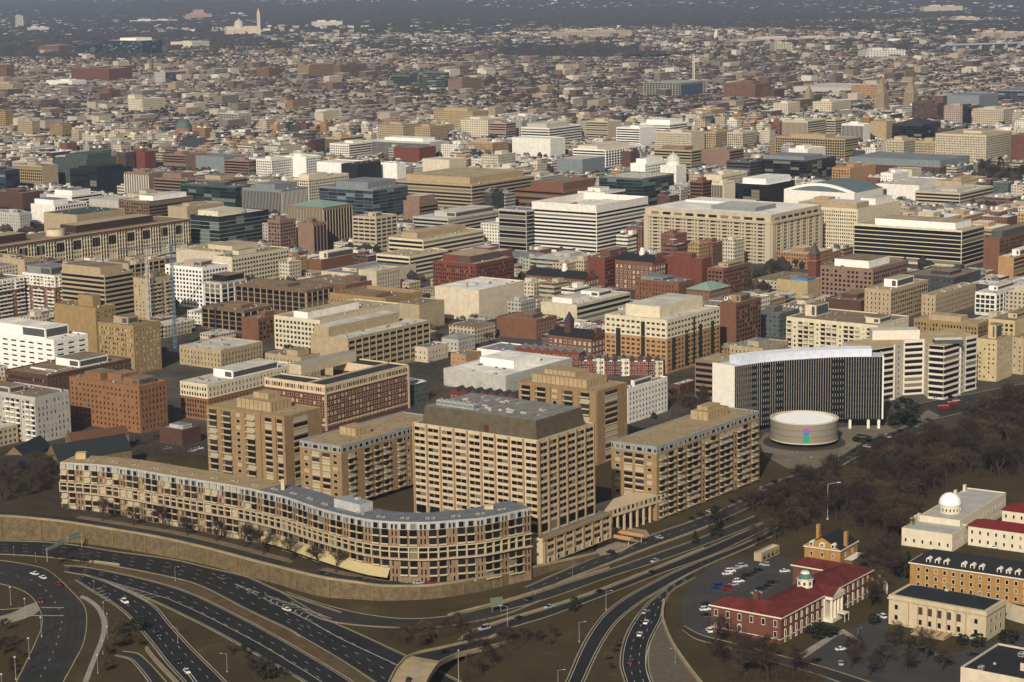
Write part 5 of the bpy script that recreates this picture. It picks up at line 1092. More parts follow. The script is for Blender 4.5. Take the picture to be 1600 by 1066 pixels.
def limestone():
    h = 12.; ga = R(143.5); gb = R(53.5); (X, Y), WL, WR = place(1389, 1541, 1571, 958, h, ga, gb)
    th = thing('stone_hall', 'pale limestone hall with six pilasters, front steps and dark hipped roof, lower right', 'stone hall', (X, Y, 0), gb); foot(X, Y, WR, WL, gb)
    st = mat('b3a486', .85, .15, .3, 'limestone'); m = MB(); m.box(0, WR, 0, WL, 0, h - 1.2, st, st); m.obj('wall', th)
    m = MB(); m.box(-.5, WR + .5, -.5, WL + .5, h - 1.2, h - .5, st); m.box(-.1, WR + .1, -.1, WL + .1, h - .5, h + .5, st); m.obj('cornice', th)
    m = MB(); m.hip(1.6, WR - 1.6, 1.6, WL - 1.6, h + .52, 3., mat('1c1e21', .8, .15, .3), 0); m.obj('roof', th)
    m = MB(); m.box(WR / 2 - .6, WR / 2 + .6, WL / 2 - .8, WL / 2 + .8, h + 3, h + 4.2, st); m.obj('vent_turret', th)
    p = Parts(th); bx, wn = tmpl('box', DK), tmpl('win', mat('beige'), DK); u0, u1 = WL * .2, WL * .82
    for i in range(5):
        u = u0 + (i + .75) * (u1 - u0) / 6.3; p.add('recess', tmpl('box', mat('3a342b')), 0, u, 6.3, math.pi / 2, 1.7, .06, 3.2); p.add('window', wn, 0, u, 1.8, math.pi / 2, 1.7, .12, 2.6)  # flat dark panel: shade between the pilasters is painted, wall not set back
    for i in range(7): p.add('pilaster', tmpl('box', st), 0, u0 + (i + .1) * (u1 - u0) / 6.3, 1., math.pi / 2, 1.2, .9, h - 2.6)
    for u in (WL * .1, WL * .92):
        for z in (2.2, 6.6): p.add('window', wn, 0, u, z, math.pi / 2, 1.7, .12, 2.3)
    for i in range(3):
        for z in (2.2, 6.6): p.add('window', wn, WR * (.25 + .25 * i), 0, z, math.pi, 1.6, .12, 2.3)
    p.done()
    m = MB()
    for k in range(6): m.box(-8 + k * 1.3, 0, WL * .34, WL * .68, k * .16 - .0, k * .16 + .16, mat('a08a6a', .9, .2, .4))
    for y in (.34, .42, .51, .6, .68): m.box(-7.5, 0, WL * y - .15, WL * y + .15, .96, 1.3, mat('8d7a5d'))
    m.obj('front_steps', th)
limestone()
def yellow_long():
    h = 11.; (X, Y), WL, WR = place(1422, 1660, 1690, 915, h, R(147), R(57)); WR = 15
    th = thing('brick_house', 'long yellow brick building with dark roof and white dormers at the right edge', 'brick building', (X, Y, 0), R(57)); foot(X, Y, WR, WL, R(57))
    yb, wh = mat('97733e', .9, .2, .5, 'yellow_brick'), mat('cfc8b8', .7, .1, .5); m = MB(); m.box(0, WR, 0, WL, 0, h, yb, yb); m.obj('wall', th)
    m = MB(); m.box(-.6, WR + .6, -.6, WL + .6, h, h + .5, wh); m.obj('cornice', th)
    m = MB(); m.hip(0, WR, 0, WL, h + .52, 5.2, mat('1a1c1f', .8, .15, .4), .3); m.obj('roof', th)
    p = Parts(th); n = int(WL / 4.2); wn, dm = tmpl('win', wh, DK), tmpl('dorm', wh, DK)
    for i in range(n):
        u = 2 + (i + .5) * (WL - 4) / n
        for z in (1., 4.4, 7.8): p.add('window', wn, 0, u, z, math.pi / 2, 1.45, .15, 2.1)
        if i % 4 != 3: p.add('dormer', dm, 3.6, u, h + 1.1, math.pi / 2, 2., 2.6, 2.6)
    p.done()
yellow_long()
def yellow_house():
    h = 8.6; (X, Y), WL, WR = place(1257, 1313, 1340, 862, h, R(147), R(57))
    th = thing('brick_house', 'small yellow brick house with black hipped roof, three white dormers and tall chimneys', 'brick house', (X, Y, 0), R(57)); foot(X, Y, WR, WL, R(57))
    yb, wh = mat('97733e', .9, .2, .5, 'yellow_brick'), mat('cfc8b8', .7, .1, .5); m = MB(); m.box(0, WR, 0, WL, 0, h, yb, yb); m.obj('wall', th)
    m = MB(); m.box(-.5, WR + .5, -.5, WL + .5, h, h + .4, wh); m.obj('cornice', th)
    m = MB(); m.hip(0, WR, 0, WL, h + .42, 4.8, mat('1a1c1f', .8, .15, .4), .1, True, yb); m.obj('roof', th)
    p = Parts(th); wn, dm = tmpl('win', wh, DK), tmpl('dorm', wh, DK)
    for i in range(3):
        u = WL * (.2 + .3 * i); p.add('dormer', dm, 1.9, u, h + 1., math.pi / 2, 1.8 if i != 1 else 2.6, 2.4, 2.4)
        for z in (1.2, 4.9): p.add('window', wn, 0, u, z, math.pi / 2, 1.3, .15, 2.)
    for i in range(2):
        for z in (1.2, 4.9): p.add('window', wn, WR * (.3 + .4 * i), 0, z, math.pi, 1.2, .15, 2.)
    p.done()
    for x, y in ((WR * .35, 0), (WR * .65, WL - 1.4)): m = MB(); m.box(x, x + 2, y, y + 1.4, h, h + 7.4, yb); m.obj('chimney', th)
    m = MB(); m.box(WR * .2, WR * .95, -4.2, -.1, 0, 4, mat('5b4a35'), wh); m.obj('porch', th)
yellow_house()
CRM = mat('c6bca2', .85, .12, .3, 'cream_stucco'); GR_ = mat('a3a199', .9, .2, .15, 'observatory_roof')
def obs():
    def wing(name, label, xl, cx, xr, cy, h, roof, dom=None, gable=None, wl=None, wr=None, dome=None):
        (X, Y), WL, WR = place(xl, cx, xr, cy, h, R(147), R(57)); WL = wl or WL; WR = wr or WR
        th = thing(name, label, 'cream building', (X, Y, 0), R(57)); foot(X, Y, WR, WL, R(57))
        if gable:
            m = MB(); m.box(0, WR, 0, WL, 0, h, CRM, CRM); m.obj('wall', th); m = MB(); m.hip(0, WR, 0, WL, h + .02, 2.6, mat('6a1f20', .6, .15, .3), .8); m.obj('roof', th)
        else: body(th, 0, WR, 0, WL, 0, h, CRM, GR_, .5)
        p = Parts(th); n = max(1, int(WL / 3.6)); wn = tmpl('win', mat('white'), DK)
        for i in range(n):
            for z in ((1.5, 5.6) if h > 8 else (2.,)): p.add('window', wn, 0, (i + .5) * WL / n, z, math.pi / 2, 1.1, .12, 2.)
        for i in range(max(1, int(WR / 4))):
            for z in ((1.5, 5.6) if h > 8 else (2.,)): p.add('window', wn, (i + .5) * WR / max(1, int(WR / 4)), 0, z, math.pi, 1.1, .12, 2.)
        if not gable:
            for i in range(3): p.add('chimney', tmpl('box', CRM), WR * (.5 + .2 * i), WL - 1.6, h, 0, 1.8, 1.2, 3.4)
        p.done(); return th, X, Y
    a = wing('observatory_wing', 'flat grey roofed cream wing of the observatory carrying the white dome', 1437, 1500, 1572, 815, 10.5, 0)
    wing('observatory_wing', 'lower flat roofed cream wing in front of the white dome', 1409, 1488, 1513, 837, 8, 0)
    wing('cream_building', 'cream building with dark red roof in front of the observatory at the right edge', 1513, 1640, 1690, 838, 9.5, 0, gable=1, wr=12)
    wing('cream_building', 'cream building with dark red roof behind the first, cut by the right edge', 1566, 1640, 1690, 806, 9.5, 0, gable=1, wr=14)
    th, X, Y = a; d = W(1484, 800, 10.5); th = thing('observatory_dome', 'white observatory dome on a cream drum on the grey roof', 'observatory dome', (d[0], d[1], 10.5))
    m = MB(); m.cyl(0, 0, 0, 4.2, 5.1, CRM, 28); m.obj('drum', th); m = MB(); m.dome(0, 0, 4.2, 5.35, mat('e4e2db', .5, .05, .5), 28, 8); m.obj('dome', th)
    m = MB(); m.obox(0, 0, 4.3, R(235), 11., .5, .5, mat('white')); m.obj('shutter_rail', th)
    p = Parts(th)
    for k in range(8): a = R(200 + k * 20); p.add('window', tmpl('win', mat('white'), DK), 5.05 * math.cos(a), 5.05 * math.sin(a), 1., a - math.pi / 2, .8, .15, 1.7)
    p.done()
obs()
building('stone_building', 1501, 1640, 1690, 1072, 10, 'n', 'n', 'stone', 'blackroof', 'pale stone building with flat black roof in the bottom right corner', cat='stone building', pent=[(.3, .8, .2, .45, 3, 'stone')], wr=34)
building('guard_house', 1183, 1190, 1218, 867, 3.4, 'n', 'q', 'gold', 'lroof', 'small tan gate hut with pale flat roof at the head of the car park', cat='hut', pent=_, units=0)
low_wall('boundary_wall', 'pale curved garden wall left of the limestone hall', [(1344, 903), (1360, 905), (1375, 915), (1386, 928)], 4.5, .6, mat('b3a78f'))
low_wall('boundary_wall', 'pale garden wall right of the limestone hall', [(1572, 966), (1590, 972), (1640, 985)], 7, .6, mat('b3a78f'))
# ------------------------------------------------------------------ downtown landmarks
for args in LST:
    n_, xl, cx, xr, cy, h, a, b, wl_, rf, lab, kw = args
    if n_ == O and kw.get('deep') is None: pass
    building(n_, xl, cx, xr, cy, h, a, b, wl_, rf, lab, **kw)
def annex():
    h = 45.; (X, Y), WL, WR = place(1008, 1205, 1283, 337, h); th = thing('office_building', 'large beige office block with square piers and open top storey, right of centre', 'office building', (X, Y, 0), GB); foot(X, Y, WR, WL, GB)
    PROT.append((997, 1293, 320, 430, Y)); m1 = mat('b0a38a', .88, .18, .15, 'annex_stone'); body(th, 0, WR, 0, WL, 0, h, m1, mat('wroof', .9, .25, .05), .6)
    p = Parts(th); gb, wb = tmpl('box', DK), tmpl('box', m1)
    for ax, rot, L in ((0, math.pi / 2, WL), (WR, math.pi, WR)):
        c, s = math.cos(rot), math.sin(rot); rev = rot > 3; n = max(4, round(L / 14)); mar = 5; e = (L - 2 * mar) / n; nf = 11; f = (h - 9) / nf
        at = lambda u: (ax + u * c, u * s)
        for i in range(n):
            u = mar + (i + .5) * e
            p.add('attic_opening', gb, *at(u), h - 5.2, rot, e * .68, .1, 2.4)
            for j in range(nf):
                z = 1 + j * f; p.add('window_band', gb, *at(u + e * .12), z + 1.5, rot, e * .6, .12, f * .48); p.add('window', gb, *at(u - e * .36), z + 1.5, rot, e * .12, .12, f * .45)
        for j in range(nf + 1): p.add('spandrel', wb, *at(L / 2), 1 + j * f - .2, rot, L - 2 * mar, 1.1, 1.5)
        for i in range(n + 1): p.add('pier', wb, *at(mar + i * e - (e * .28 if i else 0)), 0, rot, 1.6, 1.5, h - 7.5); p.add('pier', wb, *at(mar + i * e + (0 if i < n else -.6)), 0, rot, 1.4, 1.5, h - 7.5)
        for u in (2.2, L - 2.2): p.add('corner_pier', wb, *at(u), 0, rot, 5.2, 1.8, h - 7.2)
        p.add('cornice', wb, *at(L / 2), h - 7.8, rot, L + 2, 2.2, 1.6)
    p.done(); m = MB(); m.box(WR * .2, WR * .6, WL * .2, WL * .55, h, h + 4, mat('bluegrey'), mat('lgrey')); m.obj('cooling_screen', th)
    m = MB(); m.box(WR * .65, WR * .95, WL * .5, WL * .95, h, h + 2, mat('white'), mat('wroof')); m.obj('roof_monitor', th)
annex()
def arcade():
    h = 30.; (X, Y), WL, WR = place(-60, -50, 297, 392, h); WR = min(WR, 330); th = thing('office_building', 'very long white stone building with grouped green windows and red tiled eaves at left', 'office building', (X, Y, 0), GB)
    foot(X, Y, WR, 40, GB); PROT.append((0, 297, 350, 404, Y + 220)); m1 = mat('c2b496', .85, .15, .2, 'arcade_stone'); body(th, 0, WR, 0, 45, 0, h, m1, mat('brownroof', .9, .25, .05), .4)
    p = Parts(th); gg = G_('green'); gb, wb = tmpl('box', gg), tmpl('box', m1); n = int(WR / 3.4); e = WR / n
    for i in range(n):
        u = WR - (i + .5) * e; k = i % 13
        if k in (3, 4, 5, 9, 10, 11): p.add('tall_window', tmpl('box', DK), u, 0, h - 13.5, math.pi, e * .9, .1, 8.5); p.add('window', tmpl('win', m1, DK), u, 0, h - 17.6, math.pi, e * .62, .1, 2.6); p.add('window', tmpl('win', m1, DK), u, 0, h - 21.6, math.pi, e * .62, .1, 2.6)
        else:
            for j in range(7): p.add('window', gb, u, 0, 1.2 + j * 3.9, math.pi, e * .66, .1, 2.8)
            p.add('pier', wb, u - e / 2, 0, 0, math.pi, .8, .7, h - 1.5)
    p.add('eaves', tmpl('box', mat('7a4a34')), WR / 2, 0, h - 1.1, math.pi, WR + 1, 1.6, 1.)
    p.done()
    for a, b in ((-5, .28), (.5, .86)): m = MB(); m.box(max(2, a * WR), b * WR, 12, 34, h, h + 7, mat('3a2a22'), mat('tanroof')); m.obj('louvred_attic', th)
    m = MB(); m.cyl(WR * .42, 16, h, h + 6, 9, m1, 32, mat('tanroof')); m.obj('round_attic', th)
arcade()
def hall(label, xl, cx, xr, cy, h, cat='brick hall', cup=True, tower_=None):
    (X, Y), WL, WR = place(xl, cx, xr, cy, h); WR = max(14, min(WR, 20)); th = thing('brick_hall', label, cat, (X, Y, 0), GB); foot(X, Y, WR, WL, GB); PROT.append((xl, xr, cy, cy + 25, Y))
    br, wh = mat('brick', .9, .2, .4), mat('white', .7, .1, .5); m = MB(); m.box(0, WR, 0, WL, 0, h, br, br); m.obj('wall', th)
    m = MB(); m.hip(0, WR, 0, WL, h + .02, 5., mat('blackroof', .8, .2, .3), .5, True, br); m.obj('roof', th)
    p = Parts(th); n = int(WL / 4)
    for i in range(n):
        for j in range(int(h / 4.2)): p.add('window', tmpl('win', wh, HOME), 0, (i + .5) * WL / n, 1.5 + j * 4.2, math.pi / 2, 1.7, .15, 2.4)
    for i in range(int(WR / 4)):
        for j in range(int(h / 4.2)): p.add('window', tmpl('win', wh, HOME), (i + .5) * WR / int(WR / 4), 0, 1.5 + j * 4.2, math.pi, 1.5, .15, 2.4)
    p.done()
    if cup:
        m = MB(); m.cyl(WR / 2, WL * .45, h + 3.5, h + 7, 2.6, wh, 8); m.cyl(WR / 2, WL * .45, h + 7, h + 8.6, 1.8, wh, 8); m.dome(WR / 2, WL * .45, h + 8.6, 1.8, wh, 8, 4); m.obj('cupola', th)
    for y in (0, WL - 1.2): m = MB(); m.box(WR * .3, WR * .7, y, y + 1.2, h, h + 6.5, br); m.obj('gable_chimney', th)
    return th, WL, WR
hall('brick campus hall with black pitched roof and white cupola right of the marble block', 821, 914, 945, 437, 19)
hall('second brick campus hall with black roof and cupola below the beige pier-fronted office', 961, 1020, 1048, 410, 25)
th, wl_, wr_ = hall('dark-roofed red brick school with white windows and a pointed turret', 857, 925, 946, 530, 15, 'school', False)
m = MB(); m.box(3, 8, wl_ * .55, wl_ * .55 + 5, 15, 25, mat('dbrick')); m.prism([(2.6, wl_ * .55 - .4), (8.4, wl_ * .55 - .4), (8.4, wl_ * .55 + 5.4), (2.6, wl_ * .55 + 5.4)], 25.02, 32, mat('slate'), False, False, [(5.4, wl_ * .55 + 2.4), (5.6, wl_ * .55 + 2.4), (5.6, wl_ * .55 + 2.6), (5.4, wl_ * .55 + 2.6)]); m.obj('turret', th)
def turret():
    x, y = W(1272, 448, 0); th = thing('brick_tower', 'slender dark red brick tower with pyramid roof in front of the large beige office', 'tower', (x, y, 0), GB); m = MB(); b = mat('rbrick', .9, .2, .4); m.box(-4, 4, -4, 4, 0, 22, b); m.box(-4.6, 4.6, -4.6, 4.6, 22, 23, mat('rosy')); m.box(-3.6, 3.6, -3.6, 3.6, 23, 28, b); m.obj('shaft', th)
    m = MB(); m.prism([(-4.2, -4.2), (4.2, -4.2), (4.2, 4.2), (-4.2, 4.2)], 28.02, 38, mat('dgrey'), False, False, [(-.1, -.1), (.1, -.1), (.1, .1), (-.1, .1)]); m.obj('spire_roof', th)
turret()
def church():
    for (px, py, L, Wd, h, rh, ang, lab) in ((92, 722, 44, 16, 10, 8, R(38), 'stone church with steep dark slate roof, left, behind the curved apartments'), (40, 716, 30, 13, 10, 6, R(75), 'smaller stone church hall with twin gable windows at far left'), (112, 690, 34, 12, 9, 4, R(30), 'low stone parish wing with reddish roof behind the steep slate roof')):
        x, y = W(px, py, h); th = thing('church', lab, 'church', (x, y, 0), ang); foot(x, y, L, Wd, ang); st = mat('6e5c44', .95, .3, .5, 'rubble_stone')
        m = MB(); m.box(0, L, 0, Wd, 0, h, st, st); m.obj('wall', th); m = MB(); m.hip(0, L, 0, Wd, h + .02, rh, mat('23282a' if rh != 4 else '5a3a2c', .9, .2, .5), .4, True, st); m.obj('roof', th)
        p = Parts(th)
        for k in range(4): p.add('window', tmpl('arch', mat('tan'), DK), 3 + k * (L - 6) / 3, 0, 3, math.pi, 1.4, .2, 3.6)
        for z, k in ((3, .35), (3, .65)): p.add('window', tmpl('arch', mat('tan'), DK), 0, Wd * k, z, math.pi / 2, 1.5, .2, 3.8)
        p.done()
church()
def rowhouses():
    cols_ = ['5d2b22', '7e3428', 'c9bfae', '6b3026', '4e2a24', 'd0c7b5', '6e3226', '7a3b2c', '5a2a22', 'b9a98c']
    N_ = ['maroon brick', 'bright red brick', 'cream painted', 'dark red', 'plum coloured', 'white painted', 'russet brick', 'rust red', 'deep maroon', 'buff coloured']
    pos = ['first from left', 'second from left', 'third from left', 'fourth from left', 'fifth from left', 'sixth from left', 'seventh from left', 'eighth from left', 'ninth from left', 'tenth from left']
    a, b = W(905, 561, 11), W(1036, 563, 11); n = 10; L = math.dist(a, b) / n; rz = math.atan2(b[1] - a[1], b[0] - a[0])
    for k in range(n):
        x, y = a[0] + (b[0] - a[0]) * k / n, a[1] + (b[1] - a[1]) * k / n; h = 10.5 + (k * 7 % 3) * .5
        th = thing('row_house', f'{N_[k]} Victorian row house with turret bay below the orange hotel, {pos[k]}', 'row house', (x, y, 0), rz, 'Victorian row houses below the orange hotel'); wm = mat(cols_[k], .9, .2, .4)
        m = MB(); m.box(.02, L - .02, 0, 13, 0, h, wm, mat('brownroof')); m.obj('wall', th)
        m = MB(); m.cyl(L * .32, .2, 0, h + .6, 1.9, wm, 8, False); m.cyl(L * .32, .2, h + .6, h + 3.8, 2.2, mat('slate'), 8, None, .05); m.obj('turret', th)
        p = Parts(th)
        for j in range(3):
            p.add('window', tmpl('win', mat('white'), DK), L * .76, 0, 1.2 + j * 3.3, math.pi, 1.3, .15, 1.9)
            for q in (-.6, .6): a_ = -math.pi / 2 + q; p.add('window', tmpl('win', mat('white'), DK), L * .32 + 1.85 * math.cos(a_), .2 + 1.85 * math.sin(a_), 1.2 + j * 3.3, a_ - math.pi / 2, .9, .12, 1.9)
        p.add('cornice', tmpl('box', mat('white')), L * .7, 0, h - .9, math.pi, L * .55, .5, .7); p.done()
    foot(a[0], a[1], L * n, 14, rz)
    for q, (x0, y0, x1, y1, cnt, colr, lab) in enumerate(((702, 612, 806, 622, 7, '5d2f26', 'maroon brick gabled row house behind the beige office tower'), (805, 545, 905, 552, 7, '6b3a2c', 'low brick row house with grey roof left of the Victorian terrace'))):
        a, b = W(x0, y0, 9), W(x1, y1, 9); L = math.dist(a, b) / cnt; rz = math.atan2(b[1] - a[1], b[0] - a[0]); foot(a[0], a[1], L * cnt, 12, rz)
        for k in range(cnt):
            x, y = a[0] + (b[0] - a[0]) * k / cnt, a[1] + (b[1] - a[1]) * k / cnt; wm = mat(colr, .9, .2, .4)
            th = thing('row_house', lab, 'row house', (x, y, 0), rz, lab + 's'); m = MB(); m.box(.02, L - .02, 0, 11, 0, 9, wm, wm); m.obj('wall', th)
            m = MB(); m.hip(.02, L - .02, 0, 11, 9.02, 2.6, mat('slate' if q == 0 else 'greyroof'), .0, True, wm); m.obj('roof', th)
            p = Parts(th)
            for j in range(2):
                for u in (.3, .7): p.add('window', tmpl('win', mat('white'), DK), L * u, 0, 1.4 + j * 3.6, math.pi, 1.2, .15, 1.9)
            p.done()
rowhouses()
def vault_roof():
    (X, Y), WL, WR = place(1225, 1335, 1380, 300, 36); th = thing('office_building', 'white office with huge shallow barrel-vaulted glass roof behind the large beige block', 'office building', (X, Y, 0), GB); foot(X, Y, WR, WL, GB); PROT.append((1225, 1380, 282, 300, Y)); WR = min(WR, 80)
    body(th, 0, WR, 0, WL, 0, 34, mat('white', .8, .1, .2), mat('lroof'), .5); m = MB(); n = 14; g_ = mat('5c6a66', .4, .15, .1); w = mat('whiteb', .7, .1, .2)
    Z = lambda t: 34.6 + 8 * math.sin(math.pi * t)
    for k in range(n):
        t0, t1 = k / n, (k + 1) / n; y0, y1 = WL * t0, WL * t1; m.face([(2, y0, Z(t0)), (WR, y0, Z(t0)), (WR, y1, Z(t1)), (2, y1, Z(t1))], g_); m.face([(0, y0, Z(t0) + .3), (4, y0, Z(t0) + .3), (4, y1, Z(t1) + .3), (0, y1, Z(t1) + .3)], w)
        m.face([(0, y1, Z(t1) - 2.4 if 0 < k < n - 1 else 34.6), (0, y0, Z(t0) - 2.4 if k > 0 else 34.6), (0, y0, Z(t0) + .3), (0, y1, Z(t1) + .3)], w); m.face([(.3, y1, 34.6), (.3, y0, 34.6), (.3, y0, Z(t0)), (.3, y1, Z(t1))], g_)
    m.obj('vaulted_roof', th)
vault_roof()
def spired(px, py, h, lab, w=16, two=0, colr='84755f'):
    x, y = W(px, py, 0); th = thing('church', lab, 'church', (x, y, 0), GB); m1 = mat(colr, .9, .2, .2)
    for k in range(1 + two):
        m = MB(); o_ = k * 52.; m.box(o_, o_ + w, -o_ * .6, -o_ * .6 + w, 0, h * .6, m1); m.prism([(o_ + 1, -o_ * .6 + 1), (o_ + w - 1, -o_ * .6 + 1), (o_ + w - 1, -o_ * .6 + w - 1), (o_ + 1, -o_ * .6 + w - 1)], h * .6, h, m1, False, False, [(o_ + w / 2 - .2, -o_ * .6 + w / 2 - .2), (o_ + w / 2 + .2, -o_ * .6 + w / 2 - .2), (o_ + w / 2 + .2, -o_ * .6 + w / 2 + .2), (o_ + w / 2 - .2, -o_ * .6 + w / 2 + .2)]); m.obj('tower', th)
    return th
spired(1381, 184, 70, 'pair of brown stepped gothic office towers with pointed tops, far right', 19, 1)
spired(1266, 172, 48, 'tan church tower with thin green spire, right of centre', 14)
spired(232, 86, 44, 'white bell tower in front of the dark blue glass office', 12, colr='cfc9ba')
spired(1120, 62, 40, 'tiny white church spire among the far houses right of centre', 12, colr='cfc9ba')
spired(238, 113, 62, 'thin brick smokestack with pointed cap in the far rowhouse district', 5, colr='6f5045')
def domed(px, py, r, h, lab, colr='4a5f56', base='tan'):
    x, y = W(px, py, 0); th = thing('domed_building', lab, 'domed building', (x, y, 0), GB); m = MB(); m.box(-r * 1.3, r * 1.3, -r * 1.3, r * 1.3, 0, h, mat(base)); m.cyl(0, 0, h, h + r * .5, r, mat(base), 20); m.obj('base', th)
    m = MB(); m.dome(0, 0, h + r * .5, r, mat(colr, .7, .15, .2), 20, 6, .45 if r > 20 else 1.)
    if r < 20: m.cyl(0, 0, h + 1.45 * r, h + 1.9 * r, r * .15, mat(colr, .7, .15, .2), 8, None, .1); m.obj('dome', th)
domed(288, 232, 13, 26, 'green copper dome of the brick cathedral at upper left', base='rosy')
domed(1052, 290, 9, 26, 'pale glass dome beside the teal glass office', 'b5b5a8', 'white')
domed(1397, 68, 24, 4, 'broad white domed hall far on the right', 'd4d2cc', 'white')
def gchurch():
    x, y = W(330, 248, 0); th = thing('church', 'red brick gabled church with white copings right of the green dome', 'church', (x, y, 0), GA); m = MB(); b = mat('rbrick'); m.box(0, 45, 0, 22, 0, 18, b, b); m.obj('wall', th); m = MB(); m.hip(0, 45, 0, 22, 18.02, 13, mat('slate'), .3, True, b); m.obj('roof', th)
gchurch()
def shrine():
    x, y = W(378, 56, 0); th = thing('basilica', 'pale stone basilica with a great dome and tall slender bell tower on the far hill', 'basilica', (x, y, 0), R(20)); s = mat('c2b3a0', .9, .1, .02, 'shrine_stone')
    m = MB(); m.box(-70, 75, -22, 22, -2, 34, s); m.box(-30, 5, -48, 48, -2, 30, s); m.box(-66, -40, -30, 30, -2, 28, s); m.hip(-70, 75, -20, 20, 34.1, 7, s, 0, True); m.obj('nave', th)
    m = MB(); m.cyl(-12, 0, 34, 48, 20, s, 24); m.dome(-12, 0, 48, 20, mat('b0aca2'), 24, 6, 1.05); m.cyl(-12, 0, 68, 76, 3, s, 8, None, .4); m.obj('dome', th)
    m = MB(); m.box(60, 72, -44, -32, 0, 92, s); m.prism([(60, -44), (72, -44), (72, -32), (60, -32)], 92, 116, s, False, False, [(65.6, -38.4), (66.4, -38.4), (66.4, -37.6), (65.6, -37.6)]); m.obj('bell_tower', th)
shrine()
def far_block(name, px, py, w, d, h, c, lab, rz=0.3, two=None):
    x, y = W(px, py, 0); th = thing(name, lab, name.replace('_', ' '), (x, y, 0), rz); m = MB(); m.box(-w / 2, w / 2, 0, d, 0, h, patmat(c, 9, 5, .5, .5, '55524e'), mat('lroof')); m.box(-w * .32, -w * .05, d * .2, d * .7, h, h + 7, mat(c)); m.box(w * .1, w * .3, d * .2, d * .7, h, h + 5, mat(c)); m.obj('wall', th)
    if two: m = MB(); m.box(-w * .2, w * .2, d * .1, d * .8, h, h * 1.7, mat(c)); m.obj('tower', th)
far_block('hospital', 311, 31, 150, 40, 34, 'a5897c', 'pinkish tower blocks on the far left horizon', two=1)
far_block('hospital', 512, 42, 150, 30, 26, 'cfc8bc', 'white institution with stepped roof behind the brown office bar')
far_block('office_block', 240, 36, 260, 30, 16, 'cdc8be', 'long low white buildings in the far left woods')
far_block('office_block', 370, 26, 110, 20, 18, 'd2cdc2', 'white slab beyond the pale stone basilica')
far_block('office_block', 545, 9, 150, 30, 24, 'c2bdb5', 'pale complex right on the horizon, left of centre')
far_block('apartment_block', 925, 60, 330, 40, 26, 'a2927a', 'very long tan apartment complex far right of centre')
far_block('apartment_block', 1474, 20, 230, 40, 34, 'bfb39f', 'cream blocks high on the far right horizon')
far_block('office_block', 1512, 34, 120, 50, 18, 'c0b19a', 'low cream roofed building right of centre horizon')
far_block('office_block', 1556, 62, 110, 40, 26, 'b19a86', 'pinkish far block near the bridge')
far_block('office_block', 1590, 63, 130, 40, 24, 'a8998a', 'grey far block at the right edge by the bridge')
far_block('stadium', 1240, 66, 420, 60, 14, 'b5a79b', 'long low pale roofs with red trim far right of centre')
far_block('office_block', 1225, 84, 60, 40, 30, 'a89d88', 'columned far block right of centre')
far_block('office_block', 1385, 92, 120, 60, 24, 'c6c0b4', 'white framed far block at right')
far_block('office_block', 60, 50, 100, 40, 22, 'b9bcb4', 'pale far building in the left woods', two=None)
far_block('office_block', 31, 43, 40, 30, 60, 'aaa79e', 'grey stone far tower in the left woods')
def far_bridge():
    a, b = W(1482, 70, 25), W(1600, 66, 25); L = math.dist(a, b) * 1.2; th = thing('bridge', 'long pale viaduct bridge far on the right', 'bridge', (*a, 0), math.atan2(b[1] - a[1], b[0] - a[0])); m = MB(); m.box(0, L, 0, 18, 22, 26, mat('9aa0a0')); m.obj('deck', th); m = MB()
    for k in range(7): m.box(20 + k * L / 7, 28 + k * L / 7, 3, 15, 0, 22, mat('9aa0a0'))
    m.obj('piers', th)
far_bridge()
def unfinished():
    h = 32.; (X, Y), WL, WR = place(1005, 1060, 1105, 130, h); WR = min(WR, 120); th = thing('building_site', 'unfinished concrete frame building with blue wrapped end, far right of centre', 'building site', (X, Y, 0), GB); foot(X, Y, WR, WL, GB); m = MB(); c = mat('9a978c')
    for j in range(9): m.box(0, WR, 0, WL, j * 3.9, j * 3.9 + .6, c)
    m.obj('floor_slabs', th); m = MB(); n = int(WL / 7)
    for i in range(n + 1): m.box(.1, 1.2, i * (WL - 1.2) / n, i * (WL - 1.2) / n + 1.1, .6, 31, c)
    n = int(WR / 7)
    for i in range(n + 1): m.box(i * (WR - 1.2) / n, i * (WR - 1.2) / n + 1.1, -.1, 1, .6, 31, c)
    m.obj('columns', th); m = MB(); m.box(3, WR - 3, 3, WL - 3, 0, 31, mat('dgrey')); m.obj('core', th); m = MB(); m.box(WR * .1, WR * .8, -.6, -.15, 4, 28, mat('3a4a62')); m.obj('blue_sheeting', th)
unfinished()
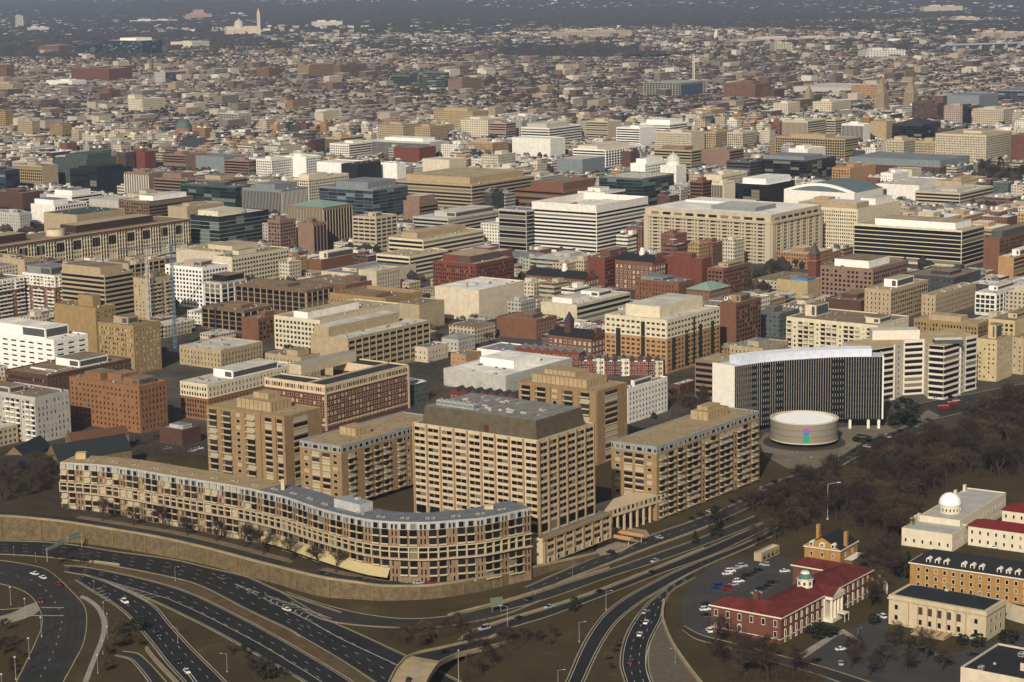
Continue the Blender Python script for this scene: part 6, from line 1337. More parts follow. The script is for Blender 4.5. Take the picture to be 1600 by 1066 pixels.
def crane(px, py, h, jib, ang, colr, lab, w=2.2, back=.3, slope=0.):
    x, y = W(px, py, 0); th = thing('tower_crane', lab, 'tower crane', (x, y, 0), ang); c = mat(colr, .6, .05, .5); m = MB(); k = w / 2; n = int(h / (w * 1.3))
    for sx in (-k, k):
        for sy in (-k, k): m.bar((sx, sy, 0), (sx, sy, h), .14 * w, c)
    for j in range(n):
        z0, z1 = j * h / n, (j + 1) * h / n; s = 1 if j % 2 else -1
        m.bar((-k * s, -k, z0), (k * s, -k, z1), .07 * w, c); m.bar((-k, -k * s, z0), (-k, k * s, z1), .07 * w, c); m.bar((k, -k * s, z0), (k, k * s, z1), .07 * w, c); m.bar((-k * s, k, z0), (k * s, k, z1), .07 * w, c)
    m.obj('mast', th); m = MB(); L = jib; n = int(L / 3)
    f = lambda u, o, z: (u, o, h + z + u * slope)
    for (o, z) in ((-.8, 0), (.8, 0), (0, 1.8)): m.bar(f(-L * back, o, z), f(L, o, z), .2, c)
    for j in range(n):
        u0, u1 = -L * back + j * L * (1 + back) / n, -L * back + (j + 1) * L * (1 + back) / n; m.bar(f(u0, -.8, 0), f((u0 + u1) / 2, 0, 1.8), .1, c); m.bar(f((u0 + u1) / 2, 0, 1.8), f(u1, .8, 0), .1, c)
    m.obj('jib', th); m = MB(); m.bar((0, 0, h), (0, 0, h + 9), .3, c); m.bar((0, 0, h + 9), f(L * .7, 0, 1.8), .07, c); m.bar((0, 0, h + 9), f(-L * back, 0, 1.8), .07, c); m.obj('tie_mast', th)
    m = MB(); m.box(-L * back, -L * back + 4, -1.2, 1.2, h - 3 - L * back * slope, h - L * back * slope, mat('concrete')); m.obj('counterweight', th); m = MB(); m.box(.6, 2.6, -1.9, -.5, h - 1.5, h + .6, mat('white')); m.obj('cab', th)
crane(274, 545, 76, 44, R(222), '4a6070', 'slim blue lattice tower crane standing over the construction site left of centre', w=1.7)
crane(234, 505, 52, 46, R(38), 'a9a69a', 'pale grey tower crane left of the blue one', slope=.1)
crane(1084, 140, 72, 34, R(10), 'c9c6bc', 'white tower crane over the far unfinished building', w=3.4)
# ------------------------------------------------------------------ the rest of the city
rng = random.Random(11)
def inrect(x, y, f, m=0):
    dx, dy = x - f[0], y - f[1]; c, s = math.cos(-f[4]), math.sin(-f[4]); a, b = dx * c - dy * s, dx * s + dy * c
    return abs(a) < f[2] + m and abs(b) < f[3] + m
def inpoly(px, py, poly):
    r = False; n = len(poly)
    for i in range(n):
        (x1, y1), (x2, y2) = poly[i], poly[(i + 1) % n]
        if (y1 > py) != (y2 > py) and px < (x2 - x1) * (py - y1) / (y2 - y1) + x1: r = not r
    return r
# photo-space outline of the ground that is open (roads, park, plaza): nothing is built there
OPEN = [(-400, 700), (95, 700), (330, 640), (700, 690), (1185, 700), (1100, 690), (1180, 640), (1390, 625), (1520, 600), (1700, 560), (2200, 560), (2200, 2000), (-400, 2000)]
PARK = [[(1520, 262), (1700, 262), (1700, 310), (1540, 306)]]
WPARK = [[(300, 590), (330, 560), (250, 548), (240, 580)]]
ras = {}
for (a, b, y0, y1, d) in PROT:
    for i in range(int(a // 8), int(b // 8) + 1):
        for j in range(int(y0 // 4), int(y1 // 4) + 1): ras.setdefault((i, j), []).append(d)
def hides(x, y, w, h, d, z):
    q = [P(x - w, y, z)[0], P(x + w, y, z)[0]]; t = P(x, y, z)[1]; b = P(x, y, 0)[1]; n = k = 0
    for i in range(int(min(q) // 8), int(max(q) // 8) + 1):
        for j in range(int(t // 4), int(b // 4) + 1):
            n += 1
            if any(D > d + 15 for D in ras.get((i, j), ())): k += 1
    return k / max(n, 1)
WALLS = [('a99b83', 'tan', 9), ('bbb19b', 'cream', 7), ('cfc9ba', 'white', 5), ('9d9a90', 'grey', 4), ('6e4a3b', 'red brick', 3), ('54382f', 'dark brick', 2), ('8f6d46', 'brown', 3), ('9d8159', 'ochre', 3), ('4a5552', 'grey green', 1), ('35383a', 'charcoal', 2)]
RFS = ['lroof', 'wroof', 'greyroof', 'brownroof', 'tanroof', 'lroof', 'wroof', 'lroof']
pool = [w for w in WALLS for _ in range(w[2])]
cand = []
c_, s_ = math.cos(GB), math.sin(GB)
for big, iu, iv in [(0, i, j) for i in range(-70, 60) for j in range(-70, 70)] + [(1, i, j) for i in range(-50, 90) for j in range(-70, 70)]:
        u0, v0 = (iu * 56., iv * 48.) if big else (iu * 34., iv * 30.)
        # streets: every fourth row and every third column stay open
        if (iu % 3 == 0 if big else iu % 4 == 0 or iv % 4 == 0): continue
        u, v = u0 + rng.uniform(-3, 3), v0 + rng.uniform(-3, 3)
        x, y = 200 + u * c_ - v * s_, 2300 + u * s_ + v * c_
        if not ((1700 < y < 3750) if big else (1090 < y < 1700)): continue
        px, py = P(x, y, 0)
        if not -60 < px < 1660: continue
        if inpoly(px, py, OPEN) or any(inpoly(px, py, k) for k in PARK): continue
        if 225 < px < 420 and 535 < py < 600: continue
        if 640 < px < 1110 and py > 545: continue
        if 100 < px < 340 and py > 600: continue
        if any(inrect(x, y, f, 14 if big else 8) for f in FOOT): continue
        w, d = (rng.uniform(34, 53), rng.uniform(26, 44)) if big else (rng.uniform(22, 31), rng.uniform(18, 26)); D = math.hypot(x, y)
        h = rng.uniform(20, 34) if 1800 < y < 3300 else rng.uniform(12, 26)
        if y < 1500: h = rng.uniform(8, 15)
        if y > 3200: h = rng.choice((9, 10, 12, 14, 18, 22))
        if px < 560 and y > 2600: h *= .75
        while h > 8 and hides(x, y, w * .6, h, D, h) > .05: h *= .8
        if hides(x, y, w * .6, h, D, h) > .13: continue
        cand.append((D, x, y, w, d, max(h, 7)))
for iu in range(-60, 170):
    for iv in range(-130, 130):
        u, v = iu * 25. + rng.uniform(-3, 3), iv * 22. + rng.uniform(-2, 2)
        if iu % 5 == 0 or iv % 6 == 0: continue
        x, y = 200 + u * c_ - v * s_, 2300 + u * s_ + v * c_
        if not 1090 < y < 3600: continue
        px, py = P(x, y, 0)
        if not -50 < px < 1650 or inpoly(px, py, OPEN) or any(inpoly(px, py, k) for k in PARK) or (225 < px < 420 and 535 < py < 600) or (640 < px < 1110 and py > 545) or (100 < px < 340 and py > 600): continue
        w, d = rng.uniform(13, 22), rng.uniform(12, 19)
        if any(inrect(x, y, f, 5) for f in FOOT) or any((x - c[1]) ** 2 + (y - c[2]) ** 2 < ((c[3] + c[4]) / 4 + 10.5) ** 2 for c in cand): continue
        D = math.hypot(x, y); h = rng.uniform(9, 13) if y < 1500 else rng.uniform(12, 28)
        while h > 6 and hides(x, y, w * .6, h, D, h) > .06: h *= .8
        if hides(x, y, w * .6, h, D, h) > .6: continue
        cand.append((D, x, y, w, d, max(h, 6.5)))
cand.sort()
ZN = lambda px, D: ('left' if px < 530 else 'right' if px > 1070 else 'middle') , None
used = 0; stuffm = {}
def fill_mesh(mb, x, y, w, d, h, wm, rm, r, rn):
    c, s = math.cos(r), math.sin(r); f = lambda a, b: (x + a * c - b * s, y + a * s + b * c)
    k = rn.random()
    mb.prism([f(-w / 2, -d / 2), f(w / 2, -d / 2), f(w / 2, d / 2), f(-w / 2, d / 2)], 0, h, wm, rm)
    return k
PM = {}
for w in WALLS:
    for kx in (0, 1, 2): PM[(w[0], kx)] = patmat(w[0], (3.4, 2.6, 3.)[kx], (3.3, 3.4, 3.7)[kx], (.45, .5, 1)[kx], (.5, .55, .45)[kx], band=kx == 2)
NEARF = 290
groups = {}
rest = MB()
for n_, (D, x, y, w, d, h) in enumerate(cand):
    wc_, wn, _w = rng.choice(pool); kx = rng.choice((0, 0, 1, 2)); rm = mat(rng.choice(RFS), .95, .3, .08); wm = PM[(wc_, kx)]
    low = h < 13; kind = 'low' if low else 'mid-rise'
    if n_ < NEARF:
        px, py = P(x, y, 0); zone = ('far left side' if px < 400 else 'left of centre' if px < 800 else 'right of centre' if px < 1200 else 'far right side'); depth = 'near streets' if D < 1500 else 'middle downtown' if D < 2100 else 'distant downtown'
        rf = {'lroof': 'pale', 'wroof': 'white', 'greyroof': 'grey', 'brownroof': 'brown', 'tanroof': 'tan'}[[k for k in RFS if mat(k, .95, .3, .08) is rm][0]]
        st = ('window grid', 'narrow windows', 'window strips')[kx]
        lab = f'{kind} {wn} block with {rf} roof and {st}, {depth}, {zone}'
        th = thing('city_building', lab, 'building', (x, y, 0), GB, lab.replace('block', 'blocks', 1)); groups.setdefault(lab, []).append(th)
        ww = mat(wc_)
        o, r = body(th, -w / 2, w / 2, -d / 2, d / 2, 0, h, wm, rm, .01 if low else .7)
        if not low:
            a, b = rng.uniform(-.3, 0), rng.uniform(-.3, 0); m = MB(); m.box(a * w, (a + .4) * w, b * d, (b + .4) * d, h, h + rng.uniform(2.5, 4.5), ww, rm); m.obj('penthouse', th)
        if D < 2600:
            p = Parts(th); tu = tmpl('unit', mat('lgrey', .6), mat('dgrey'))
            for k in range(5): p.add('rooftop_unit', tu, rng.uniform(-w * .42, w * .42), rng.uniform(-d * .42, d * .42), h, 0, rng.uniform(1, 2.4), 1.3, rng.uniform(.6, 1.4))
            p.done()
    else:
        fill_mesh(rest, x, y, w, d, h, wm, rm, GB, rng)
        if not low: a, b = rng.uniform(-6, 4), rng.uniform(-6, 4); c, s = math.cos(GB), math.sin(GB); rest.obox(x + a * c - b * s, y + a * s + b * c, h, GB, w * .4, d * .4, 4, mat(wc_), rm)
        for k in range(5): a, b = rng.uniform(-.42, .42) * w, rng.uniform(-.42, .42) * d; c, s = math.cos(GB), math.sin(GB); rest.obox(x + a * c - b * s, y + a * s + b * c, h, GB, rng.uniform(2, 7), rng.uniform(2, 5), rng.uniform(1, 3.2), mat(rng.choice(('lgrey', 'dgrey', 'white', 'bluegrey'))))
for lab, L in groups.items():
    if len(L) == 1 and 'group' in L[0]: del L[0]['group']
# beyond downtown: house rows, bigger blocks, then scattered suburbs
hs = MB(); BRK = [mat(c, .9, .1, .1) for c in ('5a463d', '66524a', '524640', '8c7d68', 'a89d89', 'bdb6a6', '6c665c', '77604e', '9a8e80', '5a5048', 'aca08a')]; RF2 = [mat(c, .95, .2, .1) for c in ('8b8780', '7c766e', 'b0aca3', 'ccc8be', '7a6a5c', '5f5c59', 'a59f95', 'c2bcae', 'b9b4aa')]
def wooded(x, y):
    """share of woodland at a place, from the pattern of the photo"""
    px, py = P(x, y, 0)
    v = .5 + .5 * math.sin(x * .0016 + 1.3) * math.cos(y * .0011 + .6) + .25 * math.sin(x * .0047 + y * .003)
    if py < 92: v += .35
    if py < 40: v += .3
    if 780 < px < 1000 and 62 < py < 92: v += .7
    if 560 < px < 800 and 48 < py < 78: v += .4
    if px < 400 and 28 < py < 60: v += .5
    if 150 > py > 92: v -= .35
    if py > 150: v -= .3
    return v
def free(x, y):
    return not any(inrect(x, y, f, 4) for f in FARF)
FARF = [f for f in FOOT if f[1] > 3000]
trees_far = []
y = 3300.
while y < 9500:
    step = 17 if y < 6500 else 30; W2 = y * .27; x = -W2
    row = int(y / step)
    while x < W2:
        x += 7. if y < 6500 else 14; a = x + rng.uniform(-1, 1); b = y + rng.uniform(-2, 2) + a * .35; u = a * c_ + b * s_; v = -a * s_ + b * c_
        if b < 3450 or b > 10500: continue
        wv = wooded(a, b); blk = (u % 95 < 14) or (v % 130 < 13)
        if not free(a, b): continue
        r = rng.random()
        if r < wv * .65 or blk:
            if r < .5: trees_far.append((a, b, rng.uniform(6, 11)))
            continue
        if r > .993 and b < 8500: w, d, h = rng.uniform(22, 50), rng.uniform(16, 28), rng.uniform(12, 22)
        elif r > .972: w, d, h = rng.uniform(12, 22), rng.uniform(10, 18), rng.uniform(8, 12)
        elif r > .93: w, d, h = rng.uniform(26, 62), rng.uniform(9, 12), rng.uniform(6, 8)
        elif rng.random() < .84: w, d, h = rng.uniform(5, 8), rng.uniform(9, 14), rng.uniform(4.5, 7)
        else: continue
        m = rng.choice(BRK); fill_mesh(hs, a, b, w, d, h, m, rng.choice(RF2), GB, rng)
    y += step
o = rest.obj('distant_city_blocks'); tag(o, 'dense mass of far downtown blocks with flat roofs beyond the individually seen ones', 'buildings', None, 'stuff')
# the nearest 300 houses of the far rows as things of their own
o = hs.obj('distant_houses'); tag(o, 'countless small houses of the far rowhouse districts', 'houses', None, 'stuff')
def blob(mb, x, y, z, r, h, m, rn, n=6):
    a0 = rn.uniform(0, 6.28); rs = [r * rn.uniform(.75, 1.2) for _ in range(n)]
    P0 = [(x + rs[k] * .75 * math.cos(a0 + k * 6.283 / n), y + rs[k] * .75 * math.sin(a0 + k * 6.283 / n), z + h * .15) for k in range(n)]
    P1 = [(x + rs[k] * math.cos(a0 + (k + .4) * 6.283 / n), y + rs[k] * math.sin(a0 + (k + .4) * 6.283 / n), z + h * rn.uniform(.5, .7)) for k in range(n)]
    t = (x + rn.uniform(-.2, .2) * r, y, z + h)
    i = len(mb.v); mb.v += P0 + P1 + [t]; q = mb.mi(m)
    for k in range(n):
        j = (k + 1) % n; mb.f.append((i + k, i + j, i + n + j, i + n + k)); mb.m.append(q); mb.uv += [(0, 0)] * 4
        mb.f.append((i + n + k, i + n + j, i + 2 * n)); mb.m.append(q); mb.uv += [(0, 0)] * 3
TF = [mat(c, 1, .2, .2) for c in ('2b2722', '352f27', '3c342a', '22261f', '2d2b2b', '443a2e')]
tb = MB()
for (x, y, h) in trees_far: blob(tb, x, y, 0, h * .55, h, rng.choice(TF), rng)
# tree-lined streets and yards of the middle distance
for _ in range(2600):
    y = rng.uniform(1250, 3700); x = rng.uniform(-.26, .26) * y; px, py = P(x, y)
    if inpoly(px, py, OPEN) or any(inrect(x, y, f, 1) for f in FOOT): continue
    if any(abs(x - c[1]) < 19 and abs(y - c[2]) < 19 for c in cand): continue
    if y < 1700:
        z_ = rng.uniform(6, 11); tm_ = rng.choice(TF)
        for k in range(90):
            a, e, q = rng.uniform(0, 6.28), rng.uniform(.2, 1) * z_ * .42, rng.uniform(.25, 1); c = np.array((x + e * math.cos(a), y + e * math.sin(a), z_ * q)); dd = np.array((rng.gauss(0, .7), rng.gauss(0, .7), .9)) * rng.uniform(.5, 1.2); tb.face([c - (.07, .02, 0), c + (.07, .02, 0), c + dd], tm_)
    if y > 1700:
        for k in range(3): blob(tb, x + rng.uniform(-6, 6), y + rng.uniform(-6, 6), 0, rng.uniform(3, 5), rng.uniform(7, 12), rng.choice(TF), rng)
o = tb.obj('distant_trees'); tag(o, 'bare winter trees between the far houses and blocks', 'trees', None, 'stuff')
# far woods as rough canopy
N1, N2 = 420, 330; wv_ = MB(); wm_ = [mat(c, 1, .3, .01) for c in ('2c2d2a', '35322d', '433c33', '3a3a34')]
ys = np.geomspace(6300, 26000, N2); idx = {}
for j, yy in enumerate(ys):
    for i in range(N1):
        xx = (i / (N1 - 1) - .5) * yy * .62 + rng.uniform(-6, 6); v = wooded(xx, yy) if yy < 9500 else 1.1 + .4 * math.sin(xx * .0021 + yy * .0007) * math.cos(yy * .0013)
        hill = 0 if yy < 11000 else 25 * (1 - math.cos(min(1, (yy - 11000) / 9000) * math.pi)) * (1 + .5 * math.sin(xx * .0006 + 1))
        z = hill + (rng.uniform(5, 13) if v + rng.uniform(-.15, .15) > .95 else -3 if yy < 11000 else rng.uniform(0, 9)); idx[(i, j)] = len(wv_.v); wv_.v.append((xx, yy + rng.uniform(-5, 5), z))
ms = [wv_.mi(m) for m in wm_]
for j in range(N2 - 1):
    for i in range(N1 - 1): wv_.f.append((idx[(i, j)], idx[(i + 1, j)], idx[(i + 1, j + 1)], idx[(i, j + 1)])); wv_.m.append(rng.choice(ms)); wv_.uv += [(0, 0)] * 4
o = wv_.obj('distant_woods'); tag(o, 'dark winter woods stretching to the horizon', 'woods', None, 'stuff')
sp = MB()
for _ in range(3800):
    yy = rng.uniform(8500, 21000) if rng.random() < .75 else rng.uniform(7000, 9000); q = rng.gauss(0, 90); xx = rng.uniform(-.27, .27) * yy
    if math.sin(xx * .0012 + yy * .0009) + .6 * math.sin(xx * .0031 - yy * .0004) < .1: continue
    hill = 0 if yy < 11000 else 25 * (1 - math.cos(min(1, (yy - 11000) / 9000) * math.pi)) * (1 + .5 * math.sin(xx * .0006 + 1))
    w, d, h = rng.uniform(10, 34) * (1 if rng.random() > .04 else 2.6), rng.uniform(8, 22), rng.uniform(2, 7)
    sp.obox(xx, yy, hill, rng.uniform(0, 1), w, d, h + 6, rng.choice([mat(c, .9, .1, .1) for c in ('b3aca0', '9d958a', '8a8075', 'c4bdb1', '7b756c')]), mat('lroof'))
o = sp.obj('distant_suburbs'); tag(o, 'scattered pale houses and sheds in the far wooded suburbs', 'buildings', None, 'stuff')
# ------------------------------------------------------------------ trees
rt_ = random.Random(5)
BARK = mat('352b22', .95, .2, .6, 'bark'); TW = [mat('393026', .95, .25, .5, 'twigs'), mat('2f2720', .95, .25, .5, 'dark_twigs'), mat('4a3c2b', .95, .25, .5, 'pale_twigs')]  # twig colours lowered, cloud shade over the near trees is put into them
def tree_meshes(seed, h, tw, dense=1.):
    r = random.Random(seed); tk = MB(); cr = MB()
    def rot(d, a):
        q = np.array([r.gauss(0, 1) for _ in range(3)]); q -= q.dot(d) * d; q /= np.linalg.norm(q); v = d * math.cos(a) + q * math.sin(a); return v / np.linalg.norm(v)
    def grow(p, d, L, rad, lv):
        q = p + d * L
        if lv < 3: tk.bar(p, q, rad, BARK, 5 if lv < 2 else 4, rad * .65)
        else:
            cr.bar(p, q, rad, tw, 3, rad * .5)
        if lv == 6: return
        for k in range((3, 4, 3, 3, 3, 2)[lv] if lv < 6 else 0):
            nd = rot(d, r.uniform(.35, .75) if lv else r.uniform(.3, .6)); nd[2] += .12; nd /= np.linalg.norm(nd)
            t = 1. if k == 0 else r.uniform(.55, 1.)
            grow(p + d * L * t, nd, L * r.uniform(.62, .8), rad * .58, lv + 1)
    grow(np.array((0., 0, 0)), np.array((r.uniform(-.05, .05), r.uniform(-.05, .05), 1.)), h * .27, h * .024, 0)
    # fine twig fans at the outside
    pts = np.array(cr.v); 
    for k in range(int(650 * dense)):
        c = pts[r.randrange(len(pts))]; d = np.array([r.gauss(0, 1), r.gauss(0, 1), r.gauss(.5, .8)]); d /= np.linalg.norm(d); L = r.uniform(.6, 1.5); n = np.cross(d, (r.random(), r.random(), .3)); n /= np.linalg.norm(n) + 1e-6
        cr.face([c - n * .05, c + n * .05, c + d * L], tw); cr.face([c, c + n * .04, c + d * L * .7 + n * L * .5], tw)
    return tk, cr
TM = []
for k, (h, t, dn) in enumerate(((14, 0, 1.), (12, 1, 1.2), (15, 2, 1.), (10, 0, 1.), (13, 1, 1.3), (7, 2, 1.4))):
    a, b = tree_meshes(100 + k, h, TW[t], dn); TM.append((a.mesh('trunk'), b.mesh('crown'), h))
def tree(x, y, z, h, label, group=None, k=None, name='bare_tree'):
    k = rt_.randrange(5) if k is None else k; a, b, hh = TM[k]; s = h / hh
    th = thing(name, label, 'tree', (x, y, z), rt_.uniform(0, 6.28), group); th.scale = (s * 1.2, s * 1.2, s)
    for nm, me in (('trunk', a), ('crown', b)): o = bpy.data.objects.new(nm, me); sc.collection.objects.link(o); o.parent = th
    return th
EV = [mat('1f2617', .9, .3, .5, 'evergreen_leaves'), mat('2b3320', .9, .3, .5, 'evergreen_leaves_light'), mat('171c12', .9, .3, .5, 'evergreen_leaves_dark')]
def ever_mesh(seed, n=2600, cone=False):
    r = random.Random(seed); m = MB(); cl = []
    for _ in range(34):
        z = r.uniform(.12, 1); R_ = (1 - z) * .42 + .04 if cone else .42 * math.sqrt(max(0, 1 - (2 * z - 1.05) ** 2)) + .03; a = r.uniform(0, 6.28); q = r.uniform(.35, 1); cl.append((R_ * q * math.cos(a), R_ * q * math.sin(a), z, r.uniform(.07, .15)))
    for k in range(n):
        c = r.choice(cl); d = np.array([r.gauss(0, 1) for _ in range(3)]); d /= np.linalg.norm(d); p = np.array(c[:3]) + d * c[3] * r.uniform(.6, 1.); e = np.cross(d, (r.random(), r.random(), r.random())); e /= np.linalg.norm(e) + 1e-6; g_ = np.cross(d, e); s = r.uniform(.015, .04)
        m.face([p - e * s, p + g_ * s, p + e * s, p - g_ * s * .6 + d * s * .5], r.choice(EV))
    return m.mesh('crown')
EM = [ever_mesh(1), ever_mesh(2, 2200, True), ever_mesh(3)]; tb_ = MB(); tb_.bar((0, 0, 0), (0, 0, .5), .03, BARK, 6, .015); ETM = tb_.mesh('trunk')
def evergreen(x, y, z, h, w, label, k=0, group=None, name='evergreen_tree', cat='tree'):
    th = thing(name, label, cat, (x, y, z), rt_.uniform(0, 6), group)
    for nm, me in (('trunk', ETM), ('crown', EM[k])): o = bpy.data.objects.new(nm, me); sc.collection.objects.link(o); o.parent = th; o.scale = (w, w, h)
    return th
BUSH = [o for o in ()]
def region(poly, n, hr, label, z=0, mind=5., avoid=True, kk=None):
    xs = [p[0] for p in poly]; ys = [p[1] for p in poly]; done = []; tries = 0
    while len(done) < n and tries < n * 40:
        tries += 1; px, py = rt_.uniform(min(xs), max(xs)), rt_.uniform(min(ys), max(ys))
        if not inpoly(px, py, poly): continue
        x, y = W(px, py, z if not callable(z) else 6)
        if avoid and any(inrect(x, y, f, 2) for f in FOOT): continue
        if any((x - a) ** 2 + (y - b) ** 2 < mind * mind for a, b in done): continue
        if onroad(x, y): continue
        done.append((x, y))
    for x, y in done:
        l = label; px, py = P(x, y, 0)
        if 'dense grove' in label: l = f"bare brown tree in the {'upper' if py < 745 else 'lower'} {'left' if px < 1350 else 'middle' if px < 1450 else 'right'} part of the grove below the round hall"
        elif 'strip between' in label: l = f"bare brown tree between the ramps and the car park, {'near the conifer' if px < 1140 else 'in the middle of the strip' if px < 1205 else 'toward the lamp mast'}"
        tree(x, y, z(x, y) if callable(z) else z, rt_.uniform(*hr), l, l.replace('tree', 'trees', 1), kk)
RP = [np.vstack([a, b[::-1]]) for a, b, z in ROADS.values()]
def onroad(x, y):
    for a, b, z in ROADL:
        m = (a + b) / 2; d = np.hypot(m[:, 0] - x, m[:, 1] - y); i = int(np.argmin(d))
        if d[i] < np.linalg.norm(a[i] - b[i]) / 2 + 1.5: return True
    return False
region([(1278, 768), (1345, 742), (1440, 700), (1520, 668), (1600, 630), (1600, 745), (1560, 752), (1500, 745), (1440, 790), (1425, 830), (1390, 850), (1345, 830), (1290, 815), (1255, 800)], 105, (17, 24), 'bare brown tree in the dense grove right of and below the round hall', 0, 6.5)
region([(1130, 800), (1215, 765), (1255, 745), (1260, 830), (1200, 850), (1140, 868), (1090, 890), (1050, 915)], 30, (11, 17), 'bare brown tree in the strip between the ramps and the car park', 0, 5.)
region([(1530, 630), (1600, 612), (1600, 660), (1540, 668)], 8, (12, 17), 'bare tree along the avenue at the right edge', 0, 6)
region([(1270, 1066), (1250, 1030), (1200, 1022), (1120, 1002), (1100, 1010), (1150, 1066)], 9, (13, 17), 'bare tree on the bank below the red-roofed building', 0, 7)
region([(1290, 1052), (1380, 990), (1480, 1030), (1500, 1066), (1300, 1066)], 10, (10, 14), 'bare tree in the lower right car park beds', 0, 7)
region([(1355, 880), (1390, 860), (1400, 905), (1375, 930), (1360, 960)], 9, (12, 17), 'bare tree between the red-roofed building and the yellow dormered one', 0, 6)
region([(0, 745), (95, 735), (98, 800), (0, 805)], 14, (10, 15), 'bare tree beside the left end of the curved apartments', terr, 6)
for k in range(17):
    i = 20 + k * 5; q = wc[min(i, 105)][:2] + N_[min(i, 105)] * (10.5 + (k % 3)); tree(q[0], q[1], wc[min(i, 105)][2], rt_.uniform(12, 15) if k < 10 else rt_.uniform(4.5, 6.5), 'bare street tree in front of the left half of the curved apartments' if k < 10 else 'slim bare street tree by the shops of the curved apartments', 'street trees in front of the curved apartments' if k < 10 else 'slim trees by the shops')
region([(560, 990), (640, 985), (730, 975), (780, 968), (740, 985), (690, 1000), (650, 1018)], 9, (6, 9), 'bare bush-like tree on the bank between the exit ramp and the curved flyover', 0, 5, kk=5)
region([(722, 1062), (730, 1015), (800, 990), (850, 990), (790, 1030), (740, 1066)], 7, (8, 11), 'bare tree on the slope right of the curved flyover', 0, 6)
region([(840, 990), (900, 965), (880, 1000), (850, 1030)], 4, (5, 8), 'bare tree on the brown slope between the two ramps', 0, 6)
region([(880, 940), (960, 925), (1000, 905), (1000, 900), (880, 948)], 4, (5, 8), 'small bare tree beside the middle ramp', 0, 6)
region([(985, 1060), (990, 1000), (960, 1000), (940, 1060)], 5, (3, 5), 'low bare shrub-like tree between the curving ramp and lower expressway', 0, 5, kk=5)
region([(400, 1010), (470, 1066), (380, 1066), (350, 1010)], 7, (6, 9), 'bare tree on the brown island between the carriageways', 0, 6)
region([(120, 865), (145, 862), (140, 890), (118, 892), (88, 885)], 9, (6, 9), 'bare tree over the left end of the median', 0, 4)
region([(150, 985), (190, 975), (250, 1040), (190, 1010), (155, 1066)], 8, (5, 8), 'dark shrubby tree between the footpath and the left carriageway', 0, 4, kk=5)
region([(0, 980), (55, 980), (50, 1066), (0, 1066)], 8, (5, 8), 'bare tree in the bottom left corner', 0, 6)
region([(520, 560), (560, 470), (480, 510), (240, 560), (270, 590), (420, 590)], 7, (10, 14), 'bare tree by the construction site left of centre', 0, 6)
region([(640, 520), (760, 500), (780, 560), (650, 570)], 14, (10, 14), 'bare tree in the gardens in front of the marble block', 0, 6)
region([(820, 470), (860, 460), (945, 470), (930, 485), (850, 480)], 6, (10, 13), 'bare tree in front of the first campus hall', 0, 6)
region([(1050, 620), (1110, 580), (1110, 640), (1060, 650)], 7, (10, 15), 'bare tree behind the long balcony apartments', 0, 6)
region([(1520, 262), (1600, 258), (1640, 310), (1540, 306)], 26, (16, 22), 'dark bare tree of the distant park at the right edge', 0, 11)
region([(1130, 450), (1220, 420), (1215, 480), (1140, 490)], 9, (11, 15), 'bare tree at the foot of the large pier-fronted office', 0, 7)
for (px, py, h, w, l, k) in ((1408, 664, 15, 24, 'big dark evergreen magnolia beside the right end of the finned slab', 0), (1413, 905, 12, 9, 'dark evergreen left of the long yellow building', 2), (1366, 975, 4, 6, 'round dark bush left of the limestone hall', 0), (1288, 992, 4, 16, 'dark clipped hedge mass along the red brick portico front', 2), (1348, 690, 3.4, 14, 'dark low shrub bed at the plaza by the slab', 0), (1424, 1010, 4, 5, 'rounded bush beside the hall steps', 0), (1505, 1008, 4.5, 6, 'dark bush at the left corner of the limestone hall', 2), (1530, 1010, 5, 8, 'dark bush at the right corner of the limestone hall', 0), (1575, 1004, 5, 10, 'larger dark bush right of the limestone hall', 2), (1116, 838, 14, 10, 'tall dark evergreen by the ramps below the balcony apartments', 1), (1086, 850, 6, 5, 'small conifer beside the ramps', 1), (420, 1060, 8, 9, 'dark evergreen thicket at the bottom of the island', 0), (990, 640, 4, 4, 'round clipped bush before the white apartment house', 0), (1022, 655, 4, 5, 'second clipped bush before the white apartment house', 2), (895, 955, 6, 6, 'dark small evergreen over the middle ramp', 0), (185, 1000, 5, 8, 'dark evergreen shrubs along the left path', 0), (215, 985, 5, 9, 'dark evergreen bank beside the left carriageway', 2)):
    x, y = W(px, py, 0); evergreen(x, y, 0, h, w, l, k)
def brush(name, poly, n, hh, lab, z=0):
    m = MB(); xs = [p[0] for p in poly]; ys = [p[1] for p in poly]; k = 0
    while k < n:
        px, py = rt_.uniform(min(xs), max(xs)), rt_.uniform(min(ys), max(ys))
        if not inpoly(px, py, poly): continue
        x, y = W(px, py, 0); k += 1
        if onroad(x, y) or any(inrect(x, y, f, 1) for f in FOOT): continue
        zz = z(x, y) if callable(z) else z; t = rt_.choice(TW); H_ = rt_.uniform(.4, 1) * hh
        for q in range(14):
            a = rt_.uniform(0, 6.28); e = rt_.uniform(.1, 1.8); c = np.array((x + e * math.cos(a), y + e * math.sin(a), rt_.uniform(.1, .9) * H_ + zz)); d = np.array((rt_.gauss(0, .5), rt_.gauss(0, .5), 1.)) * rt_.uniform(.5, 1.3); w = np.array((.06, .02, 0))
            m.face([c - w, c + w, c + d], t)
    tag(m.obj(name), lab, 'undergrowth', None, 'stuff')
brush('undergrowth', [(1278, 768), (1345, 742), (1440, 700), (1520, 668), (1600, 630), (1600, 745), (1560, 752), (1500, 745), (1440, 790), (1405, 830), (1400, 880), (1350, 875), (1345, 830), (1290, 815), (1200, 850), (1140, 868), (1060, 915), (1130, 800), (1215, 765)], 5000, 8, 'brown winter undergrowth of the grove below the round hall')
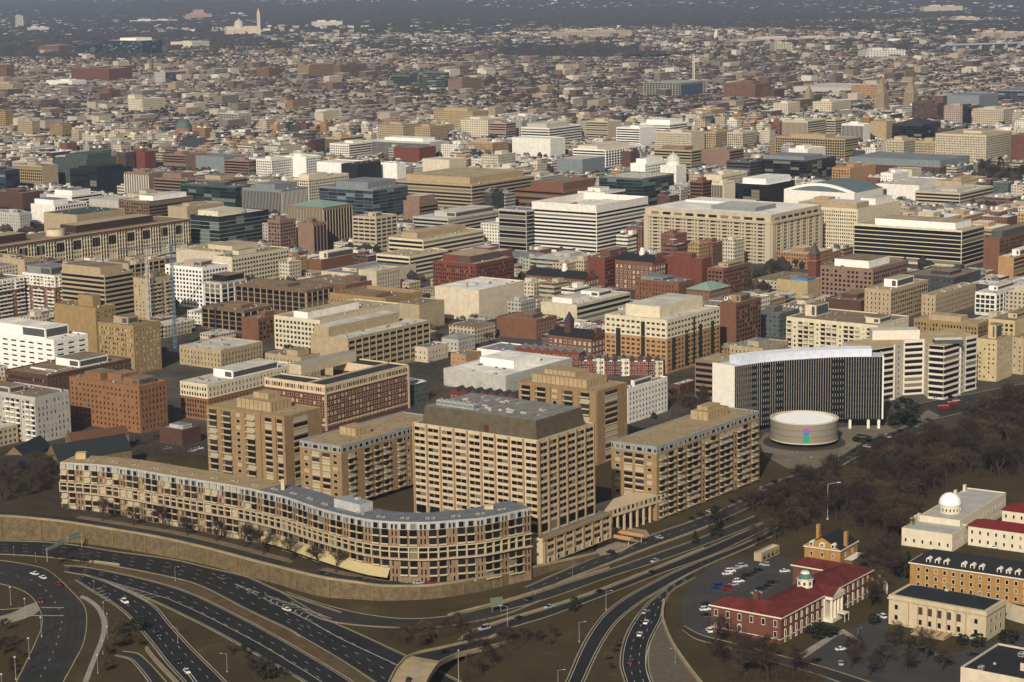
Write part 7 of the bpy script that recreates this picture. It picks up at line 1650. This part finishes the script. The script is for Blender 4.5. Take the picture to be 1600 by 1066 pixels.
brush('undergrowth', [(-40, 742), (90, 735), (96, 800), (-40, 803)], 700, 8, 'brown winter undergrowth left of the curved apartments', lambda x, y: terr(x, y))
brush('undergrowth', [(100, 706), (170, 700), (240, 670), (330, 690), (330, 730), (230, 716), (130, 707)], 500, 6, 'brown winter scrub between the church and the car park')
brush('undergrowth', [(1110, 1012), (1200, 1026), (1270, 1050), (1290, 1066), (1140, 1066)], 500, 5, 'brown winter scrub on the bank below the red-roofed building')
brush('undergrowth', [(650, 540), (700, 548), (702, 575), (712, 640), (660, 640), (655, 600)], 420, 8, 'bare trees and scrub between the red hotel and the white roof')
brush('undergrowth', [(1046, 590), (1110, 590), (1105, 650), (1050, 668), (1045, 640)], 500, 9, 'bare trees and scrub right of the white painted apartment house')
brush('verge_scrub', [(560, 990), (640, 985), (780, 968), (740, 985), (690, 1000), (650, 1018)], 260, 4, 'brown scrub on the bank above the curved flyover')
brush('verge_scrub', [(722, 1062), (730, 1015), (800, 990), (850, 990), (790, 1030), (740, 1066)], 260, 4, 'brown scrub on the slope right of the curved flyover')
# ------------------------------------------------------------------ cars
def car_meshes(c, kind=0):
    L, Wd, Hh = ((4.6, 1.8, 1.45), (4.8, 1.95, 1.8), (5.2, 2., 2.1))[kind]; k = Wd / 2; m = MB(); pm = mat(c, .3, .04, .5, 'car_paint_' + c, .6); z0, zb = .28, .82 if kind == 0 else 1.
    prof = [(-L / 2, z0), (L / 2, z0), (L / 2, zb * .78), (L / 2 - .9 if kind < 2 else L / 2 - .5, zb), (-L / 2 + .05, zb + .04), (-L / 2, zb * .7)]
    def ext(mb, pr, w, mt, top=None):
        n = len(pr)
        for i in range(n):
            a, b = pr[i], pr[(i + 1) % n]; mb.face([(a[0], -w, a[1]), (a[0], w, a[1]), (b[0], w, b[1]), (b[0], -w, b[1])], mt)
        mb.face([(x, -w, z) for x, z in pr], mt); mb.face([(x, w, z) for x, z in reversed(pr)], mt)
    ext(m, prof, k, pm)
    cab = [(-L / 2 + (.9 if kind == 0 else .15), zb), (L / 2 - 1.3, zb), (L / 2 - 2., Hh - .04), (-L / 2 + (1.4 if kind == 0 else .4), Hh - .04)]
    gm = mat('14181c', .12, 0, name='car_glass', spec=.7); g_ = MB(); ext(g_, cab, k * .86, gm)
    r = MB(); r.box(cab[3][0] - .02, cab[2][0] + .02, -k * .84, k * .84, Hh - .03, Hh, pm)
    for xx in (cab[3][0] + .1, (cab[3][0] + cab[2][0]) / 2): r.box(xx - .05, xx + .05, -k * .875, k * .875, zb, Hh - .03, pm)
    w = MB(); w.cyl(0, 0, 0, .2, .32, mat('121212', .9, 0), 12); w.cyl(0, 0, .2, .21, .18, mat('8a8a8a', .4, 0, metal=.6), 8)
    hl = MB(); hl.box(-.02, .03, -.18, .18, -.07, .07, mat('e6e4da', .2, 0)); tl = MB(); tl.box(-.03, .02, -.16, .16, -.08, .08, mat('8a1612', .3, 0))
    return dict(body=m.mesh('body'), glass=g_.mesh('windows'), roof=r.mesh('roof'), wheel=w.mesh('wheel'), head=hl.mesh('headlight'), tail=tl.mesh('tail_light'), L=L, W=Wd, zb=zb)
CM = {}
def car(px, py, ang, c, label, z=0., kind=0, group=None, xy=None):
    if (c, kind) not in CM: CM[(c, kind)] = car_meshes(c, kind)
    M = CM[(c, kind)]; x, y = xy or W(px, py, z); th = thing('parked_car' if 'parked' in label else 'car', label, 'car', (x, y, z + .05), R(ang), group)
    def o(n, me, loc=(0, 0, 0), rot=(0, 0, 0)):
        q = bpy.data.objects.new(n, me); sc.collection.objects.link(q); q.parent = th; q.location = loc; q.rotation_euler = rot
    o('body', M['body']); o('window', M['glass']); o('roof', M['roof'])
    for sx in (-1, 1):
        for sy in (-1, 1): o('wheel', M['wheel'], (sx * M['L'] * .31, sy * (M['W'] / 2 - .16), .32), (R(-90 * sy), 0, 0))
    for sy in (-1, 1): o('headlight', M['head'], (M['L'] / 2, sy * M['W'] * .36, .62)); o('tail_light', M['tail'], (-M['L'] / 2, sy * M['W'] * .36, .7))
    return th
CN = dict(white='d8d6d0', silver='9b9d9e', black='141516', grey='4c4f52', red='6d1c1a', blue='1c2f5c', green='24382c', tan='9a8b70', dark='1e2226')
def cr(px, py, c, where, ang, z=0., kind=0): car(px, py, ang, CN[c], f'{c if c != "dark" else "dark"} {"car" if kind == 0 else "SUV" if kind == 1 else "van"} {where}', z, kind)
def dirat(i, px, py, z=0, flip=False):
    a, b, _ = ROADL[i]; x, y = W(px, py, z); m = (a + b) / 2; k = int(np.argmin(np.hypot(m[:, 0] - x, m[:, 1] - y))); k = min(max(k, 1), len(m) - 2); d = m[k + 1] - m[k - 1]; return math.degrees(math.atan2(d[1], d[0])) + (180 if flip else 0)
for (px, py, c, wh, rd, fl, k) in ((347, 905, 'grey', 'on the upper expressway below the stone wall', 0, 1, 1), (448, 954, 'white', 'beside the painted stripes of the expressway', 0, 1, 0), (272, 889, 'dark', 'near the lamp post on the median', 0, 1, 0), (515, 998, 'dark', 'on the expressway before the flyover', 1, 1, 0), (408, 932, 'dark', 'just left of the painted stripes', 0, 1, 0),
        (195, 942, 'white', 'at the top of the left carriageway', 4, 0, 1), (223, 969, 'dark', 'second down the left carriageway', 4, 0, 0), (247, 993, 'dark', 'third down the left carriageway', 4, 0, 0), (279, 1036, 'dark', 'fourth down the left carriageway', 4, 0, 0), (292, 1051, 'white', 'at the bottom of the left carriageway', 4, 0, 0),
        (54, 898, 'white', 'first of the pair waiting on the left street', 5, 1, 0), (67, 904, 'white', 'second of the pair waiting on the left street', 5, 1, 0), (91, 915, 'red', 'on the left street near the bare trees', 5, 1, 1), (63, 941, 'red', 'crossing at the left junction', 5, 0, 0),
        (954, 865, 'dark', 'leaving the forecourt of the beige office tower', 9, 1, 1), (1030, 841, 'silver', 'on the street below the balcony apartments', 9, 1, 0),
        (826, 938, 'black', 'at the start of the upper ramp', 10, 1, 0), (1023, 878, 'silver', 'far along the upper ramp', 10, 1, 0),
        (757, 984, 'silver', 'just off the flyover', 11, 1, 2), (810, 968, 'black', 'second after the flyover on the middle ramp', 11, 1, 0), (858, 950, 'silver', 'third on the middle ramp with bright lamps', 11, 1, 0), (936, 926, 'black', 'fourth on the middle ramp', 11, 1, 0), (1018, 896, 'black', 'fifth on the middle ramp', 11, 1, 0),
        (1008, 958, 'silver', 'uppermost in the lower expressway', 13, 0, 0), (997, 975, 'black', 'beside the pale one in the lower expressway', 13, 0, 0), (1010, 974, 'white', 'right-hand of two side by side in the lower expressway', 13, 0, 0), (985, 1036, 'red', 'lower left of the lower expressway', 13, 0, 0), (1000, 993, 'white', 'in the middle of the lower expressway', 13, 0, 0)):
    cr(px, py, c, wh, dirat(rd, px, py, flip=bool(fl)), .06, k)
def along(i, off): 
    k = int(np.argmin(abs(np.array([P(q[0], q[1], q[2])[0] for q in wc]) - i))); p = wc[k][:2] + N_[k] * off; d = wc[k + 1][:2] - wc[k - 1][:2]; return (p[0], p[1]), float(wc[k][2]) + .06, math.degrees(math.atan2(d[1], d[0]))
for px, c, wh, k in ((497, 'dark', 'parked on the lane left below the awning', 0), (555, 'dark', 'parked on the lane below the middle of the awning', 1), (652, 'silver', 'parked on the lane above the wall, next to a red one', 0), (683, 'red', 'parked on the lane above the wall, next to a silver one', 0), (800, 'white', 'parked near the corner of the office tower podium', 0)):
    xy, z, a = along(px, 4.5); car(0, 0, a, CN[c], f'{c} {"car" if k == 0 else "SUV"} {wh}', z, k, None, xy)
pk = 'parked car at the kerb along the street before the balcony apartments and plaza'
for n_, (px, py) in enumerate(((1082, 812), (1096, 807), (1110, 801), (1146, 786), (1158, 781), (1192, 767), (1198, 764), (1212, 755), (1335, 707), (1345, 703), (1355, 699), (1366, 693), (1376, 688), (1386, 684), (1398, 680), (1408, 676))):
    c = ('black', 'dark', 'silver', 'black', 'dark', 'silver', 'dark', 'black')[n_ % 8]; car(px, py, dirat(9, px, py), CN[c], f'{c} {pk}', .08, n_ % 2, f'{c} cars parked along the plaza street')
lot = [(1136, 898, 'white', 'first white'), (1141, 894, 'white', 'second white'), (1151, 889, 'silver', 'third, silver'), (1160, 886, 'silver', 'silver'), (1118, 921, 'blue', 'bright blue'), (1124, 917, 'blue', 'dark blue'), (1133, 925, 'red', 'dark red'), (1140, 920, 'red', 'red'), (1146, 915, 'silver', 'silver middle row'), (1154, 910, 'white', 'white middle row'), (1160, 906, 'black', 'black middle row'), (1168, 901, 'black', 'black'), (1177, 897, 'dark', 'dark'), (1186, 893, 'black', 'black end'), (1104, 945, 'black', 'black by the wall'), (1102, 954, 'white', 'white by the wall'), (1103, 962, 'black', 'second black by the wall'), (1108, 987, 'white', 'lone white by the building corner'), (1182, 928, 'silver', 'silver inner row'), (1190, 922, 'dark', 'dark inner row'), (1198, 917, 'black', 'black inner row'), (1206, 912, 'black', 'second black inner row'), (1226, 894, 'white', 'white by the trees'), (1195, 884, 'silver', 'silver by the gate hut')]
for n_, (px, py, c, w) in enumerate(lot):
    ft = ('in the outer curved row', 'beside the first pale pair', 'behind the pale pair', 'at the top of the outer row', 'at the lower end of the middle row', 'just above the bright blue one', 'next to the blue pair', 'above the dark red one', 'above the two red ones', 'between silver and black ones', 'just past the white one', 'near the top of the middle row', 'one before the end of the middle row', 'at the top end of the middle row', 'beside the left end of the red roof', 'between two black ones beside the left wall', 'below the white one beside the left wall', 'at the left corner of the brick building', 'lowest of the row inside the U of the red roof', 'second of the row inside the U', 'third of the row inside the U', 'topmost of the row inside the U', 'alone under the trees near the cupola', 'beside the small gate hut')[n_]
    car(px, py, 15 + (n_ % 3) * 2 if n_ not in (17, 22, 23) else (100, 15, 150)[(17, 22, 23).index(n_)], CN[c], f'{c} parked car {ft}', .04, n_ % 2)
pl_ = MB()
for (px, py, c, w) in lot:
    x, y = W(px, py, .04); a = R(16)
    for sgn in (-1.45, 1.45): pl_.obox(x - sgn * math.sin(a), y + sgn * math.cos(a), .045, a, 5, .12, .01, PAINT)
o = pl_.obj('parking_lines'); o['kind'] = 'structure'
for n_, (px, py, c, w) in enumerate(((1314, 1016, 'white', 'below the portico footpath'), (1276, 1034, 'black', 'near the drive bend'), (1314, 1038, 'silver', 'by the lower beds'), (1378, 965, 'white', 'left of the limestone hall'), (1425, 1015, 'black', 'first before the hall steps'), (1438, 1018, 'black', 'second before the hall steps'), (1450, 1020, 'dark', 'third before the hall steps'), (1464, 1025, 'black', 'right of the hall steps'), (1478, 1032, 'dark', 'furthest right by the steps'), (1520, 1025, 'dark', 'alone near the corner stone building'), (1553, 857, 'white', 'in the yard of the cream red-roofed building'), (1389, 845, 'silver', 'under the trees left of the cream wing'))):
    car(px, py, 20 + n_ * 31 % 160, CN[c], f'{c} parked car {w}', .04, n_ % 2)
for n_, (px, py, c, w) in enumerate(((1462, 624, 'white', 'turning in the avenue before the ribbon-windowed office'), (1485, 622, 'black', 'on the avenue right of the pale one'), (1494, 627, 'silver', 'on the avenue near the fire engines'), (1436, 661, 'black', 'at the plaza corner by the magnolia'), (1450, 657, 'dark', 'behind the black one at the plaza corner'))): car(px, py, (20, 30, 15, 25, 30)[n_], CN[c], f'{c} car {w}', .05, n_ % 2)
for n_, (px, py, c) in enumerate(((205, 690, 'white'), (222, 694, 'dark'), (262, 702, 'silver'), (300, 706, 'white'), (306, 704, 'silver'), (312, 702, 'white'), (246, 683, 'dark'))): car(px, py, 30, CN[c], f'{c} parked car {("furthest left", "second from left", "below the brick box", "first of three together", "second of three together", "third of three together", "nearest the brick box")[n_]} in the yard by the apartment tower', .04, 0)
def fire(px, py, ang, lab):
    x, y = W(px, py, .05); th = thing('fire_engine', lab, 'fire engine', (x, y, .05), R(ang)); th.scale = (.85, .85, .85); rd = mat('6e1a15', .5, .1, .5); m = MB(); m.box(-4.5, 2.4, -1.2, 1.2, .5, 2.9, rd); m.obj('body', th); m = MB(); m.box(2.45, 4.4, -1.2, 1.2, .5, 2.7, rd); c = m.obj('cab', th); m = MB(); m.box(4.41, 4.45, -1, 1, 1.5, 2.4, mat('14181c')); m.box(2.8, 3.9, -1.23, -1.2, 1.5, 2.4, mat('14181c')); m.obj('windscreen', c)
    m = MB(); m.box(-4.6, 3, -.3, -.1, 3.1, 3.25, mat('silver' if False else 'lgrey')); m.box(-4.6, 3, .1, .3, 3.1, 3.25, mat('lgrey')); m.obj('ladder', th)
    p = Parts(th)
    for sx in (-3, 3.2):
        for sy in (-1.2, 1.0): p.add('wheel', tmpl('box', mat('121212')), sx, sy, 0, 0, 1, .25, 1)
    p.add('light_bar', tmpl('box', mat('whiteb')), 3.4, -.8, 2.75, 0, .4, 1.6, .2); p.done()
fire(1474, 640, 15, 'red fire engine, nearer of the two on the avenue by the ribbon-windowed office'); fire(1488, 634, 200, 'red fire engine with ladder, further of the two on the avenue')
# ------------------------------------------------------------------ lamps, signs, people
LM = mat('8d8b83', .5, .05, .5, 'lamp_metal'); LH = mat('a9a8a0', .4, .05, .5, 'lamp_head')
m = MB(); m.bar((0, 0, 0), (0, 0, 10), .14, LM, 6, .09); PO = m.mesh('pole'); m = MB(); m.bar((0, 0, 9.9), (2.6, 0, 10.4), .07, LM, 4); AR = m.mesh('arm'); m = MB(); m.box(2.4, 3.5, -.2, .2, 10.3, 10.5, LH); HD = m.mesh('lamp_head'); m = MB(); m.box(-.45, .45, -.45, .45, 10, 10.5, LH); H2 = m.mesh('lamp_head'); m = MB(); m.cyl(0, 0, 0, .5, .35, mat('concrete'), 8); BS = m.mesh('base')
def lamp(px, py, ang, label, s=1., arm=True, z=0.):
    x, y = W(px, py, z); th = thing('street_lamp', label, 'street lamp', (x, y, z), R(ang)); s *= .82; th.scale = (s, s, s)
    for n, me in (('pole', PO), ('base', BS)) + ((('arm', AR), ('lamp_head', HD)) if arm else (('lamp_head', H2),)): o = bpy.data.objects.new(n, me); sc.collection.objects.link(o); o.parent = th
for a in ((274, 908, -20, 'grey lamp post on the median of the expressway', .8), (905, 1003, 0, 'grey arm lamp on the grass left of the curving ramp', 1.), (872, 1080, 0, 'grey arm lamp at the bottom left of the curving ramp', 1.), (947, 953, 0, 'slim lamp beside the middle ramp', 1.), (793, 983, 180, 'tall lamp over the pair of ramps right of the flyover', 1.2), (895, 900, 90, 'lamp standing in the street lane below the tower podium', .6), (717, 1075, 90, 'tall lamp rising beside the flyover', 1.6), (278, 1005, 180, 'arm lamp on the brown island', .8), (1293, 812, 0, 'tall pale lamp mast among the trees below the plaza', 2.2), (1055, 1036, 180, 'slim lamp beside the gravel shoulder', .7), (1340, 1000, 0, 'lamp near the portico footpath', .6), (355, 1050, 180, 'slim arm lamp at the bottom of the island', .9)): lamp(a[0], a[1], a[2], a[3], a[4])
for n_, (px, py, s) in enumerate(((17, 945, .95), (40, 965, 1.), (65, 995, 1.), (46, 1030, 1.05), (25, 1062, 1.1), (4, 1090, 1.1), (147, 922, .5), (162, 962, .7), (168, 980, .7), (168, 1000, .7), (161, 1022, .7), (153, 1052, .9), (22, 868, .5), (56, 878, .5))):
    lamp(px, py, 0, 'pale box-topped lamp ' + ('at the far kerb of the left junction', 'second from the top left of the side street', 'third down, right beside the side street', 'on the grass left of the side street', 'lower left near the frame edge', 'lowest, at the bottom left corner', 'where the footpath meets the left carriageway', 'uppermost along the footpath bend', 'second along the footpath bend', 'third along the footpath bend', 'fourth along the footpath bend', 'lowest along the footpath', 'by the left wall end', 'by the bare trees over the median')[n_], s, False)
def sign(px, py, w, h, z, ang, c, lab, legs=2):
    x, y = W(px, py, 0); th = thing('road_sign', lab, 'road sign', (x, y, 0), R(ang)); m = MB(); m.box(-w / 2, w / 2, -.08, .08, z, z + h, mat(c, .6, .05)); m.obj('sign_panel', th); m = MB()
    for k in range(legs): u = -w * .35 + k * w * .7; m.bar((u, .15, 0), (u, .15, z + h * .9), .1, LM)
    m.obj('post', th)
sign(776, 957, 5.5, 4.2, 2.5, 20, '5f6658', 'grey green back of a large road sign between the ramps')
def gantry():
    a, b = np.array(W(128, 856)), np.array(W(74, 878)); L = float(np.linalg.norm(b - a)); th = thing('sign_gantry', 'grey green overhead sign gantry spanning the expressway at far left', 'sign gantry', (*a, 0), math.atan2(*(b - a)[::-1])); m = MB()
    for x in (0, L): m.bar((x, 0, 0), (x, 0, 6.5), .2, LM)
    for z in (5.6, 6.5): m.bar((0, -.5, z), (L, -.5, z), .1, LM); m.bar((0, .5, z), (L, .5, z), .1, LM)
    for k in range(12): m.bar((k * L / 12, -.5, 5.6), ((k + 1) * L / 12, .5, 6.5), .06, LM); m.bar((k * L / 12, .5, 5.6), ((k + 1) * L / 12, -.5, 6.5), .06, LM)
    m.obj('truss', th); m = MB(); m.box(.5, 9, -.8, -.65, 5, 8.2, mat('7c8b7c', .6, .1)); m.obj('sign_panel', th); m = MB(); m.box(12, 18, -.8, -.65, 5, 7.4, mat('6c7b6c', .6, .1)); m.obj('sign_panel', th)
gantry()
x, y = W(375, 549, 0); th = thing('site_trailer', 'white site trailer with two dark windows beside the construction site', 'trailer', (x, y, 0), GA + R(18)); m = MB(); m.box(-9, 9, -1.5, 1.5, .6, 4.2, mat('whiteb')); m.obj('body', th); m = MB()
for u in (-4, 4): m.box(u - .7, u + .7, 1.5, 1.55, 1.8, 3.2, mat('dark'))
m.obj('window', th)
for k, (px, py) in enumerate(((988, 833), (968, 838))):
    x, y = W(px, py, 4); th = thing('entrance_canopy', f'long orange tan canopy roof at the forecourt, {("right and rear", "left and front")[k]} one', 'canopy', (x, y, 0), GA); m = MB(); m.prism([(-7, -2), (7, -2), (7, 2), (-7, 2)], 3.4, 4.6, mat('a37b4e', .8, .15, .3), False, True, [(-6.5, -.4), (6.5, -.4), (6.5, .4), (-6.5, .4)]); m.obj('roof', th); m = MB()
    for u in (-5, 5): m.bar((u, 0, 0), (u, 0, 3.4), .2, TR_)
    m.obj('post', th)
def person_mesh(i):
    me = bpy.data.meshes.new('person'); J = [(0, 0, .95), (0, 0, 1.2), (0, 0, 1.42), (0, 0, 1.52), (0, .0, 1.68), (.17, 0, 1.4), (.27, .03, 1.12), (.27, .12, .88), (-.17, 0, 1.4), (-.27, -.03, 1.12), (-.27, .08, .88), (.1, .02, .9), (.12, .14, .5), (.12, .1, .06), (.12, .22, .04), (-.1, 0, .9), (-.12, -.04, .5), (-.12, -.2, .08), (-.12, -.1, .04)]
    E = [(0, 1), (1, 2), (2, 3), (3, 4), (2, 5), (5, 6), (6, 7), (2, 8), (8, 9), (9, 10), (0, 11), (11, 12), (12, 13), (13, 14), (0, 15), (15, 16), (16, 17), (17, 18)]
    me.from_pydata(J, E, []); o = bpy.data.objects.new('p', me); sc.collection.objects.link(o); sk = o.modifiers.new('s', 'SKIN'); rr = [.15, .16, .15, .06, .11, .08, .05, .04, .08, .05, .04, .1, .07, .045, .04, .1, .07, .045, .04]
    for v, r in zip(me.skin_vertices[0].data, rr): v.radius = (r, r * .8)
    me.skin_vertices[0].data[0].use_root = True; s = o.modifiers.new('u', 'SUBSURF'); s.levels = 1
    dg = bpy.context.evaluated_depsgraph_get(); m2 = bpy.data.meshes.new_from_object(o.evaluated_get(dg)); bpy.data.objects.remove(o); m2.materials.clear()
    for c in (('2a2f3a', '1d1d20'), ('8a3a2e', '2a2a30'), ('b9b4a8', '3a3f4a'))[i]: m2.materials.append(mat(c, .9, .05))
    m2.materials.append(mat('9a7358', .7, .05)); m2.materials.append(mat('2c211a', .9, 0))
    for p_ in m2.polygons: z = p_.center.z; p_.material_index = 3 if z > 1.71 else 2 if z > 1.55 else 0 if z > .93 else 1
    return m2
PMs = [person_mesh(i) for i in range(3)]
PL = ['in dark coat', 'in rust red jacket', 'in pale jacket']
for n_, (px, py, w) in enumerate(((1241, 708, 'left of the plaza'), (1262, 716, 'alone before the round hall'), (1268, 718, 'just right of the lone one before the round hall'), (1275, 714, 'under the coloured banner'), (1297, 712, 'near the parked vans of the plaza'), (1310, 722, 'by the kerb below the hall'), (1315, 717, 'walking at the right of the plaza'), (1323, 703, 'near the shrub bed'), (1330, 718, 'at the lower right kerb'), (1321, 722, 'beside the kerb trees'), (1453, 651, 'on the traffic island beside the magnolia'), (1233, 722, 'lowest left on the plaza'))):
    x, y = W(px, py, .05); o = bpy.data.objects.new('person', PMs[n_ % 3]); sc.collection.objects.link(o); o.location = (x, y, .06); o.rotation_euler = (0, 0, n_ * 1.3); tag(o, f'person {PL[n_ % 3]} {w}', 'person')
# flyover
def flyover():
    z = 7.; out = smooth([W(x, y, z) for x, y in ((590, 1110), (608, 1066), (622, 1042), (648, 1018), (690, 1000), (735, 982), (775, 970))], 50); inn = smooth([W(x, y, z) for x, y in ((655, 1110), (668, 1066), (688, 1036), (712, 1014), (740, 1000), (765, 990), (790, 980))], 50)
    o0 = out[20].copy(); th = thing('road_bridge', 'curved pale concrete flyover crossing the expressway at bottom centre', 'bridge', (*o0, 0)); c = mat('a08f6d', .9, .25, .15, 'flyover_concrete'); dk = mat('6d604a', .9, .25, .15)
    Z = [z if i < 24 else max(.12, z * (1 - (i - 24) / 25) ** 1.2) for i in range(50)]; m = MB(); pr = MB()
    for i in range(49):
        a, b, d, e = out[i] - o0, out[i + 1] - o0, inn[i + 1] - o0, inn[i] - o0; z0, z1 = Z[i] + .1, Z[i + 1] + .1
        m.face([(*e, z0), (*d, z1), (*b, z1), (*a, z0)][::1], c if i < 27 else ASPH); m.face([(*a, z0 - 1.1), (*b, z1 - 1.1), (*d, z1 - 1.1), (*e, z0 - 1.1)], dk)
        for q, q2, s in ((a, b, 1), (e, d, -1)):
            n = (e - a) / np.linalg.norm(e - a) * .45 * s; n2 = (d - b) / np.linalg.norm(d - b) * .45 * s
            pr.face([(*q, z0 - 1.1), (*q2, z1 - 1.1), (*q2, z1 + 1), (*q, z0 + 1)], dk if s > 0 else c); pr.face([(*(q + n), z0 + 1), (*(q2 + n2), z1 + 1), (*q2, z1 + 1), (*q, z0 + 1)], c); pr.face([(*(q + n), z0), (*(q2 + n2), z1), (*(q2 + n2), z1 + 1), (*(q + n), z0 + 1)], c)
    m.obj('deck', th); pr.obj('parapet', th)
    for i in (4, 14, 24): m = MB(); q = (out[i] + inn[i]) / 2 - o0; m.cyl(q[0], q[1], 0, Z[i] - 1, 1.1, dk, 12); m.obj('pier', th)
    for k, (i, c_) in enumerate(((14, 'black'), (33, 'black'))):
        q = (out[i] * .5 + inn[i] * .5); d = out[i + 1] - out[i - 1]; car(0, 0, math.degrees(math.atan2(d[1], d[0])), CN[c_], ('black car on the pale flyover near the bottom edge', 'black SUV where the pale flyover meets the dark road')[k], Z[i] + .12, k, None, tuple(q))
flyover()
# ------------------------------------------------------------------ haze
hz = MB(); y0, y1 = -300, 44000
hz.face([(-29000, y0, -1), (29000, y0, -1), (29000, y1, -1), (-29000, y1, -1)][::-1], mat('white')); hz.face([(-29000, y0, 300), (29000, y0, 300), (29000, y1, 300), (-29000, y1, 300)], mat('white'))
for a, b in (((-29000, y0), (29000, y0)), ((29000, y0), (29000, y1)), ((29000, y1), (-29000, y1)), ((-29000, y1), (-29000, y0))): hz.face([(*a, -1), (*b, -1), (*b, 300), (*a, 300)], mat('white'))
hm = bpy.data.materials.new('haze'); hm.use_nodes = True; t = hm.node_tree
for n in list(t.nodes):
    if n.type == 'BSDF_PRINCIPLED': t.nodes.remove(n)
pv = t.nodes.new('ShaderNodeVolumePrincipled'); pv.inputs['Color'].default_value = (.66, .78, 1., 1); pv.inputs['Density'].default_value = 4.1e-5; pv.inputs['Anisotropy'].default_value = .2
t.links.new(pv.outputs[0], t.nodes['Material Output'].inputs['Volume']); hz.mats = [hm]; hz.m = [0] * len(hz.f)
ho = hz.obj('haze'); tag(ho, 'thin bluish winter haze', 'haze', None, 'stuff')
print('objects', len(bpy.data.objects))
